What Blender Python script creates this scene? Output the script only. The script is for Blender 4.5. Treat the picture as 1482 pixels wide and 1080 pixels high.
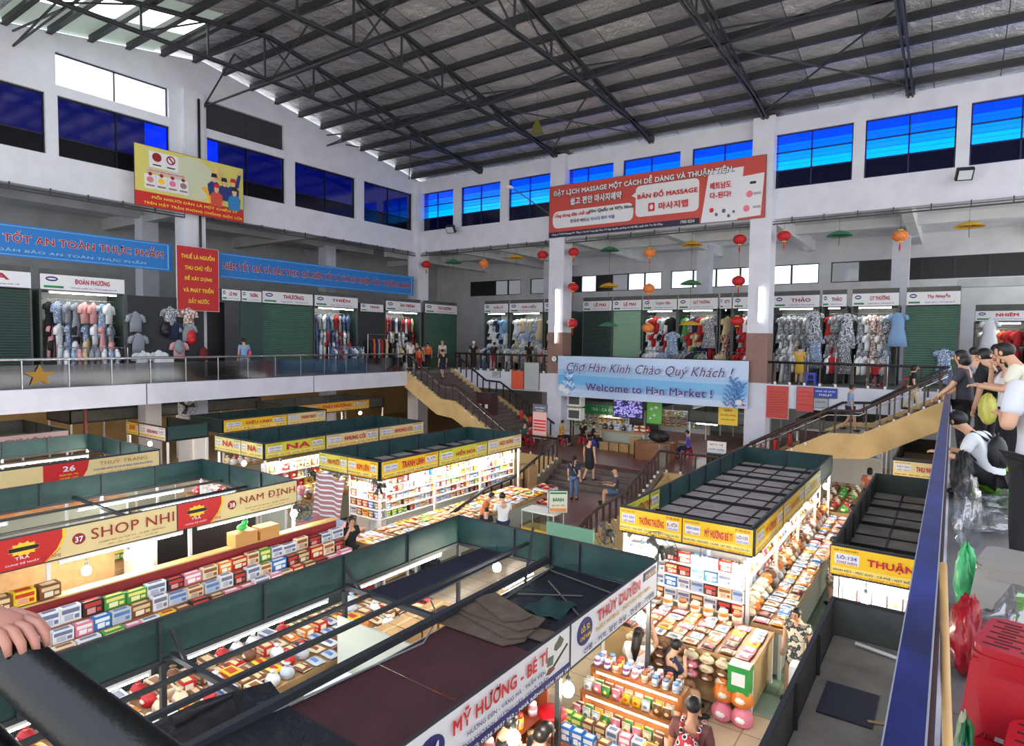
import bpy, bmesh, math, random
from mathutils import Vector, Matrix
random.seed(7)
for _o in list(bpy.data.objects): bpy.data.objects.remove(_o)
SC = bpy.context.scene; COL = SC.collection
R = math.radians; PI = math.pi
# ---------------------------------------------------------------- camera
_yaw, _pit, _rol = R(-34.99), R(3.01), R(0.70)
_f = Vector((math.sin(_yaw)*math.cos(_pit), math.cos(_yaw)*math.cos(_pit), -math.sin(_pit)))
_r = Vector((math.cos(_yaw), -math.sin(_yaw), 0)); _u = _r.cross(_f)
_r2 = math.cos(_rol)*_r + math.sin(_rol)*_u; _u2 = -math.sin(_rol)*_r + math.cos(_rol)*_u
cd = bpy.data.cameras.new('camera'); cam = bpy.data.objects.new('camera', cd); COL.objects.link(cam)
cam.matrix_world = Matrix(((_r2.x, _u2.x, -_f.x, 0), (_r2.y, _u2.y, -_f.y, 0), (_r2.z, _u2.z, -_f.z, 5.9), (0, 0, 0, 1)))
cd.sensor_width = 36; cd.lens = 36*911.5/1482; cd.clip_start = .05; cd.clip_end = 400
SC.camera = cam
# ---------------------------------------------------------------- world and exposure
W = bpy.data.worlds.new('sky'); SC.world = W; W.use_nodes = True
nt = W.node_tree; bg = nt.nodes['Background']
tc = nt.nodes.new('ShaderNodeTexCoord'); sx = nt.nodes.new('ShaderNodeSeparateXYZ'); rp = nt.nodes.new('ShaderNodeValToRGB')
nt.links.new(tc.outputs['Generated'], sx.inputs[0]); nt.links.new(sx.outputs['Z'], rp.inputs[0]); nt.links.new(rp.outputs[0], bg.inputs[0])
e = rp.color_ramp.elements
e[0].position = 0.0; e[0].color = (.9, .9, .88, 1); e[1].position = .02; e[1].color = (.95, .97, 1.0, 1)
_e = e.new(.5); _e.color = (.78, .86, 1.0, 1)
bg.inputs[1].default_value = 1.5
SC.view_settings.view_transform = 'Standard'; SC.view_settings.look = 'None'
SC.view_settings.exposure = 0.72; SC.view_settings.gamma = 1; SC.view_settings.use_curve_mapping = False
SC.cycles.max_bounces = 7; SC.cycles.transparent_max_bounces = 12; SC.cycles.sample_clamp_indirect = 6
try: SC.cycles.use_light_tree = True
except Exception: pass
# ---------------------------------------------------------------- materials
def lin(c):
    c /= 255
    return c/12.92 if c <= .04045 else ((c+.055)/1.055)**2.4
def rgb(t): return (lin(t[0]), lin(t[1]), lin(t[2]), 1)
_M = {}
def mat(name, c=(128, 128, 128), rough=.6, metal=0, emit=0, var=0, scale=6, bump=0, alpha=1, ec=None):
    if name in _M: return _M[name]
    m = bpy.data.materials.new(name); m.use_nodes = True; n = m.node_tree.nodes; l = m.node_tree.links
    b = n['Principled BSDF']; b.inputs['Base Color'].default_value = rgb(c); b.inputs['Roughness'].default_value = rough; b.inputs['Metallic'].default_value = metal
    if emit: b.inputs['Emission Color'].default_value = rgb(ec or c); b.inputs['Emission Strength'].default_value = emit
    if alpha < 1: b.inputs['Alpha'].default_value = alpha
    if var or bump:
        t = n.new('ShaderNodeTexCoord'); z = n.new('ShaderNodeTexNoise'); z.inputs['Scale'].default_value = scale; z.inputs['Detail'].default_value = 5
        l.new(t.outputs['Object'], z.inputs['Vector'])
        if var:
            r = n.new('ShaderNodeValToRGB'); el = r.color_ramp.elements; el[0].position = .3; el[1].position = .7
            a = rgb(c); el[0].color = tuple(max(0, q*(1-var)) for q in a[:3])+(1,); el[1].color = tuple(min(1, q*(1+var)) for q in a[:3])+(1,)
            l.new(z.outputs[0], r.inputs[0]); l.new(r.outputs[0], b.inputs['Base Color'])
        if bump:
            u = n.new('ShaderNodeBump'); u.inputs['Strength'].default_value = bump; u.inputs['Distance'].default_value = .05
            l.new(z.outputs[0], u.inputs['Height']); l.new(u.outputs[0], b.inputs['Normal'])
    _M[name] = m; return m
def film(name, c, gloss=.08):
    if name in _M: return _M[name]
    m = bpy.data.materials.new(name); m.use_nodes = True; n = m.node_tree.nodes; l = m.node_tree.links; n.clear()
    o = n.new('ShaderNodeOutputMaterial'); t = n.new('ShaderNodeBsdfTransparent'); g = n.new('ShaderNodeBsdfGlossy'); x = n.new('ShaderNodeMixShader')
    t.inputs[0].default_value = c+(1,); g.inputs[0].default_value = (1, 1, 1, 1); g.inputs['Roughness'].default_value = .08; x.inputs[0].default_value = gloss
    l.new(t.outputs[0], x.inputs[1]); l.new(g.outputs[0], x.inputs[2]); l.new(x.outputs[0], o.inputs[0]); _M[name] = m; return m
def tilemat(name, c1, c2, cm, sx_, sy_, rough=.35, mortar=.012):
    if name in _M: return _M[name]
    m = bpy.data.materials.new(name); m.use_nodes = True; n = m.node_tree.nodes; l = m.node_tree.links; b = n['Principled BSDF']; b.inputs['Roughness'].default_value = rough
    t = n.new('ShaderNodeTexCoord'); k = n.new('ShaderNodeTexBrick'); k.offset = 0; l.new(t.outputs['Object'], k.inputs['Vector'])
    k.inputs['Color1'].default_value = rgb(c1); k.inputs['Color2'].default_value = rgb(c2); k.inputs['Mortar'].default_value = rgb(cm)
    k.inputs['Scale'].default_value = 1; k.inputs['Brick Width'].default_value = sx_; k.inputs['Row Height'].default_value = sy_; k.inputs['Mortar Size'].default_value = mortar
    l.new(k.outputs[0], b.inputs['Base Color']); _M[name] = m; return m
def print_mat(name, c1, c2, c3, scale=9, kind='v', rough=.8):
    """printed cloth or wrapper: patches of three colours"""
    if name in _M: return _M[name]
    m = bpy.data.materials.new(name); m.use_nodes = True; n = m.node_tree.nodes; l = m.node_tree.links; b = n['Principled BSDF']; b.inputs['Roughness'].default_value = rough
    t = n.new('ShaderNodeTexCoord'); r = n.new('ShaderNodeValToRGB'); r.color_ramp.interpolation = 'CONSTANT'
    if kind == 'v': z = n.new('ShaderNodeTexVoronoi'); z.inputs['Scale'].default_value = scale; o = z.outputs['Distance']
    elif kind == 's': z = n.new('ShaderNodeTexWave'); z.bands_direction = 'Z'; z.inputs['Scale'].default_value = scale; o = z.outputs[0]
    else: z = n.new('ShaderNodeTexNoise'); z.inputs['Scale'].default_value = scale; z.inputs['Detail'].default_value = 3; o = z.outputs[0]
    l.new(t.outputs['Object'], z.inputs['Vector']); l.new(o, r.inputs[0]); el = r.color_ramp.elements
    p = (.34, .5) if kind == 'v' else ((.33, .66) if kind == 's' else (.46, .58))
    el[0].position = 0; el[0].color = rgb(c1); el[1].position = p[0]; el[1].color = rgb(c2); q = el.new(p[1]); q.color = rgb(c3)
    l.new(r.outputs[0], b.inputs['Base Color']); _M[name] = m; return m
WHITE = mat('white paint', (216, 217, 229), .7, var=.06, scale=1.5)
CONC = mat('grey plaster', (188, 190, 192), .85, var=.12, scale=1.2)
STEEL = mat('dark steel', (62, 64, 68), .5, .3)
PURL = mat('purlin steel', (50, 51, 54), .55, .2)
GREEN = mat('green sheet metal', (38, 72, 70), .55, .1, var=.25, scale=3)
GREY = mat('grey sheet metal', (84, 86, 84), .6, .1, var=.2, scale=3)
BLACK = mat('black', (24, 24, 26), .5)
WOOD = mat('dark brown wood', (62, 40, 32), .4, var=.2)
OCHRE = mat('ochre plaster', (205, 172, 118), .75, var=.12, scale=2)
CHROME = mat('brushed steel', (190, 192, 196), .25, .9)
PALE = mat('white enamel', (235, 235, 232), .4)
CARD = mat('cardboard', (176, 140, 96), .8, var=.15)
YEL = mat('yellow sign', (240, 196, 30), .5); RED = mat('red', (200, 34, 36), .5); NAVY = mat('navy', (28, 36, 110), .5)
SIGNW = mat('sign white', (228, 228, 234), .5); CREAM = mat('cream sign', (226, 206, 150), .5); GOLD = mat('gold paint', (244, 206, 60), .5)
GLOW = mat('glowing tube', (255, 255, 250), .4, emit=32); BULB = mat('glowing bulb', (255, 244, 224), .4, emit=190)
# ---------------------------------------------------------------- mesh builder
def frame(d):
    d = d.normalized(); a = Vector((0, 0, 1)) if abs(d.z) < .95 else Vector((1, 0, 0))
    x = a.cross(d).normalized(); return x, d.cross(x)
class MB:
    def __init__(s): s.v = []; s.f = []; s.m = []
    def add(s, vs, fs, m=0):
        o = len(s.v); s.v += [tuple(v) for v in vs]; s.f += [tuple(i+o for i in f) for f in fs]; s.m += [m]*len(fs); return s
    def box(s, x0, x1, y0, y1, z0, z1, m=0, mx=None):
        vs = [Vector((x, y, z)) for z in (z0, z1) for y in (y0, y1) for x in (x0, x1)]
        if mx is not None: vs = [mx @ v for v in vs]
        return s.add(vs, [(0, 2, 3, 1), (4, 5, 7, 6), (0, 1, 5, 4), (2, 6, 7, 3), (0, 4, 6, 2), (1, 3, 7, 5)], m)
    def cbox(s, c, d, m=0, rz=0, rx=0, ry=0):
        mx = Matrix.Translation(c) @ Matrix.Rotation(rz, 4, 'Z') @ Matrix.Rotation(ry, 4, 'Y') @ Matrix.Rotation(rx, 4, 'X')
        return s.box(-d[0]/2, d[0]/2, -d[1]/2, d[1]/2, -d[2]/2, d[2]/2, m, mx)
    def bar(s, a, b, w, h, m=0):
        a = Vector(a); b = Vector(b); x, y = frame(b-a); vs = []
        for p in (a, b): vs += [p-x*w/2-y*h/2, p+x*w/2-y*h/2, p+x*w/2+y*h/2, p-x*w/2+y*h/2]
        return s.add(vs, [(3, 2, 1, 0), (4, 5, 6, 7)]+[(i, (i+1) % 4, 4+(i+1) % 4, 4+i) for i in range(4)], m)
    def tube(s, pts, r, n=8, m=0, caps=True):
        P = [Vector(p) for p in pts]; rr = r if isinstance(r, (list, tuple)) else [r]*len(P); vs = []; x0 = None
        for i, p in enumerate(P):
            d = (P[min(i+1, len(P)-1)]-P[max(i-1, 0)])
            if d.length < 1e-9: d = Vector((0, 0, 1))
            d.normalize()
            if x0 is None: x, y = frame(d)
            else:
                x = (x0-d*x0.dot(d))
                if x.length < 1e-4: x, y = frame(d)
                x.normalize(); y = d.cross(x)
            x0 = x
            vs += [p+(x*math.cos(2*PI*k/n)+y*math.sin(2*PI*k/n))*rr[i] for k in range(n)]
        fs = [(i*n+k, i*n+(k+1) % n, (i+1)*n+(k+1) % n, (i+1)*n+k) for i in range(len(P)-1) for k in range(n)]
        if caps: fs += [tuple(range(n))[::-1], tuple((len(P)-1)*n+k for k in range(n))]
        return s.add(vs, fs, m)
    def lathe(s, prof, n=12, c=(0, 0, 0), m=0, sx=1, sy=1):
        vs = [(c[0]+sx*r*math.cos(2*PI*k/n), c[1]+sy*r*math.sin(2*PI*k/n), c[2]+z) for r, z in prof for k in range(n)]
        fs = [(i*n+k, i*n+(k+1) % n, (i+1)*n+(k+1) % n, (i+1)*n+k) for i in range(len(prof)-1) for k in range(n)]
        fs += [tuple(range(n))[::-1], tuple((len(prof)-1)*n+k for k in range(n))]
        return s.add(vs, fs, m)
    def ell(s, c, r, m=0, n=10, k=6):
        pr = [(max(.02, math.sin(PI*i/k)), -math.cos(PI*i/k)) for i in range(k+1)]
        o = len(s.v); s.lathe(pr, n, (0, 0, 0), m)
        for i in range(o, len(s.v)): v = s.v[i]; s.v[i] = (c[0]+v[0]*r[0], c[1]+v[1]*r[1], c[2]+v[2]*r[2])
        return s
    def prism(s, pts, a, b, m=0):
        """pts: 3-D outline of one face, swept from a to b (vectors)"""
        n = len(pts); a = Vector(a); b = Vector(b); vs = [Vector(p)+a for p in pts]+[Vector(p)+b for p in pts]
        return s.add(vs, [tuple(range(n))[::-1], tuple(range(n, 2*n))]+[(i, (i+1) % n, n+(i+1) % n, n+i) for i in range(n)], m)
    def grid(s, nx, ny, fn, m=0, thick=0):
        vs = [fn(i/nx, j/ny) for j in range(ny+1) for i in range(nx+1)]
        fs = [(j*(nx+1)+i, j*(nx+1)+i+1, (j+1)*(nx+1)+i+1, (j+1)*(nx+1)+i) for j in range(ny) for i in range(nx)]
        return s.add(vs, fs, m)
    def mesh(s, name, mats, smooth=False):
        me = bpy.data.meshes.new(name); me.from_pydata(s.v, [], s.f)
        for q in (mats if isinstance(mats, (list, tuple)) else [mats]): me.materials.append(q)
        me.polygons.foreach_set('material_index', s.m)
        if smooth: me.polygons.foreach_set('use_smooth', [True]*len(s.f))
        me.update(); return me
    def build(s, name, mats, parent=None, smooth=False):
        return link(name, s.mesh(name, mats, smooth), parent)
def link(name, me, parent=None, loc=None, rz=0):
    o = bpy.data.objects.new(name, me); COL.objects.link(o)
    if parent: o.parent = parent
    if loc is not None: o.location = loc
    if rz: o.rotation_euler.z = rz
    return o
def tag(o, label, cat, group=None, kind=None):
    o['label'] = label; o['category'] = cat
    if group: o['group'] = group
    if kind: o['kind'] = kind
    return o
def thing(name, label, cat, loc=(0, 0, 0), rz=0, group=None, kind=None):
    o = bpy.data.objects.new(name, None); COL.objects.link(o); o.location = loc; o.rotation_euler.z = rz; o.empty_display_size = .1
    return tag(o, label, cat, group, kind)
def struct(o, label=None):
    o['kind'] = 'structure'
    if label: o['label'] = label
    return o
def kids(o): return [c for c in KID.get(o.name, o.children)]
KID = {}
def dup(root, loc, rz=None, label=None, group=None, scale=None):
    r = root.copy(); COL.objects.link(r); r.location = loc
    if rz is not None: r.rotation_euler.z = rz
    if label: r['label'] = label
    if group: r['group'] = group
    if scale: r.scale = (scale,)*3
    for ch in root.children:
        c = ch.copy(); COL.objects.link(c); c.parent = r
        for g in ch.children:
            d = g.copy(); COL.objects.link(d); d.parent = c
    return r
# ---------------------------------------------------------------- lettering (filled in at the end of the script)
TEXTS = []
def text(s, w, h, m, mx, parent, bold=.012, name='lettering', italic=0):
    """lettering of size w x h centred on matrix mx (x along the line, y up, z out of the board)"""
    TEXTS.append((s, w, h, m, mx, parent, bold*1.5 if .01 <= bold < .03 else bold, name, italic))
def facing(p, u, up=(0, 0, 1)):
    u = Vector(u).normalized(); up = Vector(up); n = u.cross(up).normalized()
    return Matrix(((u.x, up.x, n.x, p[0]), (u.y, up.y, n.y, p[1]), (u.z, up.z, n.z, p[2]), (0, 0, 0, 1)))
def ellipse2(cx, cy, rx, ry, n=20): return [(cx+rx*math.cos(2*PI*k/n), cy+ry*math.sin(2*PI*k/n)) for k in range(n)]
def sign(name, label, p, u, w, h, base, items=(), shapes=(), group=None, cat='sign', edge=STEEL, t=.03, tilt=0, up=(0, 0, 1)):
    """a board with its lower left corner at p; shapes: (material, outline in fractions); items: (text, cx, cy, w, h, material[, bold[, slant]])"""
    mx = facing(p, u, up) @ Matrix.Translation((0, 0, .012))
    o = thing(name, label, cat, group=group); o.matrix_world = mx
    b = MB(); b.box(0, w, 0, h, -t, 0, 0); b.box(-.012, 0, -.012, h+.012, -t, .006, 1); b.box(w, w+.012, -.012, h+.012, -t, .006, 1); b.box(0, w, -.012, 0, -t, .006, 1); b.box(0, w, h, h+.012, -t, .006, 1)
    bd = b.build('board', [base, edge], o)
    z = .004
    for sh in shapes:
        m, pts = sh[0], sh[1]; nm = sh[2] if len(sh) > 2 else 'printed_shape'
        q = MB(); q.prism([(x*w, y*h, 0) for x, y in pts], (0, 0, .001), (0, 0, z)); q.build(nm, m, bd); z += .0015
    for it in items:
        s, cx, cy, tw, th, m = it[:6]
        z += .002
        text(s, tw*w, th*h, m, Matrix.Translation((cx*w, cy*h, z+.002)), bd, it[6] if len(it) > 6 else .012, 'lettering', it[7] if len(it) > 7 else 0)
    return o
def rect(x0, y0, x1, y1): return [(x0, y0), (x1, y0), (x1, y1), (x0, y1)]
def rrect(x0, y0, x1, y1, rx, ry):
    pts = []
    for cx, cy, a in ((x1-rx, y0+ry, -90), (x1-rx, y1-ry, 0), (x0+rx, y1-ry, 90), (x0+rx, y0+ry, 180)):
        pts += [(cx+rx*math.cos(R(a+q)), cy+ry*math.sin(R(a+q))) for q in (0, 30, 60, 90)]
    return pts
# ================================================================ STRUCTURE
XW, YW = -26.0, 27.4
def sbox(name, m, *bs, label=None):
    q = MB()
    for b_ in bs: q.box(*b_)
    return struct(q.build(name, m), label)
FLOORM = tilemat('beige floor tiles', (196, 176, 150), (188, 168, 142), (140, 124, 104), .6, .6)
AISLE = tilemat('small green floor tiles', (120, 140, 118), (108, 130, 110), (78, 96, 82), .2, .2, .4, .01)
REDT = tilemat('dark red floor tiles', (120, 78, 72), (112, 72, 68), (92, 60, 56), .4, .4, .3, .008)
UPF = tilemat('grey floor tiles', (128, 124, 122), (118, 114, 112), (96, 92, 90), .5, .5, .3, .008)
sbox('floor', FLOORM, (-36, 6, -2, 42, -.2, 0), label='beige tiled ground floor of the market hall')
sbox('floor_aisle', AISLE, (-2.62, -1.52, 10.9, 24, 0, .012), (-7.2, -5.4, 9.2, 14, 0, .012), label='green tiled aisle between the food counters')
sbox('trim_1', mat('pale green step', (150, 178, 160), .5), (-2.62, -1.45, 10.25, 10.9, 0, .02), label='pale green strip across the aisle')
sbox('floor_gallery_left', UPF, (-36, -23.1, -2, 40, 3.6, 4.2), label='upper gallery floor on the left')
sbox('floor_gallery_far', UPF, (-23.1, 8, 27.25, 40, 3.6, 4.2), label='upper gallery floor at the far end')
sbox('floor_gallery_right', UPF, (.02, 8, -2, 27.25, 3.6, 4.2), label='upper gallery floor on the right')
sbox('trim_2', WHITE, (-23.1, -22.95, -2, 23.4, 3.5, 4.22), label='white edge board of the left balcony')
sbox('trim_3', WHITE, (-23.1, 0, 27.1, 27.25, 3.28, 4.22), label='white edge board of the far balcony')
sbox('trim_4', WHITE, (-.1, .02, -2, 23.4, 3.5, 4.22), label='white edge board of the right balcony')
q = MB()
for k in range(3): q.box(-22.949, -22.945, 3.6+7*k, 3.63+7*k, 3.5, 4.22)
struct(q.build('trim_5', STEEL), 'dark joints in the white edge board of the left balcony')
# outer walls
sbox('wall_left_ground', OCHRE, (-36.2, -36, -2, 42, 0, 3.6)); sbox('wall_far_ground', CONC, (-36, 8, 42, 42.2, 0, 3.6))
q = MB()
for y0, y1, z0, z1 in ((-2, 40, 4.2, 9.0), (-2, 40, 10.2, 11.6)): q.box(-34.2, -34, y0, y1, z0, z1)
q.box(-34.2, -34, -2, 40, 9.0, 10.2)
struct(q.build('wall_left_gallery', CONC))
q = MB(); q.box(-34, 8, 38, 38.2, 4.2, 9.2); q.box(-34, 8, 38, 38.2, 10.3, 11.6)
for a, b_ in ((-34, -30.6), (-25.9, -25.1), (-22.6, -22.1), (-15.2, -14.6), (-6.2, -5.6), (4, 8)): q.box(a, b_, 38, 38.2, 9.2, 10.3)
struct(q.build('wall_far_gallery', mat('brightened plaster', (228, 229, 232), .85, var=.08, scale=1.2)))  # lighter copy of the grey plaster, painting in the far gallery's stronger light
wn = 0
DARKW = mat('dark shut louvre', (44, 44, 46), .5); CLEAR = film('frosted daylight pane', (.92, .95, 1.0), .03); HAZY = film('dusty pane', (.32, .32, .33), .05)
for x0, x1, kinds_ in ((-30.6, -25.9, 'DDHH'), (-25.1, -22.6, 'HD'), (-22.1, -15.2, 'DCDHCC'), (-14.6, -6.2, 'CCCCCC'), (-5.6, 4, 'HDDDDDD')):
    n_ = len(kinds_)
    for i, kd in enumerate(kinds_):
        a = x0+(x1-x0)*i/n_; b_ = x0+(x1-x0)*(i+1)/n_; wn += 1
        o = thing('window_%d' % wn, 'high narrow window of the far gallery wall', 'window', kind='structure')
        f = MB(); f.box(a, b_, 38.02, 38.1, 9.2, 9.25); f.box(a, b_, 38.02, 38.1, 10.25, 10.3); f.box(a, a+.05, 38.02, 38.1, 9.25, 10.25); f.box(b_-.05, b_, 38.02, 38.1, 9.25, 10.25)
        f.build('frame', STEEL, o)
        p = MB(); p.box(a+.05, b_-.05, 38.05, 38.07, 9.25, 10.25); p.build('pane', {'D': DARKW, 'H': HAZY, 'C': CLEAR}[kd], o)
# upper walls: piers, beam and clerestory windows
FILM1 = film('deep blue daylight toned film', (.0, .20, .80), .06); FILM2 = film('blue daylight toned film', (.0, .32, .95), .06); FILM3 = film('cyan daylight toned film', (.0, .56, .98), .06); FILM2B = film('bright blue daylight toned film', (.0, .44, .97), .06)  # tints step from deep blue to cyan, painting in the sky's brightness
NAVYP = mat('navy shut pane', (8, 12, 46), .15); DNAVY = film('dark navy daylight toned film', (.0, .03, .22), .10)  # left film darkened to stand in for the dark view outside
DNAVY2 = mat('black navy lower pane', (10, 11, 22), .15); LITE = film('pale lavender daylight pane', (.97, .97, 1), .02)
FW = [(-25.85, -23.35), (-22.8, -20.09), (-19.55, -16.95), (-16.27, -13.48), (-12.99, -10.23), (-9.7, -6.92), (-6.36, -3.45), (-3.05, -.22), (.18, 3.0)]
q = MB(); q.box(XW-.3, 3.4, YW, YW+.3, 10.95, 12.17); q.box(XW-.3, 3.4, YW, YW+.3, 14.33, 15.05)
xs = [XW-.3]+[v for w_ in FW for v in w_]+[3.4]
for i in range(0, len(xs), 2): q.box(xs[i], xs[i+1], YW, YW+.3, 12.17, 14.33)
struct(q.build('wall_far', WHITE), 'white clerestory wall and beam at the far end')
LW = [(1.0, 4.7), (5.2, 8.87), (9.24, 13.1), (14.62, 18.41), (18.94, 22.66), (23.23, 26.9)]
q = MB(); q.box(XW-.3, XW, -2, YW, 10.95, 12.15)
ys = [-2]+[v for w_ in LW for v in w_]+[YW]
for i in range(0, len(ys), 2): q.box(XW-.3, XW, ys[i], ys[i+1], 12.15, 14.25)
q.box(XW-.3, XW, -2, 9.2, 14.25, 15.9); q.box(XW-.3, XW, 9.2, 13.07, 14.25, 14.6); q.box(XW-.3, XW, 13.07, 14.6, 14.25, 15.9); q.box(XW-.3, XW, 14.6, 18.35, 14.25, 14.6); q.box(XW-.3, XW, 18.35, YW, 14.25, 15.0)
for a, b_ in ((9.2, 13.07), (14.6, 18.35)): q.box(XW-.3, XW, a, b_, 15.75, 15.9)
zr = lambda y: 17.28-.168*abs(y-14.5)
pts = [(0, -2, 15.9), (0, -2, 15.9)]
gp = [(XW, 5.5, 15.9), (XW, 18.35, 15.9), (XW, 18.35, 15.0), (XW, YW, 15.0), (XW, YW, zr(YW)), (XW, 14.5, 17.28), (XW, 6.3, 15.9)]
q.prism([(XW, 18.35, 15.0), (XW, YW, 15.0), (XW, YW, zr(YW)), (XW, 18.35, zr(18.35))], (-.3, 0, 0), (0, 0, 0))
q.prism([(XW, 6.3, 15.9), (XW, 18.35, 15.9), (XW, 18.35, zr(18.35)), (XW, 14.5, 17.28)], (-.3, 0, 0), (0, 0, 0))
struct(q.build('wall_left', WHITE), 'white gable wall and beam on the left')
for i, (a, b_) in enumerate(FW):
    wn += 1; o = thing('window_%d' % wn, 'blue filmed clerestory window of the far wall, dark below', 'window', kind='structure')
    f = MB(); c_ = (a+b_)/2
    for z in (12.17, 12.86, 13.58, 14.28): f.box(a, b_, YW+.1, YW+.16, z, z+.05)
    for x in (a, c_-.03, b_-.05): f.box(x, x+.05, YW+.1, YW+.16, 12.22, 14.28)
    for k in range(1, 4): f.box(a, b_, YW+.12, YW+.13, 12.91+.18*k, 12.92+.18*k); f.box(a, b_, YW+.12, YW+.13, 13.63+.17*k, 13.64+.17*k)
    f.build('frame', mat('navy window frame', (20, 30, 84), .4), o)
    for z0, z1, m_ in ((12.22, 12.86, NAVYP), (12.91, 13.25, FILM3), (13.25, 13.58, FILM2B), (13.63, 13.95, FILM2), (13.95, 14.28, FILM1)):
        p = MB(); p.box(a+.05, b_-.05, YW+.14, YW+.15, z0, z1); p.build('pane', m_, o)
for i, (a, b_) in enumerate(LW):
    wn += 1; o = thing('window_%d' % wn, 'navy filmed window of the left wall, darkened like the view outside', 'window', kind='structure')
    f = MB(); c_ = (a+b_)/2
    for z in (12.15, 12.8, 14.2): f.box(XW-.2, XW-.12, a, b_, z, z+.05)
    for y in (a, c_-.02, b_-.05): f.box(XW-.2, XW-.12, y, y+.04, 12.2, 14.2)
    f.build('frame', mat('near black frame', (14, 16, 26), .4), o)
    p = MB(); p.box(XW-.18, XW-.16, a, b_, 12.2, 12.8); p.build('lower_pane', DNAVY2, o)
    e0 = {2: (12.2, 13.1), 3: (14.62, 15.2)}.get(i)
    d0, d1 = (a, b_) if not e0 else ((a, e0[0]) if i == 2 else (e0[1], b_))
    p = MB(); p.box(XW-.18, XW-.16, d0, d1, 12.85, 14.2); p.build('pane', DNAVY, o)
    if e0: p = MB(); p.box(XW-.18, XW-.17, e0[0], e0[1], 12.85, 14.2); p.build('pane', film('bright blue edge film', (.0, .12, .7), .05), o)
for a, b_, m_, lb in ((9.2, 13.07, LITE, 'bright white transom window above the fire safety poster'), (14.6, 18.35, mat('grey shut transom', (58, 60, 64), .3), 'grey shut transom window high on the left wall')):
    wn += 1; o = thing('window_%d' % wn, lb, 'window', kind='structure')
    f = MB(); c_ = (a+b_)/2
    for y in (a, c_-.02, b_-.04): f.box(XW-.2, XW-.14, y, y+.04, 14.6, 15.75)
    f.box(XW-.2, XW-.14, a, b_, 15.7, 15.75); f.box(XW-.2, XW-.14, a, b_, 14.6, 14.64); f.build('frame', STEEL, o)
    p = MB(); p.box(XW-.18, XW-.16, a, b_, 14.64, 15.7); p.build('pane', m_, o)
# pillars
BROWNP = mat('brown painted dado', (140, 108, 100), .6, var=.1)
for nm, x, y, z0, z1 in (('corner', XW-.1, YW+.1, 0, 15), ('left', XW-.25, 14.0, 0, 15.9), ('left', XW-.25, .3, 0, 15), ('far', -16.35, YW+.12, 0, 15.05), ('far', -6.65, YW+.12, 0, 15.05), ('far', 3.15, YW+.12, 0, 15.05)):
    q = MB(); q.box(x-.42, x+.42, y-.42-.02*(nm == 'far'), y+.42, z0, z1, 0)
    if nm == 'far': q.box(x-.43, x+.43, y-.45, y+.43, 4.25, 6.3, 1)
    struct(q.build('pillar', [WHITE, BROWNP]), 'white square pillar')
for x in (-21.5, -11.5, -2.2): struct(MB().box(x-.35, x+.35, 35-.35, 35.35, 0, 11.2).build('pillar', WHITE), 'white pillar under the far gallery')
for x, y in ((-30, 14), (-30, 24), (-30, 4)): struct(MB().box(x-.35, x+.35, y-.35, y+.35, 0, 11.2).build('pillar', WHITE), 'white pillar under the left gallery')
# gallery ceilings with beams
q = MB(); q.box(-34, 8, YW+.3, 38.2, 11.5, 11.7)
for x in (-29, -24, -21.3, -16.4, -11.5, -6.6, -1.7, 3.2): q.box(x-.2, x+.2, YW+.3, 38, 10.95, 11.5)
q.box(-34, 8, 32.6, 33, 11.1, 11.5); struct(q.build('ceiling_far', mat('brightened plaster')))
q = MB(); q.box(-34.2, XW-.3, -2, YW+.3, 11.5, 11.7)
for y in (.3, 7.2, 14, 20.7): q.box(-34, XW-.3, y-.2, y+.2, 10.95, 11.5)
q.box(-30.2, -29.8, -2, YW, 11.1, 11.5); struct(q.build('ceiling_left', CONC))
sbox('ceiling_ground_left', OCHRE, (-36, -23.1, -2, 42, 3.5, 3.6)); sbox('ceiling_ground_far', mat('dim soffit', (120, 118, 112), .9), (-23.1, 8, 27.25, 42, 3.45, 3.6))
q = MB(); q.box(-26.6, 8, 23.9, 24, 0, .01)
# roof
def foil():
    m = bpy.data.materials.new('silver roof foil'); m.use_nodes = True; n = m.node_tree.nodes; l = m.node_tree.links; b = n['Principled BSDF']
    t = n.new('ShaderNodeTexCoord'); k = n.new('ShaderNodeTexBrick'); k.inputs['Scale'].default_value = 1; k.inputs['Brick Width'].default_value = 1.9; k.inputs['Row Height'].default_value = 40; k.inputs['Mortar Size'].default_value = .015
    k.inputs['Color1'].default_value = (.84, .84, .87, 1); k.inputs['Color2'].default_value = (.5, .5, .54, 1); k.inputs['Mortar'].default_value = (.18, .18, .19, 1)
    z = n.new('ShaderNodeTexNoise'); z.inputs['Scale'].default_value = 1.1; z.inputs['Detail'].default_value = 8; z.inputs['Roughness'].default_value = .62; u = n.new('ShaderNodeBump'); u.inputs['Strength'].default_value = .9; u.inputs['Distance'].default_value = .3
    l.new(t.outputs['Object'], k.inputs['Vector']); l.new(t.outputs['Object'], z.inputs['Vector']); l.new(z.outputs[0], u.inputs['Height']); l.new(u.outputs[0], b.inputs['Normal'])
    l.new(k.outputs[0], b.inputs['Base Color']); b.inputs['Metallic'].default_value = .65; b.inputs['Roughness'].default_value = .27; return m
FOIL = foil(); zf = lambda y: zr(y)+.12
SKY0 = [(-25.6, -24.3), (-23.9, -22.6), (-22.2, -21.2)]
def roof_piece(name, m, x0, x1, y0, y1, lb):
    q = MB(); q.prism([(x0, y0, zf(y0)), (x0, y1, zf(y1)), (x0, y1, zf(y1)+.04), (x0, y0, zf(y0)+.04)], (0, 0, 0), (x1-x0, 0, 0))
    return struct(q.build(name, m), lb)
roof_piece('ceiling_roof_far', FOIL, -26.3, 9, 14.5, 29.0, 'silver foil lined roof slope above the far side')
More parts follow.
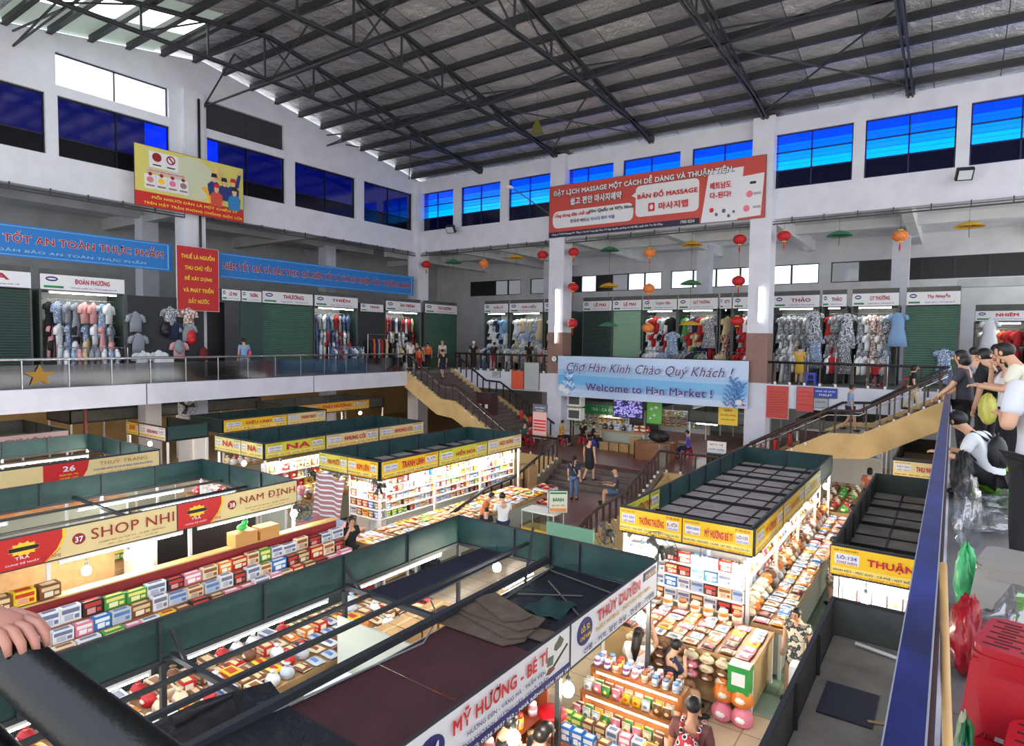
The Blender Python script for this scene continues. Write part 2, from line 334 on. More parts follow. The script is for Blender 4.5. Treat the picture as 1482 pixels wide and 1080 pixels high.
roof_piece('ceiling_roof_near', FOIL, -21.2, 9, 1.0, 14.5, 'silver foil lined roof slope above the camera side')
roof_piece('ceiling_roof_near_edge', FOIL, -26.3, -21.2, 1.0, 7.5, 'silver foil lined roof beside the left wall')
roof_piece('ceiling_roof_edge', FOIL, -26.3, -21.2, 12.6, 14.5, 'silver foil lined roof by the ridge at the left wall')
SKYP = mat('daylit translucent roof sheet', (236, 248, 238), .5, emit=2.2)
roof_piece('skylight', mat('dim translucent roof sheet', (170, 186, 174), .5, emit=.22), -26.3, -23.9, 7.5, 12.6, 'dim translucent roof sheets next to the left wall')
roof_piece('skylight', SKYP, -23.9, -22.3, 7.5, 12.6, 'translucent roof sheets glowing with daylight')
roof_piece('skylight', mat('dim translucent roof sheet'), -22.3, -21.2, 7.5, 12.6, 'dim translucent roof sheets beside the bright ones')
k = 0; yy = 1.4
while yy < 28.4:
    z = zr(yy); q = MB(); q.box(-26, 9, yy-.04, yy+.04, z-.1, z+.12)
    q.box(-26, 9, yy-.09, yy+.09, z-.12, z-.1); struct(q.build('roof_purlin', PURL), 'dark steel purlin running the length of the roof'); yy += 1.27
bays = [-21.4, -16.5, -11.6, -6.6, -1.65, 3.3]
for x in bays:
    o = thing('roof_truss', 'dark steel roof truss', 'truss', (x, 0, 0), kind='structure')
    zb = lambda y: 15.5-.0018*(y-14.5)**2
    zt = lambda y: zr(y)-.2
    for s in (-.07, .07):
        q = MB()
        P = [(s, y, zt(y)) for y in (1.2, 14.5, 27.4)]
        for a, b_ in zip(P, P[1:]): q.bar(a, b_, .06, .1)
        q.build('top_chord', STEEL, o)
        q = MB(); P = [(s, y, zb(y)) for y in (1.2, 7, 14.5, 21, 27.4)]
        for a, b_ in zip(P, P[1:]): q.bar(a, b_, .06, .08)
        q.build('bottom_chord', STEEL, o)
    n_ = 12
    for i in range(1, n_):
        y = 1.2+26.2*i/n_
        if zt(y)-zb(y) < .15: continue
        MB().bar((0, y, zb(y)), (0, y, zt(y)), .06, .06).build('web_post', STEEL, o)
        y2 = y+(26.2/n_)*(1 if y < 14.5 else -1)
        if abs(y-14.5) > .1: MB().bar((0, y, zb(y)), (0, y2, zt(y2)), .05, .05).build('web_brace', STEEL, o)
    MB().box(-.14, .14, 26.9, 27.4, 14.95, 15.12).build('bearing_plate', STEEL, o)
for i, (a, b_) in enumerate(zip([-26]+bays, bays)):
    for y in (14.5, 8.0, 20.8):
        zt, zb = zr(y)-.25, 15.45
        o = thing('roof_bracing', 'steel cross brace between two roof trusses', 'brace', kind='structure'); q = MB()
        if y == 14.5: q.bar((a, y, zb), (b_, y, zb), .06, .06); q.bar((a, y, zb), ((a+b_)/2, y, zt), .05, .05); q.bar((b_, y, zb), ((a+b_)/2, y, zt), .05, .05)
        else: q.bar((a, y, zb), (b_, y, zb+.05), .05, .05); q.bar((a, y, zb), (b_, y+(-1 if y > 14 else 1)*0, zt), .05, .05); q.bar((b_, y, zb), (a, y, zt), .05, .05)
        q.build('brace_bar', STEEL, o)
    if i % 2 == 0 or i == 4:
        o = thing('roof_bracing', 'steel cross brace under the far roof slope', 'brace', kind='structure'); q = MB()
        q.bar((a, 26.6, zr(26.6)-.2), (b_, 22, zr(22)-.2), .05, .05); q.bar((b_, 26.6, zr(26.6)-.2), (a, 22, zr(22)-.2), .05, .05); q.build('brace_bar', STEEL, o)
# ---------------------------------------------------------------- stairs
STEP = mat('brown grey stone steps', (104, 92, 88), .6, var=.2, scale=4); NOSE = mat('worn step edge', (140, 128, 120), .6)
def steps(q, x0, z0, x1, z1, n, y0, y1):
    """flight of n risers from (x0,z0) to (x1,z1) along x"""
    for i in range(n):
        xa = x0+(x1-x0)*i/n; xb = x0+(x1-x0)*(i+1)/n; z = z0+(z1-z0)*(i+1)/n if z1 < z0 else z0+(z1-z0)*(i+1)/n
        q.box(min(xa, xb), max(xa, xb), y0, y1, z-.34, z, 0); 
        xe = xb if z1 < z0 else xa; s_ = 1 if x1 > x0 else -1
        q.box(min(xe, xe-s_*.04), max(xe, xe-s_*.04), y0, y1, z, z+.006, 1)
for sx_, nm in ((1, 'left'), (-1, 'right')):
    X = lambda x: x if sx_ == 1 else -23.1-x
    o = thing('staircase', 'upper flight of brown steps on the %s, rising to the balcony' % nm, 'staircase', kind='structure')
    q = MB(); steps(q, X(-23.1), 4.2, X(-20.6), 2.77, 9, 23.5, 27.1); q.box(min(X(-20.6), X(-19.7)), max(X(-20.6), X(-19.7)), 23.5, 27.1, 2.4, 2.77)
    steps(q, X(-19.7), 2.77, X(-16.3), .9, 12, 23.5, 27.1); q.build('steps', [STEP, NOSE], o)
    prof = [(-23.1, 4.28), (-20.7, 2.95), (-19.75, 2.9), (-16.3, 1.0), (-16.3, .3), (-16.9, .55), (-19.9, 2.05), (-20.9, 2.15), (-23.1, 3.4)]
    for y in (23.38, 27.0):
        q = MB(); q.prism([(X(x), y, z) for x, z in prof], (0, 0, 0), (0, .14, 0)); q.build('stringer', OCHRE, o)
    q = MB(); q.prism([(X(x), 23.5, z-.05) for x, z in [(-23.1, 3.9), (-20.7, 2.5), (-19.75, 2.45), (-16.3, .6), (-16.3, .4), (-19.9, 2.15), (-20.9, 2.25), (-23.1, 3.5)]], (0, 0, 0), (0, 3.6, 0)); q.build('soffit', OCHRE, o)
LANDF = REDT
q = MB(); q.box(-16.3, -6.8, 22.8, 34, .05, .9, 0); struct(q.build('floor_landing', [LANDF]), 'red tiled stair landing')
sbox('trim_6', OCHRE, (-16.4, -13.4, 22.66, 22.8, 0, .96), (-9.0, -6.7, 22.66, 22.8, 0, .96), label='ochre wall in front of the stair landing')
q = MB()
for i in range(5): q.box(-13.3+.08*i, -8.9+.04*i, 22.8-.4*(i+1), 22.8-.4*i, 0, .9-.14*(i+1), 0); q.box(-13.3+.08*i, -8.9+.04*i, 22.8-.4*i-.002, 22.8-.4*i+.05, .9-.14*i, .9-.14*i+.006, 1)
struct(q.build('staircase', [STEP, NOSE]), 'five wide brown steps from the platform to the landing')
q = MB(); q.box(-13.3, -8.7, 15.95, 20.85, 0, .2); struct(q.build('floor_platform', LANDF), 'dark red tiled platform at the foot of the stairs')
KERB = mat('brown kerb', (128, 112, 92), .7, var=.15)
for a, b_ in (((-13.45, 22.9), (-13.15, 20.2)), ((-8.95, 22.9), (-8.7, 20.2))):
    q = MB(); q.prism([(a[0], a[1], .3), (a[0], a[1], 1.02), (b_[0], b_[1], .3), (b_[0], b_[1], 0)], (-.1, 0, 0), (.1, 0, 0)); struct(q.build('trim_7', KERB), 'sloping kerb beside the wide steps')
# right lower ochre wall beneath right rail
q = MB(); q.prism([(-8.75, 22.7, .9), (-8.6, 20.3, .35), (-8.6, 15, .25), (-7.6, 13.4, 0), (-8.6, 15, 0), (-8.75, 22.7, 0)], (0, 0, 0), (.12, 0, 0)); struct(q.build('trim_8', OCHRE), 'low ochre wall under the right handrail')
q = MB(); q.box(-8.6, -6.9, 15.3, 22.6, 0, .3); struct(q.build('trim_9', OCHRE), 'low ochre plinth beside the lower stairs')
# ---------------------------------------------------------------- railings
def railing(name, label, rail, drop, gap=.5, rail_m=WOOD, bal_m=WOOD, r=.05, posts=None, mid=None, foot=True, bw=.05):
    o = thing(name, label, 'railing', kind=None)
    q = MB(); q.tube(rail, r, 8); q.build('handrail', rail_m, o, True)
    if mid: q = MB(); q.tube([(x, y, z-mid) for x, y, z in rail], r*.45, 6); q.build('lower_rail', CHROME, o, True)
    bal = None; n_ = 0
    for a, b_ in zip(rail, rail[1:]):
        a = Vector(a); b_ = Vector(b_); L_ = (b_-a).length; k = max(1, int(L_/gap))
        for i in range(k):
            p = a.lerp(b_, (i+.5)/k)
            if n_ >= 95: break
            if bal is None:
                g = MB(); g.cbox((0, 0, -drop*.5), (bw, bw, drop-.02), 0); g.cbox((0, 0, -drop+.06), (bw+.006, bw+.006, .1), 1)
                bal = g.build('baluster', [bal_m, PALE], o); c_ = bal
            else:
                c_ = bal.copy(); COL.objects.link(c_); c_.parent = o
            c_.location = p; n_ += 1
    return o
railing('stair_railing', 'dark handrail on the near side of the upper left flight', [(-23.0, 23.45, 5.1), (-20.65, 23.45, 3.7), (-19.7, 23.45, 3.65), (-16.3, 23.2, 1.72)], .88, .45, mid=.15)
railing('stair_railing', 'dark handrail on the far side of the upper left flight, below the notices', [(-23.0, 27.05, 5.15), (-20.65, 27.05, 3.7), (-19.7, 27.05, 3.65), (-16.3, 27.05, 1.72)], .88, .45, rail_m=BLACK)
railing('stair_railing', 'dark handrail on the near side of the upper right flight', [(-.1, 23.45, 5.1), (-2.45, 23.45, 3.7), (-3.4, 23.45, 3.65), (-6.8, 23.2, 1.72)], .88, .45, mid=.15)
railing('stair_railing', 'black handrail on the far side of the upper right flight', [(-.1, 27.05, 5.15), (-2.45, 27.05, 3.7), (-3.4, 27.05, 3.65), (-6.8, 27.05, 1.72)], .88, .45, rail_m=BLACK)
railing('stair_railing', 'dark rail from the landing down the left of the wide steps', [(-16.3, 22.75, 1.75), (-13.45, 22.75, 1.75), (-12.6, 18.3, 1.05), (-12.45, 16.4, 1.0), (-11.6, 13.6, .9)], .8, .5, rail_m=BLACK)
railing('stair_railing', 'dark rail from the landing down the right of the wide steps', [(-6.8, 22.75, 1.75), (-9.0, 22.75, 1.75), (-8.5, 18.6, 1.05), (-8.3, 16.0, 1.0), (-7.7, 13.6, .9)], .8, .45, bw=.06)
railing('balcony_railing', 'dark balcony railing of the far gallery, left of the pillar with the round clock', [(-22.9, 27.2, 5.12), (-16.8, 27.2, 5.12)], .9, .5, rail_m=BLACK, bw=.09)
railing('balcony_railing', 'dark balcony railing of the far gallery behind the welcome banner', [(-15.9, 27.2, 5.12), (-7.1, 27.2, 5.12)], .9, .5, rail_m=BLACK, bw=.07)
railing('balcony_railing', 'dark balcony railing of the far gallery, right of the pillars', [(-6.2, 27.2, 5.12), (-.1, 27.2, 5.12)], .9, .55, rail_m=BLACK, bw=.07)
o = thing('balcony_railing', 'glass balustrade with steel handrail along the left balcony', 'railing')
q = MB(); q.tube([(-23.02, y, 5.12) for y in (-2, 23.4)], .045, 8); q.build('handrail', CHROME, o, True)
GLASS = film('smoked glass', (.42, .44, .50), .12)
y = -1.6; gl = ps = None
while y < 22.6:
    if gl is None:
        gl = MB().box(-23.03, -23.01, 0, 1.2, 4.24, 4.95).build('glass_panel', GLASS, o); ps = MB().box(-23.04, -23.0, -.03, .0, 4.22, 5.1).build('post', CHROME, o)
        gl.location.y = y; ps.location.y = y
    else:
        for s in (gl, ps): c_ = s.copy(); COL.objects.link(c_); c_.parent = o; c_.location = (0, y, 0)
    y += 1.24
g = MB(); pts = []
for k in range(10): a = PI/2+k*PI/5; rr = .36 if k % 2 == 0 else .15; pts.append((-22.97, 7.5+rr*1.2*math.cos(a), 4.62+rr*math.sin(a)))
g.prism(pts, (0, 0, 0), (.03, 0, 0)); tag(g.build('star_ornament', mat('gold star', (150, 112, 40), .4, .5)), 'gold star fixed on the glass of the left balcony', 'ornament')
# blue painted rail at the right, black rail at the lower left
PBLUE = mat('chipped blue paint', (28, 34, 96), .3, var=.6, scale=4)
o = thing('balcony_railing', 'blue painted steel railing of the right balcony, paint worn', 'railing')
q = MB(); q.box(-.08, -.014, .6, 23.3, 5.08, 5.15, 0); q.box(-.082, -.079, .6, 23.3, 5.07, 5.151, 1); q.box(-.015, -.012, .6, 23.3, 5.07, 5.151, 1); q.build('handrail', [PBLUE, mat('bare worn edge', (170, 172, 180), .4, .5)], o)
q = MB(); q.box(-.05, .0, .6, 23.3, 4.95, 5.05); q.build('under_rail', mat('maroon iron', (60, 34, 36), .5), o)
k = 0; y = 1.2; bl = None
while y < 23:
    if bl is None: bl = MB().box(-.05, -.02, -.015, .015, 4.22, 4.95).build('baluster', BLACK, o)
    c_ = bl if k == 0 else bl.copy()
    if k: COL.objects.link(c_); c_.parent = o
    c_.location.y = y; y += .3; k += 1
q = MB(); q.box(-.06, -.01, .6, 23.3, 4.3, 4.34); q.build('lower_rail', BLACK, o)
BLKP = mat('glossy black paint', (9, 12, 12), .3, bump=.07, scale=60)
o = thing('balcony_railing', 'thick glossy black pipe railing in the near lower corner', 'railing')
q = MB(); q.tube([(-6, .475, 5.19), (-.12, .475, 5.19)], .055, 18); q.build('handrail', BLKP, o, True)
q = MB(); q.tube([(-6, .4, 5.06), (-.12, .4, 5.06)], .045, 14); q.build('lower_pipe', BLKP, o, True)
for x in (-4.5, -2.6, -.7): MB().box(x-.02, x+.02, .38, .42, 4.22, 5.03).build('post', BLKP, o)
sbox('floor_gallery_near', UPF, (-8, .02, -2, .5, 3.9, 4.2), label='near gallery floor edge')
# cable trays
for nm, a, b_ in (('left', (XW+.12, -1, 10.72), (XW+.12, 27, 10.72)), ('far', (XW+.2, YW-.15, 10.72), (3.2, YW-.15, 10.72))):
    o = thing('cable_tray', 'dark cable ladder hung under the %s beam' % nm, 'cable tray'); A = Vector(a); B = Vector(b_); n_ = int((B-A).length/1.15)
    q = MB(); q.bar(A, B, .05, .05); q.bar(A+Vector((0, 0, .1)), B+Vector((0, 0, .1)), .03, .03); q.build('rail', STEEL, o)
    h0 = None
    for i in range(n_):
        p = A.lerp(B, (i+.5)/n_)
        if h0 is None: h0 = MB().box(-.02, .02, -.02, .02, 0, .24).build('hanger', STEEL, o); c_ = h0
        else: c_ = h0.copy(); COL.objects.link(c_); c_.parent = o
        c_.location = p
# dark downpipe on the left pillar
tag(MB().tube([(XW+.25, 14.15, 15.6), (XW+.25, 14.15, 4.4)], .05, 8).build('downpipe', BLACK, None, True), 'black pipe running down the left white pillar', 'pipe')
# ================================================================ MARKET STALLS ON THE GROUND FLOOR
TARP = mat('black tarpaulin', (30, 31, 38), .55, bump=.6, scale=5); NAVYT = mat('navy tarpaulin', (36, 36, 52), .6); MAROON = mat('maroon board', (72, 38, 42), .6, var=.18, scale=2)
ROOFG = mat('dusty grey roof sheet', (168, 158, 156), .85, var=.18, scale=2.5); ROOFD = mat('dusty dark roof sheet', (140, 134, 126), .85, var=.3, scale=2); BOARDW = mat('off white partition', (206, 210, 196), .6)
YGREEN = mat('yellow green sign', (206, 206, 60), .5); DKRED = mat('dark red print', (150, 24, 32), .5); BLUEP = mat('blue print', (36, 70, 170), .5); GREENP = mat('green print', (30, 130, 70), .5); PINK = mat('pink print', (232, 120, 150), .5); ORANGE = mat('orange print', (235, 130, 40), .5); BROWN = mat('brown wood shelf', (150, 92, 48), .5, var=.15)
def block(name, label, x0, x1, y0, y1, sides='NSEW', ztop=2.62, h=.5, m=GREEN, roof=None, beams=(), posts=True, cat='market stall', zr_=None, pm=None):
    o = thing(name, label, cat, ((x0+x1)/2, (y0+y1)/2, 0)); cx, cy = (x0+x1)/2, (y0+y1)/2; a, b_ = (x1-x0)/2, (y1-y0)/2; z0 = ztop-h
    S = {'S': ((-a, -b_), (a, -b_)), 'N': ((a, b_), (-a, b_)), 'E': ((a, -b_), (a, b_)), 'W': ((-a, b_), (-a, -b_))}
    for k in 'NSEW':
        p, q_ = S[k]; p = Vector((p[0], p[1], 0)); q_ = Vector((q_[0], q_[1], 0)); L_ = (q_-p).length; d = (q_-p)/L_; nrm = Vector((d.y, -d.x, 0)); q = MB()
        if k in sides:
            g = MB(); g.prism([p+Vector((0, 0, z0)), q_+Vector((0, 0, z0)), q_+Vector((0, 0, ztop)), p+Vector((0, 0, ztop))], -nrm*.03, nrm*0, 0)
            n_ = max(1, round(L_/1.25))
            for i in range(n_+1):
                c = p+d*(L_*i/n_); g.cbox((c.x-nrm.x*.05, c.y-nrm.y*.05, (z0+ztop)/2), (.035, .035, h), 1)
            g.bar(p+Vector((0, 0, ztop))-nrm*.015, q_+Vector((0, 0, ztop))-nrm*.015, .045, .03, 1); g.bar(p+Vector((0, 0, z0))-nrm*.03, q_+Vector((0, 0, z0))-nrm*.03, .06, .06, 1)
            g.build('parapet_panel', [m, STEEL], o)
        else:
            g = MB(); g.bar(p+Vector((0, 0, z0)), q_+Vector((0, 0, z0)), .06, .06); g.build('frame_bar', STEEL, o)
    if posts:
        n_ = max(1, round((y1-y0)/2.4)); c_ = None
        for i in range(n_+1):
            for sx_ in (-1, 1):
                if c_ is None: c_ = w = MB().box(-.03, .03, -.03, .03, 0, z0).build('post', pm or PALE, o)
                else: w = c_.copy(); COL.objects.link(w); w.parent = o
                w.location = (sx_*(a-.06), -b_+.06+(2*b_-.12)*i/n_, 0)
    zz = zr_ if zr_ else z0+.03
    if roof == 'grid':
        MB().box(-a+.04, a-.04, -b_+.04, b_-.04, zz-.02, zz).build('roof_panel', ROOFG if m is GREEN else ROOFD, o)
        nx = max(2, round(2*a/.62)); ny = max(3, round(2*b_/.85))
        for i in range(1, ny): MB().box(-a+.05, a-.05, -b_+2*b_*i/ny-.015, -b_+2*b_*i/ny+.015, zz, zz+.03+(.04 if i % 2 == 0 else 0)).build('roof_beam', BLACK, o)
        for i in range(1, nx): MB().box(-a+2*a*i/nx-.015, -a+2*a*i/nx+.015, -b_+.05, b_-.05, zz, zz+.025).build('roof_beam', BLACK, o)
    elif roof is not None and roof != 'open':
        MB().box(-a+.04, a-.04, -b_+.04, b_-.04, zz-.02, zz).build('roof_panel', roof, o)
    for (p, q_, w_, m_) in beams:
        MB().bar((p[0]-cx, p[1]-cy, p[2]), (q_[0]-cx, q_[1]-cy, q_[2]), w_, w_, m_).build('roof_beam', STEEL, o)
    return o
# near long stall with the white signs
bm_ = [((-6.75, 1, 2.2), (-6.75, 6.2, 2.2), .05, 0), ((-6.2, 1, 2.22), (-6.2, 6.2, 2.22), .05, 0), ((-5.85, 1, 2.42), (-5.85, 9.1, 2.42), .05, 0), ((-5.4, .8, 2.25), (-5.4, 8.85, 2.25), .09, 0), ((-7.3, 6.15, 2.2), (-5.4, 6.15, 2.2), .07, 0), ((-7.3, 3.6, 2.2), (-5.4, 3.6, 2.2), .06, 0), ((-7.3, 3.6, 2.5), (-6.9, 3.6, 2.15), .04, 0), ((-7.3, 6.15, 2.5), (-6.9, 6.15, 2.15), .04, 0), ((-5.4, 8.85, 2.65), (-5.4, 8.85, 2.1), .06, 0), ((-5.75, 8.9, 2.7), (-5.3, 8.0, 2.15), .04, 0)]
nb = block('market_stall', 'long near stall with green parapet and half open roof, carrying the white signs', -7.42, -3.56, .8, 8.92, 'NSW', roof='open', beams=bm_, pm=STEEL)
def roofsheet(name, label, cat, pts, m, th=.02, group=None):
    q = MB(); q.prism(pts, (0, 0, 0), (0, 0, th)); return tag(q.build(name, m), label, cat, group)
roofsheet('tarpaulin', 'black tarpaulin sagging over the far end of the near stall', 'tarpaulin', [(-5.3, 6.3, 2.13), (-3.62, 6.2, 2.13), (-3.62, 8.82, 2.13), (-5.3, 8.85, 2.13)], TARP)
roofsheet('roof_board', 'maroon roof board of the near stall, the farther of two', 'board', [(-5.3, 4.96, 2.13), (-3.62, 4.9, 2.13), (-3.62, 6.18, 2.13), (-5.3, 6.28, 2.13)], MAROON)
roofsheet('roof_board', 'maroon roof board of the near stall, nearer one with a loose pipe', 'board', [(-5.4, 3.78, 2.12), (-3.62, 3.84, 2.12), (-3.62, 4.88, 2.12), (-5.3, 4.94, 2.12)], MAROON)
roofsheet('tarpaulin', 'dark plastic sheet over the nearest end of the near stall', 'tarpaulin', [(-5.95, 1, 2.26), (-3.62, .9, 2.12), (-3.62, 3.82, 2.12), (-5.3, 3.78, 2.16), (-5.75, 3.85, 2.26), (-5.98, 3.2, 2.27)], mat('dark plastic sheet', (36, 37, 42), .35, bump=.7, scale=7))
roofsheet('tarpaulin', 'long navy tarpaulin strip beside the open slot of the near stall', 'tarpaulin', [(-7.0, 6.2, 2.12), (-6.15, 6.2, 2.12), (-6.2, 8.86, 2.12), (-6.85, 8.86, 2.12)], NAVYT)
roofsheet('plastic_sheet', 'clear crumpled plastic on the dark sheet', 'plastic sheet', [(-5.9, 2.9, 2.3), (-5.5, 2.8, 2.25), (-5.45, 3.3, 2.24), (-5.8, 3.45, 2.3)], film('clear plastic', (.75, .76, .8), .25), .01)
tag(MB().tube([(-3.95, 3.0, 2.175), (-3.75, 4.55, 2.19), (-3.75, 4.6, 2.25)], .02, 6).build('pipe', CHROME), 'loose grey pipe lying on the nearer maroon board', 'pipe')
PLY = mat('old plywood', (96, 80, 68), .8, var=.25, scale=5)
for i, (x, y, z, w, l, rz, lb) in enumerate([(-4.95, 6.35, 2.165, .5, 1.5, 75, 'lowest, longest plywood offcut on the black tarpaulin'), (-4.85, 6.55, 2.19, .42, 1.3, 62, 'middle plywood offcut on the black tarpaulin, slanted'), (-4.8, 6.72, 2.215, .5, 1.15, 72, 'wide plywood offcut lying on the others'), (-4.35, 6.6, 2.165, .3, .8, 80, 'short plywood offcut by the white sign'), (-4.9, 6.85, 2.24, .42, .95, 52, 'topmost plywood offcut with a pointed end')]):
    q = MB(); q.prism([(-l/2, -w/2, 0), (l/2*.8, -w/2, 0), (l/2, 0, 0), (l/2*.9, w/2, 0), (-l/2, w/2*.8, 0)], (0, 0, 0), (0, 0, .018))
    p = q.build('plywood_offcut', PLY); p.location = (x, y, z); p.rotation_euler.z = R(rz-75); tag(p, lb, 'board')
for (a, b_, lb) in (((-5.2, 8.6), (-3.75, 8.3), 'thin steel rod lying along the back of the black tarpaulin'), ((-5.0, 8.2), (-3.9, 7.3), 'thin steel rod lying aslant on the black tarpaulin'), ((-5.1, 7.5), (-4.3, 8.0), 'short steel rod crossing the slanted one'), ((-5.25, 8.75), (-5.15, 7.2), 'bent steel rod at the left edge of the black tarpaulin')):
    tag(MB().tube([a+(2.175,), b_+(2.175,)], .014, 6).build('steel_rod', GREY), lb, 'rod')
tag(MB().grid(8, 8, lambda u, v: (-4.75+.55*u, 7.1+.6*v, 2.16+.12*math.exp(-((u-.5)**2+(v-.5)**2)*8)+.03*math.sin(9*u+7*v))).build('cloth', mat('dark green cloth', (24, 58, 54), .8), None, True), 'crumpled dark green cloth on the black tarpaulin', 'cloth')
tag(MB().tube([(-5.45, 6.0, 2.5), (-5.5, 6.2, 2.2), (-5.35, 5.9, 2.16), (-5.2, 5.6, 2.16), (-5.3, 4.6, 2.17), (-5.4, 3.2, 2.2)], .012, 6).build('cable', mat('grey cable', (130, 132, 136), .5)), 'grey cable running along the middle beam of the near stall', 'cable')
# the other ground stalls
bB = [((-16.3, 5.9, 2.2), (-12.2, 5.9, 2.2), .06, 0), ((-13.0, 2, 2.2), (-13.0, 8.9, 2.2), .06, 0), ((-14.2, 2, 2.2), (-14.2, 8.9, 2.2), .05, 0), ((-15.3, 2, 2.2), (-15.3, 8.9, 2.2), .05, 0)]
block('market_stall', 'stall with green parapet behind the cream and red tea signs', -16.3, -12.24, 1.6, 8.92, 'NSWE', roof='open', beams=bB)
roofsheet('tarpaulin', 'black tarpaulin over the far half of the stall with cream and red signs', 'tarpaulin', [(-13.6, 6.0, 2.11), (-12.3, 6.0, 2.11), (-12.3, 8.86, 2.11), (-14.1, 8.86, 2.11)], TARP)
roofsheet('tarpaulin', 'black tarpaulin over the near half of the stall with cream and red signs', 'tarpaulin', [(-13.7, 1.8, 2.11), (-12.3, 1.8, 2.11), (-12.3, 5.85, 2.11), (-13.2, 5.85, 2.11)], TARP)
block('market_stall', 'green parapet stall at the left edge behind the cream sign with blue text', -23.4, -18.62, 2, 8.95, 'NSWE', roof='open', beams=[((-20, 2, 2.2), (-20, 8.9, 2.2), .05, 0), ((-22, 2, 2.2), (-22, 8.9, 2.2), .05, 0)])
block('market_stall', 'dark roofed stall under the left balcony with a pale pink sign', -29, -24.75, 2, 8.9, 'NSWE', m=GREY, roof=ROOFD)
block('market_stall', 'stall with green parapet and a yellow green corner sign, two rows from the steps', -19.95, -17.25, 11.4, 18.5, 'NSWE', roof=TARP)
block('market_stall', 'stall with yellow signs nearest the left of the wide steps', -14.8, -12.38, 11.6, 18.3, 'NSWE', roof='grid')
block('market_stall', 'far left stall with a plain yellow sign, half under the balcony', -25.72, -23.32, 13.6, 18.6, 'NSWE', roof=ROOFD)
block('market_stall', 'rearmost stall under the left balcony with an orange sign', -29, -25.8, 18.7, 24.5, 'NSWE', m=GREY, roof=ROOFD)
block('market_stall', 'small stall with white and yellow signs between the left pillar and the red pipe', -25.9, -22.9, 11.25, 12.8, 'NSE', roof=ROOFD)
block('market_stall', 'large yellow signed stall with a grid roof right of the steps', -5.3, -2.78, 11.45, 20.4, 'NSWE', roof='grid')
block('market_stall', 'yellow signed stall with a grid roof beside the blue rail', -1.5, 1.6, 11.4, 18.3, 'NSWE', roof='grid', m=mat('dark grey green sheet', (58, 66, 60), .6, var=.2, scale=3))
block('market_stall', 'nearest dark grey stall below the blue rail, solid dusty roof', -1.16, 1.2, 1.5, 8.95, 'NSWE', m=GREY, roof=ROOFD)
block('market_stall', 'stall at the end of the aisle behind the grid roofed stall by the blue rail', -1.3, 1.6, 21.2, 26, 'NSWE', m=mat('brown grey sheet', (70, 64, 58), .7), roof=ROOFD)
block('market_stall', 'stall with black roof railings behind the landing, right of the screen', -10.3, -7.6, 29.5, 37, 'NSWE', m=GREY, roof=ROOFD)
block('market_stall', 'stall with a green sign behind the landing, left of the screen', -17.5, -13.8, 30.5, 37, 'NSWE', m=GREY, roof=ROOFD)
block('market_stall', 'grey stall under the left balcony behind the plain yellow signs', -33, -30.5, 11, 20, 'NSWE', m=GREY, roof=ROOFD)
block('market_stall', 'stall under the far gallery to the right of the far pillars', -5.5, -2.0, 29.5, 34.5, 'NSWE', m=GREY, roof=ROOFD)
# ---- signs of the ground stalls
tag(MB().box(-1.0, -.5, 6.9, 7.6, 2.15, 2.17).build('plastic_sheet', mat('scrap black board', (46, 46, 54), .4)), 'flat black scrap board on the roof of the dark grey stall', 'board')
tag(MB().tube([(-.85, 8.7, 2.2), (.2, 8.4, 2.2)], .022, 6).build('tube', PALE), 'pale tube lying at the far edge of the dark grey stall roof', 'tube')
tag(MB().tube([(-.55, 7.0, 2.17), (.3, 7.3, 2.17)], .015, 6).build('steel_rod', CARD), 'tan rod on the roof of the dark grey stall', 'rod')
sun = lambda cx, cy, r, k=1.0, n=24: [(cx+(r if i % 2 else r*.75)*math.cos(PI*i/n*2)*k, cy+(r if i % 2 else r*.75)*math.sin(PI*i/n*2)) for i in range(n)]
def teasign(y0, w, num, nm, label):
    cx = .3 if num else 0
    sign('shop_sign', label, (-12.2, y0, 2.13), (0, 1, 0), w, .5, CREAM,
         items=[(num, .415, .52, .045, .2, SIGNW, .02), (nm, .73, .6, .5, .38, DKRED, .0), ('TRÀ', .13, .34, .07, .12, SIGNW), ('CUNG ĐỆ NHẤT', .13, .16, .16, .1, SIGNW), ('hảo hạng', .27, .16, .1, .16, DKRED, .0, .3), ('chuyên bán các loại trà - cà phê - bánh kẹo', .72, .25, .4, .08, WOOD, 0), ('đặc sản các miền - sỉ và lẻ', .72, .13, .3, .07, WOOD, 0)],
         shapes=[(RED, [(0, 0), (.24, 0), (.30, .35), (.33, .7), (.33, 1), (0, 1)]), (GOLD, [(.33, 1), (.345, 1), (.345, .7), (.315, .35), (.255, 0), (.24, 0), (.30, .35), (.33, .7)]), (RED, [(.245+.0, .02), (.25, .02), (.32, .35), (.318, .36)]), (GOLD, sun(.14, .6, .24, .32)), (BLACK, rect(.07, .54, .21, .67)), (DKRED, ellipse2(.415, .53, .035, .19))])
teasign(3.3, 2.85, '37', 'SHOP NHI', 'cream and red shop sign above the brown cardboard wall and two bulbs')
teasign(6.17, 2.7, '38', 'NAM ĐỊNH', 'cream and red shop sign above the dark plywood wall, farther along')
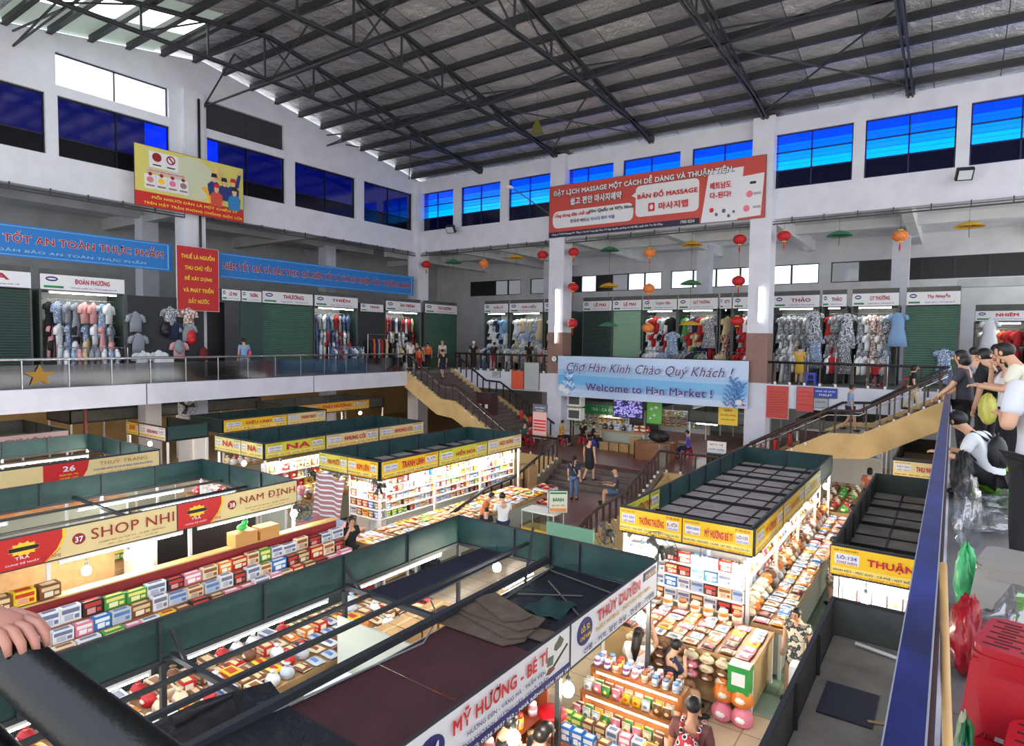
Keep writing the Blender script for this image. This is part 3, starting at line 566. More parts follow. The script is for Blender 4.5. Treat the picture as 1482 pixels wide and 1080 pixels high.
sign('shop_sign', 'cream shop sign with a red end numbered 26 and blue text', (-18.58, 4.2, 2.12), (0, 1, 0), 4.7, .48, CREAM,
     items=[('26', .52, .68, .06, .3, SIGNW, .03), ('BÁNH KẸO - TRÀ', .52, .36, .09, .12, GOLD), ('CÀ PHÊ - MỨT', .52, .18, .09, .12, GOLD), ('THUỲ TRANG', .8, .76, .26, .28, mat('brown gold print', (170, 120, 70), .5), 0), ('CHUYÊN BÁN SỈ VÀ LẺ ĐẶC SẢN ĐÀ NẴNG', .8, .42, .32, .16, BLUEP), ('bánh - mứt - trà - hàng khô các loại', .8, .18, .3, .1, WOOD, 0)],
     shapes=[(RED, [(.4, 0), (.58, 0), (.61, .5), (.62, 1), (.4, 1)])])
sign('shop_sign', 'pale pink shop sign under the left end of the balcony', (-24.7, 6.3, 2.2), (0, 1, 0), 2.55, .42, mat('pale pink sign', (226, 198, 200), .5), items=[('CHỊ LÔ 13', .55, .55, .5, .45, DKRED), ('CHỢ HÀN', .88, .55, .16, .22, BLUEP)])
# near white signs
pot = [(PALE, rect(.845, .3, .99, .95)), (mat('jade print', (90, 120, 104), .5), [(.86, .45), (.895, .42), (.9, .62), (.865, .64)]), (mat('bronze print', (96, 100, 90), .5), [(.9, .72), (.915, .66), (.945, .7), (.96, .8), (.95, .86), (.935, .95), (.92, .87), (.905, .82)]), (WOOD, [(.885, .34), (.9, .4), (.98, .66), (.985, .62), (.9, .33)]), (mat('brown print', (120, 70, 56), .5), [(.855, .3), (.875, .26), (.905, .3), (.9, .38), (.87, .4)])]
sign('shop_sign', 'white shop sign with blue oval numbered 54, nearest along the aisle', (-3.52, 2.62, 2.09), (0, 1, 0), 3.62, .52, SIGNW,
     items=[('LÔ', .255, .47, .06, .24, NAVY, 0), ('54', .345, .56, .055, .3, SIGNW, .03), ('MỸ HƯƠNG - BÉ TÍ', .64, .75, .44, .36, mat('sign red lettering', (206, 40, 44), .5), .03), ('HƯƠNG ĐÈN - VÀNG MÃ - TRẦM VIÊN', .66, .44, .37, .13, NAVY), ('HƯƠNG KHOANH, HƯƠNG CÂY, CHUỖI TRẦM', .64, .26, .44, .13, NAVY), ('121 - ĐT CHỢ: 0236 3837 262 - NHÀ RIÊNG: 0236 3888 281', .68, .08, .62, .11, SIGNW, .02), ('ĐT: 0905 145 274', .33, .27, .13, .1, NAVY, 0), ('Đc: Tiểu La, Đà Nẵng', .33, .13, .13, .08, DKRED, 0)],
     shapes=[(NAVY, rect(.36, 0, 1, .17)), (NAVY, ellipse2(.345, .56, .05, .27))]+pot)
sign('shop_sign', 'white shop sign with red and yellow lettering, farther along the near stall', (-3.52, 6.27, 2.09), (0, 1, 0), 2.6, .52, SIGNW,
     items=[('LÔ: 52', .13, .7, .08, .17, GOLD, .02), ('CHỢ HÀN', .13, .48, .1, .14, GOLD, .02), ('THÙY DUYÊN', .5, .76, .5, .36, RED, .03), ('TRẦM HƯƠNG - ĐẶC SẢN VIỆT NAM', .56, .44, .66, .17, mat('amber lettering', (206, 160, 20), .5), .02), ('선물 - 커피, 말린 과일 - 견과류 - 기념품', .53, .16, .84, .15, NAVY, .01), ('ĐT: 0905 147 199', .89, .82, .15, .13, GOLD, .02)],
     shapes=[(NAVY, ellipse2(.13, .6, .075, .32)), (NAVY, rect(.8, .7, .975, .94))])
logo = lambda x, w=.06: [(PALE, rect(x, .25, x+w, .8)), (GREENP, rect(x+.005, .1, x+w*.9, .22)), (NAVY, ellipse2(x+w/2, .6, w/2.2, .16))]
def foodsign(label, p, u, w, nm, left=('ĐẶC SẢN', 'VIỆT NAM'), right=('LÔ', 'CHỢ HÀN'), base=YEL, sub='BÁNH KẸO - MỰC KHÔ - CÀ PHÊ - HẠT ĐIỀU - TRÁI CÂY SẤY', top='QUÀ VÀ THỰC PHẨM', name_m=None, h=.46):
    name_m = name_m or mat('crimson lettering', (196, 20, 60), .5)
    return sign('shop_sign', label, p, u, w, h, base,
        items=[(top, .14, .9, .22, .1, WOOD, .01), ('ĐT: 0905 308 538', .86, .9, .2, .1, DKRED, .01), (left[0], .15, .66, .18, .15, BLUEP, .01), (left[1], .15, .47, .18, .13, DKRED, .01), (nm, .53, .62, .4, .4, name_m, .03), (right[0], .86, .66, .15, .16, mat('violet lettering', (120, 20, 90), .5), .01), (right[1], .86, .47, .16, .12, BLUEP, .01), (sub, .5, .2, .94, .15, NAVY, .01), ('말린 망고 - 캐슈넛 - 커피 - 젤리 - 과자', .5, .05, .8, .07, DKRED, 0)],
        shapes=[(SIGNW, rect(.04, .4, .26, .78)), (SIGNW, rect(.77, .4, .95, .78)), (mat('pale yellow band', (246, 222, 120), .5), rect(.02, .1, .98, .3))])
foodsign('yellow sign left of the 135 sign on the grid roofed stall', (-5.32, 11.42, 2.14), (1, 0, 0), 1.27, 'THƯỜNG THƯỜNG')
foodsign('yellow sign numbered 135 on the front of the grid roofed stall', (-4.03, 11.42, 2.14), (1, 0, 0), 1.27, 'MỸ HƯƠNG BÉ TÍ', right=('LÔ:135', 'CHỢ HÀN'))
foodsign('yellow sign on the aisle side, nearest the corner with the 135 sign', (-2.74, 11.45, 2.14), (0, 1, 0), 2.2, 'MỸ HƯƠNG BÉ TÍ', right=('LÔ:135', 'CHỢ HÀN'))
foodsign('yellow sign on the aisle side, second from the corner with the 135 sign', (-2.74, 13.68, 2.14), (0, 1, 0), 2.2, 'HOA HỒNG')
foodsign('yellow sign on the aisle side, third from the corner with the 135 sign', (-2.74, 15.9, 2.14), (0, 1, 0), 2.2, 'TUYẾT LÊ', base=YGREEN)
foodsign('yellow sign with blue oval on the inner side of the green parapet nearest the steps', (-5.26, 11.5, 2.16), (0, 1, 0), 1.8, 'HƯƠNG THƠM', base=YGREEN)
foodsign('yellow sign numbered 124 with large red name, beside the blue rail', (-1.52, 11.37, 2.14), (1, 0, 0), 1.6, 'THUẬN', left=('LÔ:124', 'CHỢ HÀN'), right=('ĐẶC SẢN', 'VIỆT NAM'))
foodsign('cream sign with red name at the far end of the aisle, behind the 124 sign', (-1.3, 21.15, 2.1), (1, 0, 0), 1.7, 'THU NGUYÊN', base=CREAM)
foodsign('yellow green end sign of the stall left of the steps, behind the striped cloth', (-14.82, 11.57, 2.14), (1, 0, 0), 1.2, 'MAI MƯỜI', base=YGREEN)
foodsign('yellow sign at the front corner of the stall left of the steps', (-13.6, 11.57, 2.14), (1, 0, 0), 1.2, 'KIM LIÊN', sub='BÁNH KẸO - MỨT - TRÀ')
foodsign('orange yellow sign along the aisle, nearest of three left of the steps', (-12.34, 11.62, 2.14), (0, 1, 0), 2.25, 'TRANH LINH')
foodsign('yellow green sign along the aisle, middle of three left of the steps', (-12.34, 13.9, 2.14), (0, 1, 0), 2.35, 'HIỀN HOA', base=YGREEN)
foodsign('cream sign along the aisle, farthest of three left of the steps', (-12.34, 16.28, 2.14), (0, 1, 0), 1.95, 'NGỌC HƯƠNG', base=CREAM)
foodsign('pale yellow sign at the left end of the stall with the yellow green corner', (-19.95, 11.37, 2.14), (1, 0, 0), 1.5, 'NA', base=mat('pale yellow sign', (226, 220, 130), .5))
foodsign('pale yellow sign at the front corner, left of the yellow green corner sign', (-18.43, 11.37, 2.14), (1, 0, 0), 1.16, 'NA', base=mat('pale yellow sign', (226, 220, 130), .5), sub='MỰC - CÁ KHÔ')
foodsign('yellow green sign with round fruit picture at the corner, two rows from the steps', (-17.21, 11.4, 2.14), (0, 1, 0), 2.25, 'NA', base=YGREEN)
foodsign('cream sign in the row two rows from the steps, middle of three', (-17.21, 13.7, 2.14), (0, 1, 0), 2.35, 'NHUNG CÔI', base=CREAM)
foodsign('cream sign in the row two rows from the steps, farthest of three', (-17.21, 16.1, 2.14), (0, 1, 0), 2.35, 'NHUNG CÔI', base=CREAM)
foodsign('plain yellow sign under the balcony between the left pillar and a cream sign', (-23.28, 13.62, 2.14), (0, 1, 0), 2.85, 'DIỆU LINH', sub='BÁNH KẸO - MỨT - TRÀ')
foodsign('cream sign under the balcony next to the plain yellow one', (-23.28, 16.5, 2.14), (0, 1, 0), 2.0, 'THANH THUỶ', base=CREAM)
foodsign('orange sign of the rearmost stall under the left balcony', (-25.76, 18.75, 2.14), (0, 1, 0), 4.6, 'THU HƯƠNG', base=mat('orange yellow sign', (240, 186, 70), .5))
foodsign('small yellow sign left of the white sign beside the red pipe', (-25.9, 11.22, 2.14), (1, 0, 0), 1.0, 'LAN ANH', sub='BÁNH KẸO')
foodsign('white sign in the gap between the red pipe and the left pillar', (-24.85, 11.22, 2.14), (1, 0, 0), 1.95, 'HỒNG NHUNG', base=SIGNW)
foodsign('orange and white sign of the stall with black roof railings behind the landing', (-10.34, 37, 2.14), (0, -1, 0), 4, 'HẢI SẢN KHÔ', base=SIGNW) if 0 else None
sign('shop_sign', 'long orange and white sign behind the yellow notice under the far gallery', (-7.56, 29.6, 2.14), (0, 1, 0), 6, .46, mat('orange board', (236, 150, 70), .5), items=[('QUÀ - ĐẶC SẢN ĐÀ NẴNG - HẢI SẢN KHÔ', .5, .5, .9, .5, SIGNW)])
sign('shop_sign', 'green and yellow sign of the stall left of the hanging screen', (-17.4, 30.44, 1.95), (1, 0, 0), 3.5, .5, mat('leaf green sign', (110, 170, 90), .5), items=[('MẮM', .11, .5, .14, .5, RED), ('TRÀ - CÀ PHÊ', .6, .55, .4, .4, SIGNW)], shapes=[(YEL, rect(0, 0, .22, 1)), (GREENP, rect(.26, .05, .7, .95))])
# ================================================================ LAMPS
_bulb = None
def bulb(loc, label, cord=.25):
    global _bulb
    if _bulb is None:
        o = thing('hanging_bulb', label, 'lamp', loc)
        MB().tube([(0, 0, .16), (0, 0, .16+cord)], .006, 6).build('cord', BLACK, o)
        MB().lathe([(.022, .07), (.03, .09), (.03, .14), (.02, .165)], 10).build('socket', GREY, o, True)
        MB().lathe([(.012, -.085), (.05, -.07), (.07, -.03), (.074, .01), (.055, .05), (.028, .08)], 14).build('glass_globe', BULB, o, True); _bulb = o
    else: o = dup(_bulb, loc, 0, label)
    return o
_tl = None
def tubelamp(a, b, label, r=.016, group=None):
    a = Vector(a); b = Vector(b); L_ = (b-a).length
    global _tl
    if _tl is None or not _tl.get('label'):
        _tl = thing('tube_lamp', label, 'lamp')
        MB().box(-.5, .5, -.025, .025, .02, .06).build('batten', PALE, _tl); MB().tube([(-.49, 0, 0), (.49, 0, 0)], r, 8).build('tube', GLOW, _tl, True)
        MB().box(-.5, -.485, -.02, .02, -.02, .05).box(.485, .5, -.02, .02, -.02, .05).build('end_cap', PALE, _tl); o = _tl
    else: o = dup(_tl, (0, 0, 0), None, label)
    o['label'] = label
    if group: o['group'] = group
    d = (b-a); o.location = (a+b)/2; o.rotation_euler = (0, -math.asin(d.z/L_), math.atan2(d.y, d.x)); o.scale = (L_, 1, 1)
    return o
for p, lb in [((-12.27, 4.62, 1.78), 'large glowing bulb under the sign numbered 37'), ((-12.27, 5.3, 1.86), 'second glowing bulb under the sign numbered 37, half hidden by the first'), ((-12.27, 8.85, 1.85), 'glowing bulb hung off the far end of the sign numbered 38'),
    ((-3.59, 6.37, 1.76), 'glowing bulb below the join of the two white signs'), ((-3.59, 5.24, 1.76), 'glowing bulb hung low over the seated women, below the white sign numbered 54'), ((-3.59, 8.5, 1.86), 'glowing bulb at the far end of the white signs'), ((-6.5, 8.89, 1.86), 'glowing bulb in the far corner of the near stall'),
    ((-4.75, 11.48, 1.86), 'glowing bulb under the left front sign of the grid roofed stall by the steps'), ((-3.7, 11.48, 1.8), 'bright bulb under the sign numbered 135'), ((-3.0, 11.48, 1.8), 'bright bulb under the right end of the sign numbered 135'), ((-2.81, 12.2, 1.86), 'bright bulb over the aisle counter, nearest the 135 corner'), ((-2.81, 14.6, 1.9), 'bulb over the aisle counter, second from the 135 corner'), ((-2.81, 16.8, 1.9), 'bulb over the aisle counter, third from the 135 corner'), ((-2.81, 19.6, 1.86), 'bulb at the far end of the aisle counter, below the ochre stringer'), ((-5.27, 12.0, 1.8), 'round bulb beside the pale green panel left of the yellow sign'),
    ((-13.3, 11.63, 1.85), 'bulb by the striped cloth at the end of the yellow signed stall'), ((-12.41, 12.0, 1.86), 'bulb under the orange yellow sign, near end'), ((-12.41, 13.4, 1.86), 'bulb under the orange yellow sign, far end'), ((-12.41, 14.9, 1.86), 'bulb under the yellow green sign left of the steps'), ((-12.41, 16.4, 1.86), 'bulb where the yellow green and cream signs meet left of the steps'), ((-12.41, 17.8, 1.86), 'bulb under the cream sign nearest the steps'),
    ((-17.28, 12.0, 1.86), 'bulb under the yellow green corner sign, two rows from the steps'), ((-17.28, 13.6, 1.86), 'bulb at the far end of the yellow green corner sign'), ((-17.28, 15.4, 1.86), 'bulb under the middle cream sign, two rows from the steps'), ((-17.28, 17.3, 1.86), 'bulb under the farthest cream sign, two rows from the steps'), ((-18.4, 11.43, 1.86), 'bulb under the pale yellow end signs'),
    ((-23.35, 14.2, 1.9), 'bulb under the plain yellow sign below the balcony'), ((-23.35, 17.2, 1.9), 'bulb under the cream sign below the balcony'), ((-25.83, 20.5, 1.9), 'bulb under the orange sign at the rear left'), ((-25.83, 22.8, 1.9), 'second bulb under the orange sign at the rear left'), ((-24.2, 11.28, 1.9), 'bulb under the white sign beside the red pipe'), ((-22.4, 8.92, 1.86), 'bulb between the green parapets by the red pipe'),
    ((-1.0, 11.43, 1.8), 'bulb under the sign numbered 124, left half'), ((-.1, 11.43, 1.8), 'bulb under the sign numbered 124, right half'), ((-1.0, 21.23, 1.9), 'bulb under the cream sign at the end of the aisle'), ((-18.65, 8.0, 1.86), 'bulb under the cream sign with a red end numbered 26')]:
    bulb(p, lb)
for a, b_, lb in [((-12.27, 4.2, 2.03), (-12.27, 6.3, 2.03), 'long tube lamp before the brown cardboard wall of the tea stall'), ((-12.27, 6.6, 2.03), (-12.27, 8.8, 2.03), 'long tube lamp before the dark plywood wall of the tea stall'), ((-15.3, 5.6, 2.115), (-15.3, 7.9, 2.115), 'tube lamp inside the tea signed stall, behind the far tarpaulin'), ((-14.2, 6.4, 2.115), (-14.2, 8.6, 2.115), 'tube lamp inside the tea signed stall, nearest its red signs'), ((-15.3, 2.2, 2.115), (-15.3, 4.4, 2.115), 'tube lamp inside the tea signed stall, at the left edge'),
    ((-7.39, 3.75, 2.03), (-7.39, 5.9, 2.03), 'tube lamp along the green parapet of the near stall, middle'), ((-7.39, 6.5, 2.03), (-7.39, 8.4, 2.03), 'tube lamp along the green parapet of the near stall, far end'), ((-7.39, 1.6, 2.03), (-7.39, 3.4, 2.03), 'tube lamp along the green parapet of the near stall, near end'), ((-5.42, 7.6, 2.14), (-5.42, 8.4, 2.14), 'short tube lamp in the open slot of the near stall'), ((-3.59, 6.5, 2.03), (-3.59, 8.3, 2.03), 'tube lamp under the white sign with red and yellow lettering'), ((-3.59, 3.4, 2.03), (-3.59, 5.1, 2.03), 'tube lamp under the white sign numbered 54'),
    ((-20, 4.4, 2.115), (-20, 7.6, 2.115), 'tube lamp inside the stall with the sign numbered 26, right'), ((-22, 4.6, 2.115), (-22, 8.4, 2.115), 'tube lamp inside the stall with the sign numbered 26, left'),
    ((-11.3, 28.8, 3.39), (-13.3, 28.8, 3.39), 'tube lamp below the welcome banner, left'), ((-8.8, 28.5, 3.39), (-6.9, 28.5, 3.39), 'tube lamp below the welcome banner, right'), ((-15.4, 30.53, 2.03), (-14.4, 30.53, 2.03), 'tube lamp left of the hanging screen'), ((-9.9, 29.53, 2.03), (-8.9, 29.53, 2.03), 'tube lamp on the stall behind the yellow notice')]:
    tubelamp(a, b_, lb)
for i, y in enumerate((8, 11, 15, 18.5, 22)): tubelamp((-27.2, y, 3.44), (-27.2, y+1.6, 3.44), ['first', 'second', 'third', 'fourth', 'fifth'][i]+' added ceiling tube lamp from the left under the balcony')  # extra tubes added to brighten the ground under the left balcony
for i, (x, y) in enumerate(((-15.5, 29.5), (-12.2, 33), (-9, 34), (-6, 29), (-3.4, 28.6), (-15.2, 34))): tubelamp((x, y, 3.39), (x+2, y, 3.39), ['added soffit tube lamp above the air conditioners', 'added soffit tube lamp behind the hanging screen', 'added soffit tube lamp deep behind the yellow notice', 'added soffit tube lamp by the right pillar', 'added soffit tube lamp behind the red notices', 'added soffit tube lamp deep behind the green sign'][i])  # extra soffit tubes added to brighten the landing and stalls behind it
# ================================================================ GOODS
CV = {'yellow': ((244, 204, 40), (200, 60, 30)), 'red': ((196, 34, 40), (240, 220, 160)), 'blue': ((50, 120, 200), (240, 244, 250)), 'white': ((232, 232, 232), (110, 120, 150)), 'green': ((70, 150, 70), (240, 230, 120)), 'brown': ((120, 74, 46), (230, 200, 150)), 'orange': ((232, 130, 50), (255, 240, 200)), 'pink': ((226, 130, 150), (250, 240, 240)), 'dark': ((50, 40, 44), (200, 60, 50)), 'cream': ((232, 216, 180), (150, 90, 50)), 'violet': ((120, 70, 140), (240, 220, 240)), 'silver': ((196, 200, 206), (90, 130, 190))}
_PM = {}
def prod(kind, c, d=(.3, .1, .2)):
    key = (kind, c, d)
    if key in _PM: return _PM[key]
    a, b_ = CV[c]; m0 = mat('wrapper '+c, a, .4); m1 = mat('print '+c, b_, .4); m2 = mat('print light '+c, tuple(min(255, int(v*.5+128)) for v in b_), .4); w, dd, h = d; q = MB()
    if kind == 'carton':
        q.box(-w/2, w/2, -dd/2, dd/2, 0, h, 0)
        q.box(-w*.42, w*.42, -dd/2-.002, -dd/2, h*.58, h*.86, 1); q.box(-w*.3, w*.12, -dd/2-.003, -dd/2, h*.12, h*.5, 2); q.box(w*.18, w*.4, -dd/2-.003, -dd/2, h*.16, h*.42, 1)
        q.box(-w*.35, w*.35, -dd*.3, dd*.3, h, h+.002, 1); q.box(w/2, w/2+.002, -dd*.3, dd*.3, h*.2, h*.8, 2)
    elif kind == 'packet':
        fx = lambda u, v, s: ((u-.5)*w, (v-.5)*dd, h*.5+s*h*.5*(max(0, math.sin(PI*u))*max(0, math.sin(PI*v)))**.5)
        for s in (1, -1):
            o = len(q.f); q.grid(6, 6, lambda u, v: fx(u, v, s))
            if s == 1:
                for j in range(6):
                    for i in range(6):
                        if 1 <= i <= 4 and 1 <= j <= 2: q.m[o+j*6+i] = 1
                        elif 2 <= i <= 3 and j == 4: q.m[o+j*6+i] = 2
        q.box(-w/2-.012, -w/2+.004, -dd*.46, dd*.46, h*.46, h*.54, 2); q.box(w/2-.004, w/2+.012, -dd*.46, dd*.46, h*.46, h*.54, 2)
    elif kind == 'jar':
        r = w/2; q.lathe([(r*.9, 0), (r, .01), (r, h*.72), (r*.8, h*.8)], 10, m=0); q.lathe([(r*.86, h*.8), (r*.86, h)], 10, m=1); q.lathe([(r*1.01, h*.2), (r*1.01, h*.55)], 10, m=2)
    elif kind == 'bag':
        r = w/2; q.lathe([(r*.7, 0), (r, h*.15), (r*1.02, h*.45), (r*.7, h*.7), (r*.2, h*.82), (r*.25, h*.86), (r*.5, h)], 9, m=0, sy=dd/w); q.lathe([(r*.24, h*.8), (r*.26, h*.83), (r*.24, h*.86)], 8, m=1, sy=dd/w); q.ell((0, -dd*.42, h*.38), (r*.5, dd*.12, h*.16), 2, 8, 4)
    elif kind == 'pouch':
        q.prism([(-w/2, 0, 0), (w/2, 0, 0), (w/2*.96, 0, h*.5), (w/2, 0, h), (-w/2, 0, h), (-w/2*.96, 0, h*.5)], (0, -dd*.12, 0), (0, dd*.12, 0), 0); q.ell((0, 0, h*.38), (w*.44, dd/2, h*.34), 0, 10, 6); q.ell((0, -dd*.2, h*.42), (w*.3, dd/2*.72, h*.2), 1, 10, 6); q.box(-w/2, w/2, -dd*.14, dd*.14, h*.92, h, 2)
    me = q.mesh(kind, [m0, m1, m2], kind in ('packet', 'jar', 'bag', 'pouch')); _PM[key] = me; return me
NAMES = {'carton': ('printed carton', 'carton'), 'packet': ('flat packet', 'packet'), 'jar': ('jar', 'jar'), 'bag': ('tied bag', 'bag'), 'pouch': ('standing pouch', 'pouch')}
rnd = random.Random(11)
def goods(kind, size, cols, place, loc, rz, jit=.02, nm=None, jr=.06):
    c = rnd.choice(cols); me = prod(kind, c, size); o = link(nm or kind, me, None, Vector(loc)+Vector((rnd.uniform(-jit, jit), rnd.uniform(-jit, jit), .003)), rz+rnd.uniform(-jr, jr))
    tag(o, '%s %s %s' % (c, NAMES[kind][0], place), NAMES[kind][1], '%s %ss %s' % (c, NAMES[kind][0], place)); return o
MIX = ['yellow', 'red', 'blue', 'white', 'green', 'brown', 'orange', 'pink', 'dark', 'cream', 'silver', 'white', 'cream']
PALEV = ['white', 'cream', 'silver', 'cream', 'white', 'orange', 'yellow', 'brown', 'pink']
def counter(label, x0, x1, y0, y1, z, m=None, frame_=True, name='display_counter', under=None):
    o = thing(name, label, 'counter', ((x0+x1)/2, (y0+y1)/2, 0)); a, b_ = (x1-x0)/2, (y1-y0)/2
    MB().box(-a, a, -b_, b_, z-.04, z).build('top', m or BROWN, o)
    g = MB(); g.box(-a+.03, a-.03, -b_+.03, b_-.03, .08, z-.04); g.build('front_panel', under or mat('glass counter front', (176, 180, 164), .2), o)
    for sx_ in (-1, 1):
        for sy_ in (-1, 1): MB().box(sx_*a-.025*(sx_+1), sx_*a+.025*(1-sx_), sy_*b_-.025*(sy_+1), sy_*b_+.025*(1-sy_), 0, z-.04).build('leg', PALE, o)
    MB().box(-a-.01, a+.01, -b_-.012, -b_, z-.07, z+.02).box(-a-.01, -a, -b_, b_, z-.07, z+.02).box(a, a+.01, -b_, b_, z-.07, z+.02).build('lip', CARD, o)
    return o
def shelves(label, x0, x1, y0, y1, zs, back='W', m=None, name='display_shelf', z1=None):
    o = thing(name, label, 'shelf', ((x0+x1)/2, (y0+y1)/2, 0)); a, b_ = (x1-x0)/2, (y1-y0)/2; z1 = z1 or zs[-1]+.3; c_ = None
    for z in zs: MB().box(-a, a, -b_, b_, z-.025, z).build('shelf_board', m or PALE, o)
    bb = {'W': (-a, -a+.02, -b_, b_), 'E': (a-.02, a, -b_, b_), 'N': (-a, a, b_-.02, b_), 'S': (-a, a, -b_, -b_+.02)}[back]
    MB().box(*bb, 0, z1).build('back_panel', m or PALE, o)
    for sx_ in (-1, 1):
        for sy_ in (-1, 1): MB().box(sx_*a-.015*(sx_+1), sx_*a+.015*(1-sx_), sy_*b_-.015*(sy_+1), sy_*b_+.015*(1-sy_), 0, z1).build('upright', PALE, o)
    return o
# tea stall front rack: stepped rows of cartons facing the aisle
o = thing('display_rack', 'stepped rack of boxes in front of the tea signed stall', 'rack', (-11.5, 6.5, 0))
for k in range(4): MB().box(-.45, .5-.21*k, -3.5, 3.3, .56+.21*k-.03, .56+.21*k).build('tier', BROWN, o)
MB().box(-.45, .5, -3.5, 3.3, 0, .53).build('base_panel', mat('dark rack base', (50, 62, 60), .6), o); MB().box(-.55, -.45, -3.5, 3.3, 0, 1.55).build('back_board', mat('red printed board', (150, 40, 44), .6), o)
MB().box(-.62, -.4, -3.5, 3.3, 1.55, 1.58).build('ledge', mat('pale timber', (214, 174, 110), .6), o)
for k in range(4):
    y = 3.15
    while y < 9.6:
        w = rnd.choice((.26, .3, .34)); goods('carton', (w, .14, rnd.choice((.2, .22, .25))), MIX, 'on the stepped rack in front of the tea signs', (-11.5+.38-.21*k, y+w/2, .56+.21*k), PI/2, .01, jr=.03); y += w+.015
for y in (3.3, 3.6, 3.95): goods('carton', (.3, .22, .22), ['brown', 'yellow'], 'on the ledge above the stepped rack', (-12.0, y, 1.6), PI/2)
for i, (y, w) in enumerate([(7.4, .5), (7.95, .45)]): tag(MB().box(-.16, .16, -w/2, w/2, 0, .26).build('timber_box', mat('pale timber box', (206, 150, 84), .6)), ('small timber box with a green toy on the rack ledge', 'plain timber box beyond the green toy on the rack ledge')[i], 'box').location = (-12.0, y, 1.59)
tag(MB().ell((0, 0, .07), (.09, .12, .07)).ell((.02, .05, .16), (.06, .07, .06)).ell((.03, .02, .22), (.02, .02, .02)).ell((.03, .09, .22), (.02, .02, .02)).build('toy', mat('toy green', (70, 190, 90), .5), None, True), 'bright green toy sitting on a timber box', 'toy').location = (-12.0, 7.4, 1.86)
for y0, y1, lb in ((1.7, 5.6, 'brown cardboard wall inside the tea stall under the sign numbered 37'), (6.4, 8.7, 'dark plywood wall inside the tea stall under the sign numbered 38')): tag(MB().box(-13.6, -13.55, y0, y1, 0, 2.0).build('partition_panel', CARD if y0 < 5 else BLACK), lb, 'partition')
tag(MB().box(-13.5, -12.3, 5.75, 5.83, 0, 2.05).build('partition_panel', BOARDW), 'white partition between the tea stalls', 'partition')
for i in range(10): goods('carton', (.4, .3, .3), ['brown', 'cream'], 'in the tea stall behind the rack', (-13.0, 6.5+.42*(i % 5), .3*(i//5)), PI/2, nm='parcel_box')
counter('low counter at the far end of the stepped rack', -12.3, -10.9, 10.35, 11.2, .85, CARD, under=CARD)
for i in range(12): goods('packet', (.3, .24, .07), PALEV+['blue'], 'on the low counter beyond the stepped rack', (-12.1+.34*(i % 4), 10.5+.27*(i//4), .85), 0)
counter('inner counter of the tea signed stall', -15.9, -14.2, 2.0, 8.6, .95, BROWN)
for i in range(20): goods('carton', (.4, .26, .26), MIX, 'inside the tea signed stall', (-15.6+.6*(i % 2), 4.6+.4*(i//2), .95), PI/2, nm='parcel_box')
counter('inner counter of the stall with the sign numbered 26', -22.9, -19.6, 3, 8.5, 1.2, BROWN)
for i in range(24): goods('carton', (.4, .3, .26), ['orange', 'yellow', 'white', 'red', 'cream'], 'inside the stall with the sign numbered 26', (-22.4+.75*(i % 4), 4.2+.75*(i//4), 1.2), PI/2, nm='parcel_box')
# near stall interior seen through the roof
tag(MB().box(-7.38, -5.46, 6.07, 6.1, 0, 1.75).build('partition_panel', BOARDW), 'stained white partition across the near stall under the roof beams', 'partition')
tag(MB().box(-5.46, -5.4, .9, 8.8, 0, 2.05).build('partition_panel', BOARDW), 'long white partition down the middle of the near stall', 'partition')
counter('counter on the hidden side of the near stall, seen through its roof', -9.1, -7.6, 1.0, 8.7, .95, CARD)
counter('cardboard topped counter inside the near stall, middle', -7.35, -5.55, 1.0, 5.8, .6, CARD)
counter('counter inside the far part of the near stall', -7.35, -5.55, 6.3, 8.7, .8, BROWN)
PA = 'inside the near stall below the roof beams'
for i in range(150):
    k = rnd.choice(('carton', 'packet', 'packet', 'bag')); sz = {'carton': (.27, .19, .14), 'packet': (.25, .19, .09), 'bag': (.22, .2, .22)}[k]
    goods(k, sz, ['white', 'cream', 'cream', 'silver', 'brown', 'white', 'orange', 'red', 'dark', 'yellow'], PA, (-8.97+.31*(i % 5), 1.2+.25*(i//5), .95), rnd.choice((0, 0, .08, -.08)), nm={'carton': 'parcel_box', 'packet': 'flat_parcel', 'bag': 'snack_bag'}[k])
for i in range(24): goods('carton', (.33, .3, .14), ['white', 'cream', 'orange', 'brown', 'yellow', 'green'], PA, (-7.1+.38*(i % 4), 1.3+.75*(i//4), .6), rnd.uniform(-.3, .3), nm='parcel_box')
for i in range(12): goods('packet', (.36, .26, .08), ['blue', 'blue', 'white', 'pink', 'silver'], 'in the open slot of the near stall', (-7.1+.42*(i % 4), 7.0+.5*(i//4), .8), rnd.uniform(-.4, .4))
for i in range(5): tag(link('cardboard_box', MB().box(-.2, .2, -.19, .19, 0, .4).box(-.03, .03, -.192, .192, .001, .402, 1).mesh('cardboard_box', [CARD, mat('packing tape', (200, 170, 120), .3)]), None, (-7.3, 6.6+.4*i, .8+.0*i), .02*i), 'cardboard box in the row under the navy tarpaulin, near stall', 'box', 'cardboard boxes under the navy tarpaulin')
for i, (x, y) in enumerate(((-6.9, 5.6), (-6.2, 5.6))): tag(MB().box(-.25, .25, -.3, .3, 0, .5).box(-.1, .1, -.302, -.3, .2, .3, 1).build('foam_box', [PALE, GOLD]), ('white foam box against the stained partition', 'second white foam box, one step from the stained partition')[i], 'box').location = (x, y, .6)
tag(MB().grid(10, 10, lambda u, v: (-5.75+.5*(u-.5)+.05*math.sin(9*v), 8.2+.12*math.sin(7*u), 1.1+.85*v)).build('raincoat', mat('cream plastic coat', (226, 206, 160), .4), None, True), 'cream coat hanging in the open slot of the near stall', 'coat')
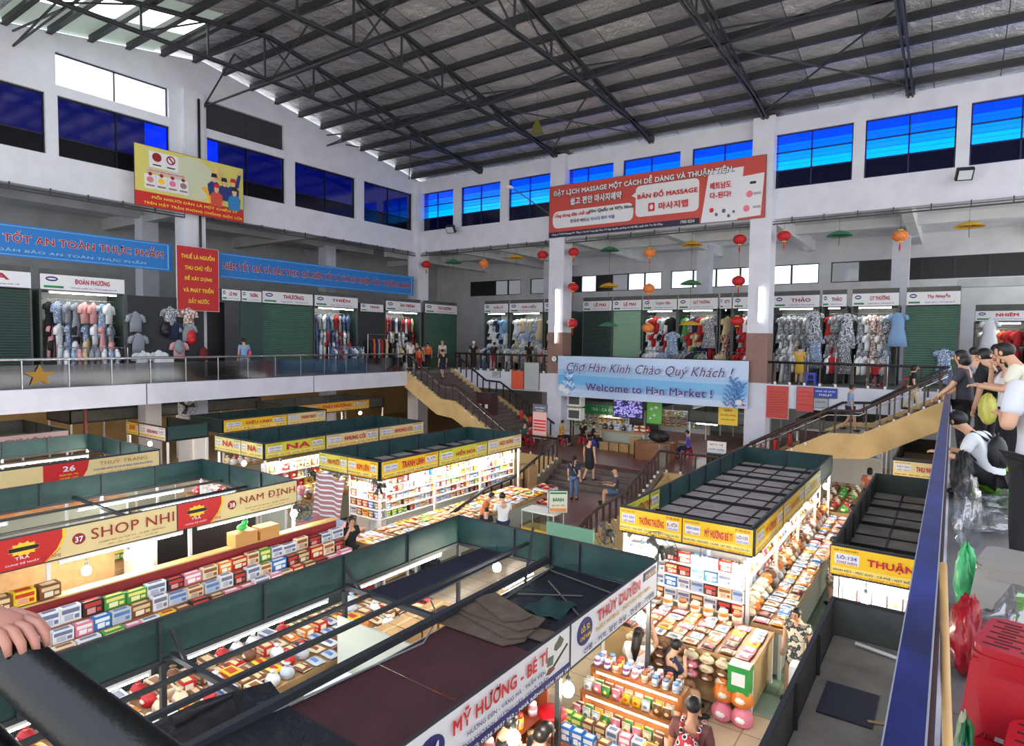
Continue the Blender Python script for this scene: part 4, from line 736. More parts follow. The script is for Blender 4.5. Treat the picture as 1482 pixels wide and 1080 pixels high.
# aisle side of the near stall: brown stepped shelves lit from below
for k, (y, lb) in enumerate(((8.6, 'highest brown display shelf of the incense stall'), (8.28, 'middle brown display shelf of the incense stall'), (7.96, 'lowest brown display shelf of the incense stall'))):
    z = .92-.23*k; o = thing('display_shelf', lb, 'shelf', (-3.65, y, 0)); MB().box(-.72, .72, -.16, .16, z-.04, z).build('shelf_board', BROWN, o); MB().box(-.72, .72, .13, .16, 0, z-.04).build('back_panel', BROWN, o)
    for s in (-.7, .7): MB().box(s-.02, s+.02, -.15, .13, 0, z-.04).build('side_panel', BROWN, o)
    tubelamp((-4.3, y-.1, z-.1), (-3.0, y-.1, z-.1), 'lamp strip under the %s' % lb, .014)
    for i in range(27 if k == 0 else 18): goods('pouch' if k else 'jar', (.12, .08, .16) if k else (.1, .1, .14), ['white', 'pink', 'silver', 'cream', 'yellow', 'violet'] if k == 0 else ['white', 'cream', 'brown', 'pink', 'green', 'yellow'], 'on the %s' % lb, (-4.28+.155*(i % 9), y-.1+.1*(i//9), z), 0, .008)
for i in range(16): goods('carton', (.16, .12, .2), ['brown', 'yellow', 'green', 'pink', 'red', 'white', 'blue'], 'below the brown shelves of the incense stall', (-4.3+.18*(i % 8), 7.62-.3*(i//8), .42), 0)
counter('low brown counter of the incense stall under the white sign', -4.45, -2.95, 7.1, 7.78, .42, BROWN)
o = thing('display_shelf', 'tall reddish brown shelf of the incense stall behind the round red stool', 'shelf', (-4.62, 6.3, 0))
for z in (.4, .8, 1.2, 1.6): MB().box(-.25, .25, -.9, .9, z, z+.03).build('shelf_board', mat('red brown wood', (142, 66, 40), .4), o)
MB().box(-.27, -.25, -.9, .9, 0, 2).build('back_panel', mat('red brown wood'), o); MB().box(-.25, .25, .88, .92, 0, 2).build('side_panel', mat('red brown wood'), o)
for i in range(20): goods('jar', (.13, .13, .18), ['yellow', 'red', 'orange', 'pink', 'brown'], 'on the tall reddish brown shelf', (-4.47, 5.65+.33*(i % 5), .43+.4*(i//5)), 0)
# yellow signed stall left of the steps: shelf wall and sloping counter
shelves('tall bright shelf wall of the yellow signed stall left of the steps', -12.95, -12.6, 11.75, 18.2, (.95, 1.17, 1.39, 1.61, 1.83), 'W')
for k in range(5):
    for i in range(27): goods('carton' if (i+k) % 4 else 'jar', (.2, .12, .17) if (i+k) % 4 else (.13, .13, .18), MIX, 'on the bright shelf wall left of the steps', (-12.72, 11.95+.232*i, .95+.22*k), PI/2, .005, jr=.03)
shelves('shelf at the near end of the yellow signed stall', -13.7, -12.5, 11.68, 11.98, (1.0, 1.25, 1.5, 1.75), 'N')
for k in range(4):
    for i in range(5): goods('carton', (.2, .12, .19), ['blue', 'yellow', 'red', 'brown', 'white'], 'on the end shelf of the yellow signed stall', (-13.58+.235*i, 11.8, 1.0+.25*k), 0, .005)
counter('long low goods counter along the aisle left of the steps', -12.3, -10.75, 10.9+.4, 17.6, .85, CARD)
for k in range(5):
    for i in range(20): goods('packet', (.245, .23, .08), ['white', 'cream', 'orange', 'yellow', 'red', 'green', 'silver', 'brown', 'orange'], 'on the long counter left of the steps', (-12.12+.3*k, 11.5+.31*i, .85), rnd.choice((0, PI/2)))
STRIPE = print_mat('striped tarpaulin cloth', (226, 226, 226), (92, 112, 150), (188, 120, 116), 2.3, 's')
tag(MB().grid(14, 20, lambda u, v: (-14.75+1.25*u, 11.36-.03+.06*math.sin(11*u+2*v)-.1*(1-v), .75+1.3*v+.06*math.sin(5*u))).build('striped_cloth', STRIPE, None, True), 'striped white, blue and red cloth hung over the stall end', 'cloth')
tag(MB().grid(14, 8, lambda u, v: (-14.3+1.9*u, 10.35+.8*v, .95+.03*math.sin(10*u+3*v)-.5*max(0, .25-v))).build('striped_cloth', print_mat('striped ground cloth', (226, 226, 226), (96, 116, 150), (190, 124, 120), 1.2, 's'), None, True), 'striped cloth spread over low boxes before the hanging one', 'cloth')
counter('low boxes under the spread striped cloth', -14.3, -12.5, 10.3, 11.2, .85, CARD, under=CARD)
# second row and the stalls under the balcony
shelves('bright shelf wall two rows from the steps', -17.75, -17.4, 11.6, 18.3, (1.0, 1.3, 1.6), 'W')
for k in range(3):
    for i in range(24): goods('pouch', (.24, .12, .24), PALEV+['red', 'pink'], 'on the bright shelf wall two rows from the steps', (-17.52, 11.8+.275*i, 1.0+.3*k), PI/2, .005)
counter('goods counter two rows from the steps', -17.2, -15.9, 11.2, 18.2, .9, CARD)
for k in range(3):
    for i in range(20): goods('bag', (.26, .24, .26), PALEV+['red'], 'on the counter two rows from the steps', (-17+.4*k, 11.5+.34*i, .9), 0)
counter('end counter below the pale yellow signs', -19.8, -17.3, 10.3, 11.2, .9, CARD)
for i in range(18): goods('bag', (.26, .24, .26), ['white', 'pink', 'red', 'cream'], 'on the end counter below the pale yellow signs', (-19.6+.27*(i % 9), 10.5+.35*(i//9), .9), 0)
counter('counter below the plain yellow sign under the balcony', -23.2, -22.2, 13.4, 18.6, .95, CARD)
for i in range(34): goods('bag', (.28, .26, .3), ['white', 'cream', 'red', 'silver', 'pink'], 'on the counter under the balcony edge', (-23+.4*(i % 2), 13.6+.3*(i//2), .95), 0)
counter('fruit counter beside the red pipe', -24, -21.6, 9.6, 10.9, .9, CARD)
for i in range(40): goods('bag', (.26, .26, .22), ['orange', 'orange', 'red', 'white', 'brown'], 'on the counter beside the red pipe', (-23.8+.29*(i % 8), 9.75+.27*(i//8), .9), 0)
counter('counter below the rearmost orange sign', -25.7, -24.6, 18.6, 24.4, .95, CARD)
for i in range(24): goods('bag', (.3, .3, .34), ['white', 'red', 'cream', 'pink', 'blue'], 'below the rearmost orange sign', (-25.4+.5*(i % 2), 18.9+.45*(i//2), .95), 0)
# stall with the 135 sign: front table, back stack and aisle counter
counter('wide front table of the stall with the 135 sign, heaped with packets', -4.95, -2.35, 9.98, 11.35, .9, BROWN, under=mat('tan wire front', (176, 150, 104), .7))
for j in range(5):
    for i in range(9): goods('packet', (.225, .205, .06), PALEV+['dark', 'silver', 'orange'], 'on the front table of the 135 stall', (-4.8+.285*i, 10.13+.25*j, .9), rnd.choice((0, PI/2)), .015)
for k in range(3):
    for i in range(8): goods('bag', (.24, .16, .14), ['cream', 'cream', 'brown', 'pink'], 'stacked along the front edge of the 135 table', (-4.3+.255*i, 9.84, .5+.146*k), 0, .004)
shelves('stepped back shelf of the 135 stall packed with boxes', -5.2, -2.9, 11.5, 11.8, (.95, 1.2, 1.45, 1.7), 'N')
for k in range(4):
    for i in range(9): goods('carton', (.24, .13, .2), ['blue', 'red', 'white', 'cream', 'brown', 'silver', 'white', 'dark'], 'on the back shelf of the 135 stall', (-5.05+.255*i, 11.6, .95+.25*k), 0, .005)
for i in range(9): goods('jar', (.18, .18, .22), ['brown', 'dark', 'cream', 'orange'], 'in the row before the back shelf of the 135 stall', (-4.95+.25*i, 11.24, .9), 0)
counter('long aisle counter of the 135 stall', -2.75, -2.3 + .05, 11.5, 20.2, .9, BROWN)
shelves('aisle shelf wall of the 135 stall', -3.3, -3.0, 11.9, 20, (1.1, 1.4, 1.7), 'W')
for k in range(3):
    for i in range(27): goods('pouch', (.24, .14, .26), PALEV, 'on the aisle shelf wall of the 135 stall', (-3.1, 12.1+.29*i, 1.1+.3*k), PI/2, .005)
for k in range(2):
    for i in range(30): goods('packet', (.225, .205, .08), PALEV+['silver', 'dark', 'blue'], 'on the long aisle counter of the 135 stall', (-2.63+.27*k, 11.65+.285*i, .9), rnd.choice((0, PI/2)), .015)
for k in range(2):
    for i in range(26): goods('bag', (.24, .2, .2), ['cream', 'white', 'orange', 'brown'], 'heaped at the back of the long aisle counter', (-2.88, 11.8+.32*i, .9+.21*k), 0, .01)
tag(MB().box(-.16, .16, -.12, .12, 0, .42).box(-.1, .1, -.122, -.12, .12, .32, 1).build('gift_box', [mat('leaf green box', (50, 150, 70), .4), PALE]), 'green printed box at the front right corner of the 135 table', 'box').location = (-2.5, 9.83, .52)
for i, (x, z, c) in enumerate(((-2.75, 0, 'pink'), (-2.45, 0, 'pink'), (-2.75, .3, 'orange'), (-2.45, .3, 'orange'))): goods('bag', (.34, .3, .34), [c], 'piled on the floor under the 135 table corner', (x, 9.8, z), 0)
for i in range(2): tag(MB().box(-.6, .6, -.03, .03, 0, 1.75).build('glass_panel', mat('pale green board', (104, 150, 128), .5)), ('pale green panel below the left yellow sign', 'second pale green panel beside the ochre plinth')[i], 'panel').location = ((-5.95, 11.35, 0), (-6.9, 12.2, 0))[i]
shelves('white lit shelf wall under the sign numbered 124', -1.42, 1.45, 11.75, 12.05, (.95, 1.25, 1.55, 1.85), 'N')
tubelamp((-1.3, 11.6, 2.03), (.3, 11.6, 2.03), 'tube lamp behind the sign numbered 124', .018)
for k in range(3):
    for i in range(9): goods('pouch' if k != 1 else 'carton', (.2, .12, .24), ['white', 'cream', 'white', 'orange', 'silver', 'pink'], 'on the white shelf wall under the 124 sign', (-1.28+.22*i, 11.86, .95+.3*k), 0, .005)
# stall with the 124 sign and the far ones
counter('bright front counter below the sign numbered 124', -1.45, 1.4, 10.6, 11.3, .9, PALE)
for i in range(22): goods('pouch', (.22, .14, .26), ['white', 'cream', 'white', 'orange', 'silver'], 'on the bright counter below the 124 sign', (-1.35+.24*(i % 11), 10.75+.3*(i//11), .9), 0)
for i in range(2): tag(MB().box(-.25, .25, -.2, .2, 0, .35).build('foam_box', PALE), ('white foam box on the floor left of the 124 counter', 'white foam box stacked on another left of the 124 counter')[i], 'box').location = (-1.72, 10.9, .36*i)
counter('goods counter at the end of the aisle below the cream sign', -1.3, 1.4, 20.2, 21.0, .9, CARD)
for i in range(20): goods('carton', (.3, .26, .2), ['white', 'red', 'cream', 'green', 'silver'], 'at the end of the aisle', (-1.2+.28*(i % 10), 20.4+.35*(i//10), .9), 0, nm='parcel_box')
counter('far aisle table with bags, behind the pink shirted person', -3.3, -2.3, 20.6, 24.4, .9, CARD)
for i in range(24): goods('bag', (.26, .26, .24), ['white', 'cream', 'red', 'green', 'brown'], 'on the far aisle table', (-3.1+.3*(i % 3), 20.8+.45*(i//3), .9), 0)
for (x0, x1, y, lb) in ((-17.3, -14.0, 30.6, 'goods shelf of the stall left of the hanging screen'), (-13.4, -10.6, 33.6, 'goods shelf far behind the hanging screen'), (-5.3, -2.2, 29.6, 'goods shelf under the far gallery behind the red notices')):
    shelves(lb, x0, x1, y, y+.3, (1.2, 1.5, 1.8), 'N')
    for k in range(3):
        for i in range(int((x1-x0)/.3)): goods('jar', (.2, .2, .22), ['white', 'green', 'red', 'yellow', 'cream', 'silver'], 'on the '+lb, (x0+.2+.3*i, y+.14, 1.2+.3*k), 0, .01)
# ================================================================ UPPER GALLERY STALLS
SHUT = mat('green roller shutter', (74, 108, 92), .45, .2, var=.1, scale=2); SHUTL = mat('pale green roller shutter', (140, 176, 150), .45, .1); SHUTD = mat('dark green shutter', (52, 72, 68), .5, .2)
CL = {'white': mat('white cloth', (226, 228, 232), .85), 'navy': mat('navy cloth', (34, 42, 72), .85), 'black': mat('black cloth', (28, 28, 32), .85), 'red': mat('red cloth', (170, 36, 40), .85), 'beige': mat('beige cloth', (206, 186, 150), .85), 'grey': mat('grey cloth', (140, 146, 156), .85), 'pink': mat('pink cloth', (220, 160, 160), .85), 'blue': mat('light blue cloth', (130, 165, 205), .85), 'green': mat('green cloth', (70, 140, 70), .85), 'orange': mat('orange cloth', (216, 96, 44), .85), 'denim': mat('denim cloth', (84, 108, 142), .85), 'yellow': mat('yellow cloth', (214, 178, 60), .85),
      'black-and-white patterned': print_mat('black and white print', (34, 36, 44), (222, 222, 226), (120, 124, 132), 13, 'v'), 'grey patterned': print_mat('grey print', (120, 126, 136), (206, 208, 214), (60, 64, 72), 11, 'n'), 'blue-and-white patterned': print_mat('blue and white print', (44, 66, 110), (226, 230, 236), (120, 150, 190), 12, 'v'), 'pale flowered': print_mat('pale flower print', (230, 206, 204), (236, 232, 226), (150, 120, 110), 12, 'v'), 'red patterned': print_mat('red print', (160, 40, 46), (230, 210, 190), (90, 30, 40), 12, 'v')}
_GM = {}
def garment(kind, c):
    if (kind, c) in _GM: return _GM[(kind, c)]
    q = MB()
    def tor(rows, n=12):
        vs = []; 
        for (hw, z, d) in rows: vs += [(hw*math.cos(2*PI*k/n), d*math.sin(2*PI*k/n)*(1+.22*math.sin(3*k+z*9)), z+.012*math.sin(5*k)) for k in range(n)]
        fs = [(i*n+k, i*n+(k+1) % n, (i+1)*n+(k+1) % n, (i+1)*n+k) for i in range(len(rows)-1) for k in range(n)]+[tuple(range(n))[::-1], tuple((len(rows)-1)*n+k for k in range(n))]
        q.add(vs, fs)
    if kind == 'shirt':
        tor([(.23, -.72, .06), (.225, -.45, .075), (.24, -.2, .07), (.2, -.06, .06), (.09, 0, .05), (.075, .03, .045)])
        for s in (-1, 1): q.tube([(s*.17, 0, -.09), (s*.27, 0, -.16), (s*.33, -.01, -.36)], [.07, .085, .075], 8)
    elif kind == 'dress':
        tor([(.32, -1.2, .09), (.27, -.85, .08), (.19, -.48, .07), (.21, -.24, .075), (.18, -.07, .06), (.08, 0, .05)])
        for s in (-1, 1): q.tube([(s*.15, 0, -.09), (s*.24, 0, -.14), (s*.28, 0, -.26)], [.06, .075, .07], 8)
    elif kind == 'trousers':
        tor([(.2, -.28, .08), (.18, -.05, .07), (.17, 0, .065)])
        for s in (-1, 1): q.tube([(s*.1, 0, -.2), (s*.11, 0, -.6), (s*.11, 0, -1.0)], [.1, .085, .075], 8)
    q.tube([(0, 0, .0), (0, 0, .07), (.03, 0, .1)], .006, 5, 1)
    me = q.mesh(kind, [CL[c], CHROME], True); _GM[(kind, c)] = me; return me
g_n = {}
def hang(kind, c, place, loc, rz):
    o = link('hanging_'+kind, garment(kind, c), None, Vector(loc)+Vector((rnd.uniform(-.03, .03), rnd.uniform(-.03, .03), 0)), rz+rnd.uniform(-.12, .12))
    tag(o, '%s %s hanging %s' % (c, kind, place), kind, '%s %s hanging %s' % (c, kind, place)); return o
def clothing_stall(a, w, face, place, closed=None, cols=(), z0=4.2, hh=3.3, depth=1.7, low=True, kinds_=('shirt', 'dress', 'trousers')):
    """front lower left corner at a, opening w wide, face 'S' (towards -y) or 'E' (towards +x)"""
    rz = 0 if face == 'S' else PI/2
    o = thing('clothing_stall', 'clothes stall '+place, 'market stall', (a[0], a[1], z0), rz)
    MB().box(0, w, depth-.04, depth, 0, hh).build('back_wall', mat('stall inner wall', (170, 172, 168), .7), o)
    for x in (0, w-.04): MB().box(x, x+.04, .06, depth-.04, 0, hh).build('side_wall', SHUTD, o)
    MB().box(0, w, .06, depth, hh, hh+.05).build('roof_panel', GREY, o); MB().box(0, w, 0.005, .05, hh, hh+.74).build('fascia', GREY, o)
    for x in (-.02, w-.04): MB().box(x, x+.06, 0, .06, 0, hh).build('door_post', GREY, o)
    if closed:
        q = MB(); n_ = 34; h = hh-.02
        q.grid(1, n_*4, lambda u, v: (.04+(w-.08)*u, .03-.018*abs(math.sin(PI*v*n_)), h*v)); q.build('roller_shutter', closed, o); MB().box(.04, w-.04, .0, .05, 0, .08).build('bottom_bar', GREY, o)
        return o
    rl = MB(); rl.tube([(.04, .3, hh-.28), (w-.04, .3, hh-.28)], .014, 6); rl.tube([(.04, .3, 1.62), (w-.04, .3, 1.62)], .014, 6); rl.tube([(.04, .3, hh-1.05), (w-.04, .3, hh-1.05)], .014, 6); rl.build('hanging_rail', CHROME, o)
    MX = Matrix.Translation((a[0], a[1], z0)) @ Matrix.Rotation(rz, 4, 'Z')
    tubelamp(MX @ Vector((.25, .03, hh-.062)), MX @ Vector((w-.25, .03, hh-.062)), 'tube lamp of the stall '+place, .02)
    n_ = max(2, int(w/.3))
    for i in range(n_):
        t_ = .24+(w-.48)*(i+.5)/n_
        hang(kinds_[0] if i % 3 else kinds_[1], rnd.choice(cols), place, MX @ Vector((t_, .3, hh-.38)), rz+.75)
        hang(kinds_[0] if i % 2 else kinds_[1], rnd.choice(cols), place, MX @ Vector((t_, .3, hh-1.15)), rz+.95)
        hang(rnd.choice(kinds_), rnd.choice(cols), place, MX @ Vector((t_, .3, 1.52)), rz+1.05)
    if low:
        rk = thing('clothes_rack', 'clothes rack before the stall '+place, 'rack', MX @ Vector((w/2, -.75, 0)), rz)
        for s in (-1, 1): MB().tube([(s*(w/2-.25), 0, 0), (s*(w/2-.25), 0, 1.25)], .018, 6).box(s*(w/2-.25)-.02, s*(w/2-.25)+.02, -.22, .22, 0, .03).build('upright', CHROME, rk)
        MB().tube([(-w/2+.25, 0, 1.25), (w/2-.25, 0, 1.25)], .018, 6).build('rail', CHROME, rk)
        m_ = max(3, int((w-.5)/.2))
        for i in range(m_): hang(rnd.choice(('shirt', 'dress', 'shirt')), rnd.choice(cols), 'on the rack '+place, MX @ Vector((.35+(w-.7)*(i+.5)/m_, -.75, 1.16)), rz+PI/2*(.75))
    return o
def usign(label, a, w, face, nm, z=7.5, h=.5, base=None, col=None, m2=True):
    u = (1, 0, 0) if face == 'S' else (0, 1, 0)
    its = [(nm, .6, .64, .42, .4, col or mat('maroon lettering', (164, 36, 52), .5), .025, 0), ('Chuyên: quần áo - Thời trang nam nữ', .62, .2, .55, .16, NAVY, .005)]
    sh = [(NAVY, ellipse2(.13, .7, .07, .16)), (SIGNW, ellipse2(.13, .7, .05, .06)), (GREENP, rect(.04, .12, .26, .26))]
    return sign('shop_sign', label, (a[0], a[1], z), u, w, h, base or SIGNW, its, sh)
P = 'patterned'
BW = ['black-and-white patterned', 'grey patterned', 'white', 'black', 'grey']
FY = 30.2
far = [(-23.2, 1.75, 'TUẤN VỸ', 'at the left end of the far gallery', None, ['white', 'white', 'navy', 'blue', 'grey patterned']), (-21.35, 2.3, 'KIM HIẾU', 'second from the left far end', None, ['beige', 'grey patterned', 'blue-and-white patterned', 'beige', 'white']), (-18.95, 1.7, 'TUYẾT', 'just left of the clock pillar', None, ['pale flowered', 'pink', 'white', 'beige', 'grey patterned']),
       (-16.5, 1.72, 'LÊ MAI', 'just right of the clock pillar, dark shutter', SHUTD, None), (-14.72, 1.6, 'LÊ MAI', 'with a pale green shutter', SHUTL, None), (-13.05, 1.8, 'THỊNH TIẾN', 'above the left part of the welcome banner', None, ['red', 'black', 'white', 'grey patterned', 'blue-and-white patterned', 'white']), (-11.2, 1.95, 'QUÝ THƯƠNG', 'above the middle of the welcome banner', None, ['navy', 'green', 'black-and-white patterned', 'red', 'beige', 'navy']), (-9.15, .55, 'QUÝ TH', 'narrow one above the banner', None, ['red patterned', 'beige', 'pale flowered']), (-8.55, 1.75, 'GẤM', 'behind the pillar at the right end of the banner', None, ['red', 'red', 'white', 'grey', 'white']),
       (-6.75, 1.9, 'THẢO', 'first right of the right pillar', None, ['black-and-white patterned', 'white', 'white', 'grey patterned', 'black-and-white patterned']), (-4.75, .95, 'THẢO', 'narrow one second right of the right pillar', None, ['red', 'white', 'navy', 'black', 'black-and-white patterned']), (-3.6, 1.7, 'ÚT THƯƠNG', 'left of the wide green shutter', None, ['white', 'black-and-white patterned', 'grey patterned', 'pale flowered', 'blue-and-white patterned']), (-1.65, 1.8, 'Thy Nguyễn', 'with a wide green shutter near the right stairs', SHUT, None)]
for x, w, nm, pl, cl, cols in far:
    clothing_stall((x, FY), w, 'S', pl, cl, cols, hh=3.28)
    usign('white sign over the stall '+pl, (x, FY-.014), w, 'S', nm, 7.5, .52)
leftS = [(5.0, 3.1, 'NNA', 'at the left edge of the left balcony', SHUTD, None), (8.35, 2.65, 'ĐOÀN PHƯƠNG', 'left of the red banner', None, ['white', 'pink', 'black', 'blue-and-white patterned', 'beige', 'white', 'grey']), (16.7, 2.7, 'THƯƠNG', 'with a green shutter amid the left balcony', SHUT, None), (19.5, 2.7, 'THIỆN', 'with denim on the left balcony', None, ['denim', 'grey patterned', 'denim', 'red', 'white', 'black-and-white patterned']), (24.15, 2.75, 'ÂN TRÌNH', 'facing the top of the left stairs', None, ['black', 'white', 'red', 'navy', 'white', 'beige']), (27.25, 2.9, 'THƯ HƯƠNG', 'with a green shutter behind the top of the stairs', SHUT, None)]
for y, w, nm, pl, cl, cols in leftS:
    clothing_stall((-25.35, y), w, 'E', pl, cl, cols, hh=3.2, depth=.3 if y > 27 else 1.4)
    usign('white sign over the stall '+pl, (-25.336, y), w, 'E', nm, 7.43, .52)
usign('small white shop sign right of the red banner', (-25.25, 14.75), .85, 'E', 'LÊ MAI', 7.43, .46); usign('small white shop sign second right of the red banner', (-25.25, 15.65), .95, 'E', 'THƯƠNG', 7.43, .46)
usign('white shop sign seen at a slant between the denim stall and the stairs', (-25.3, 22.35), 1.6, 'E', 'TRÌNH', 7.3, .4)
tag(MB().box(-25.32, -25.27, 15.6, 16.66, 4.2, 7.92).box(-25.32, -25.27, 14.7, 15.6, 7.42, 7.92).build('shutter_panel', SHUTD), 'dark green shut panel right of the black doorway', 'shutter')
tag(MB().box(-26.6, -26.5, 14.5, 15.6, 4.2, 7.4).build('doorway_shade', BLACK), 'black sheet standing in for the shade in the doorway right of the red banner', 'doorway_shade')  # black sheet paints the shade inside the open doorway
tag(MB().box(-25.4, -25.335, 22.3, 24.1, 4.2, 7.72).build('display_board', mat('dark display board', (50, 52, 56), .8)), 'dark board behind the rack of trousers on the left balcony', 'board')
o = thing('clothes_rack', 'steel rack of dark trousers between the denim and stairs stalls', 'rack', (-24.9, 23.2, 4.2), PI/2); MB().tube([(-.7, 0, 1.9), (.7, 0, 1.9)], .018, 6).build('rail', CHROME, o)
for s in (-.7, .7): MB().tube([(s, 0, 0), (s, 0, 1.9)], .018, 6).build('upright', CHROME, o)
for i in range(7): hang('trousers', ['black', 'orange', 'navy', 'grey', 'red', 'black', 'beige'][i], 'on the rack between the denim stall and the stairs', (-24.9, 22.65+.18*i, 5.85), 0)
for i, (y, z, c, k) in enumerate([(11.3, 6.75, 'grey', 'shirt'), (11.4, 5.95, 'grey', 'shirt'), (12.1, 5.3, 'white', 'shirt'), (11.5, 5.3, 'white', 'shirt'), (12.7, 6.5, 'navy', 'shirt'), (13.3, 6.4, 'grey', 'shirt'), (12.6, 7.0, 'black-and-white patterned', 'shirt'), (13.3, 7.0, 'pale flowered', 'shirt'), (12.9, 5.7, 'pink', 'shirt')]):
    hang(k, c, ['upper left among the tops beside the red banner', 'middle left among the tops beside the red banner', 'lower middle beside the red banner', 'lower left beside the red banner', 'upper middle below the red banner', 'upper right below the red banner', 'topmost beside the red banner', 'topmost below the red banner', 'low below the red banner'][i], (-25.2, y, z), PI/2)
tag(MB().box(-25.35, -25.3, 11.1, 14.0, 4.2, 7.4).build('display_board', mat('dark display board', (50, 52, 56), .8)), 'dark display board hung with tops beside the red banner', 'board')
for i in range(4):
    b = thing('backpack', ['black backpack hanging below the red banner', 'grey backpack hanging below the red banner', 'red backpack hanging below the red banner, near the pillar', 'maroon backpack lowest below the red banner'][i], 'backpack', (-25.175, 12.4+.5*i, [5.9, 5.2, 5.6, 4.9][i])); mm = [BLACK, CL['grey'], RED, mat('maroon cloth', (110, 30, 40), .8)][i]
    MB().ell((0, 0, .25), (.13, .2, .3), 0, 10, 8).build('bag_body', mm, b, True); MB().ell((.1, 0, .15), (.06, .14, .14), 0).build('front_pocket', mm, b, True); MB().tube([(0, -.05, .52), (0, 0, .6), (0, .05, .52)], .012, 6).build('top_handle', BLACK, b)
tag(MB().box(-24.4, -24.0, 11.6, 12.1, 4.2, 5.1).build('chest', PALE), 'white drawer unit behind the glass of the left balcony', 'cabinet')
# stalls lit red beyond the right end of the far gallery
for i, (x, nm, pl) in enumerate(((.7, 'NHIÊM', 'lit red at the right edge, left one'), (2.75, 'THANH', 'lit red at the right edge, right one'))):
    clothing_stall((x, 33.5), 1.8, 'S', pl, None, ['red', 'red', 'white', 'orange'], hh=2.7, low=False); usign('red and white sign over the stall '+pl, (x, 33.486), 1.8, 'S', nm, 6.95, .42, col=RED)
MB_ = MB().box(-.0, 8, 32.8, 33.1, 8.35, 8.7); struct(MB_.build('beam', CONC), 'low concrete beam at the right end of the far gallery')
# white mannequins and dress forms
for i, (x, y, z, c, lb) in enumerate([(-.3, 29.6, 5.75, 'blue-and-white patterned', 'dark flowered dress on a stand before the wide green shutter'), (-5.0, 29.4, 7.3, 'grey patterned', 'long patterned dress hung from the narrow stall right of the right pillar'), (-4.95, 29.5, 6.2, 'blue-and-white patterned', 'blue patterned dress below the long patterned one'), (-3.75, 29.5, 7.2, 'grey patterned', 'grey dress hung left of the sign next to the wide green shutter'), (-3.8, 29.4, 6.0, 'black-and-white patterned', 'black and white dress below the grey one by the wide green shutter'), (-1.9, 29.7, 7.2, 'blue', 'light blue long dress hung at the left jamb of the wide green shutter'), (-9.6, 29.6, 7.0, 'black-and-white patterned', 'black and white dress hung left of the narrow stall above the banner'), (-11.4, 29.5, 6.4, 'blue-and-white patterned', 'blue patterned dress between the two stalls above the banner'), (1.2, 30.5, 7.0, 'white', 'white coat hung right of the wide green shutter')]):
    o = link('hanging_dress', garment('dress', c), None, (x, 30.1 if x < 0.5 else 33.44, z), 0); tag(o, lb, 'dress')
    o.scale = (1.15, 1.15, 1.15)
# ================================================================ BANNERS
RB = mat('salmon red banner', (198, 74, 66), .5); KD = mat('navy strip', (30, 32, 64), .5); PBL = mat('print black', (30, 30, 36), .5); LAV = mat('lavender white print', (228, 226, 236), .5)
sign('banner', 'long red advertising banner with Korean text on the far beam', (-16.75, 27.02, 11.0), (1, 0, 0), 10.25, 2.5, RB, cat='banner',
     items=[('ĐẶT LỊCH MASSAGE MỘT CÁCH DỄ DÀNG VÀ THUẬN TIỆN.', .45, .855, .86, .17, PBL, .07), ('ĐẶT LỊCH MASSAGE MỘT CÁCH DỄ DÀNG VÀ THUẬN TIỆN.', .45, .86, .855, .165, SIGNW, .025), ('쉽고 편안 마사지예약', .25, .655, .27, .15, PBL, .07), ('쉽고 편안 마사지예약', .25, .66, .265, .145, SIGNW, .025),
            ('Ứng dụng đặt chỗ tại', .13, .41, .19, .1, RED, .02), ('Hàn Quốc và Việt Nam', .33, .43, .22, .1, PBL, .03), ('한국과 베트남', .17, .28, .1, .07, PBL, .01), ('마사지 예약 어플', .29, .28, .12, .07, BLUEP, .01), ('BẢN ĐỒ MASSAGE', .595, .6, .27, .13, RED, .035), ('마사지맵', .625, .37, .13, .13, RED, .02),
            ('베트남도', .825, .6, .085, .12, RED, .03), ('다-된다!', .825, .44, .085, .11, RED, .03), ('Công ty TNHH Massage.VN  Tầng 3, Hai Hà Trung Lập Phát, 777 Ngô Quyền, phường An Hải Bắc, quận Sơn Trà, Đà Nẵng', .3, .05, .56, .055, SIGNW), ('1900 0234', .69, .05, .06, .055, SIGNW)],
     shapes=[(KD, rect(0, 0, .74, .1)), (SIGNW, rrect(.02, .17, .44, .5, .025, .12)), (SIGNW, rrect(.45, .22, .735, .78, .02, .08)), (SIGNW, [(.43, .62), (.455, .68), (.455, .56)]), (RED, rrect(.51, .3, .54, .45, .004, .02)), (SIGNW, ellipse2(.525, .375, .008, .045)),
             (LAV, [(.745, 0), (.895, 0), (.915, .86), (.775, .86)]), (SIGNW, [(.89, .02), (.985, .04), (.995, .72), (.912, .7)]), (PINK, ellipse2(.94, .4, .013, .055)), (PINK, ellipse2(.93, .17, .013, .055)), (PBL, rrect(.94, .56, .965, .6, .004, .02)), (RED, ellipse2(.79, .2, .009, .04)), (mat('slate print', (90, 96, 130), .5), ellipse2(.81, .12, .006, .03)), (mat('slate print'), ellipse2(.84, .17, .008, .035)), (mat('slate print'), ellipse2(.86, .08, .006, .03)), (mat('slate print'), ellipse2(.88, .14, .005, .025)), (mat('grey print line', (170, 170, 180), .5), rect(.955, .38, .985, .42)), (mat('grey print line'), rect(.955, .16, .985, .2))])
WB0, WB1, WB2 = mat('banner pale blue', (186, 208, 240), .3), mat('banner sky blue', (104, 176, 228), .3), mat('banner mid blue', (150, 192, 234), .3)
INK = mat('indigo lettering', (62, 58, 140), .5); LEAF = mat('banner leaf print', (84, 140, 200), .5); LEAF2 = mat('banner white leaf print', (214, 232, 248), .5)
leafs = []
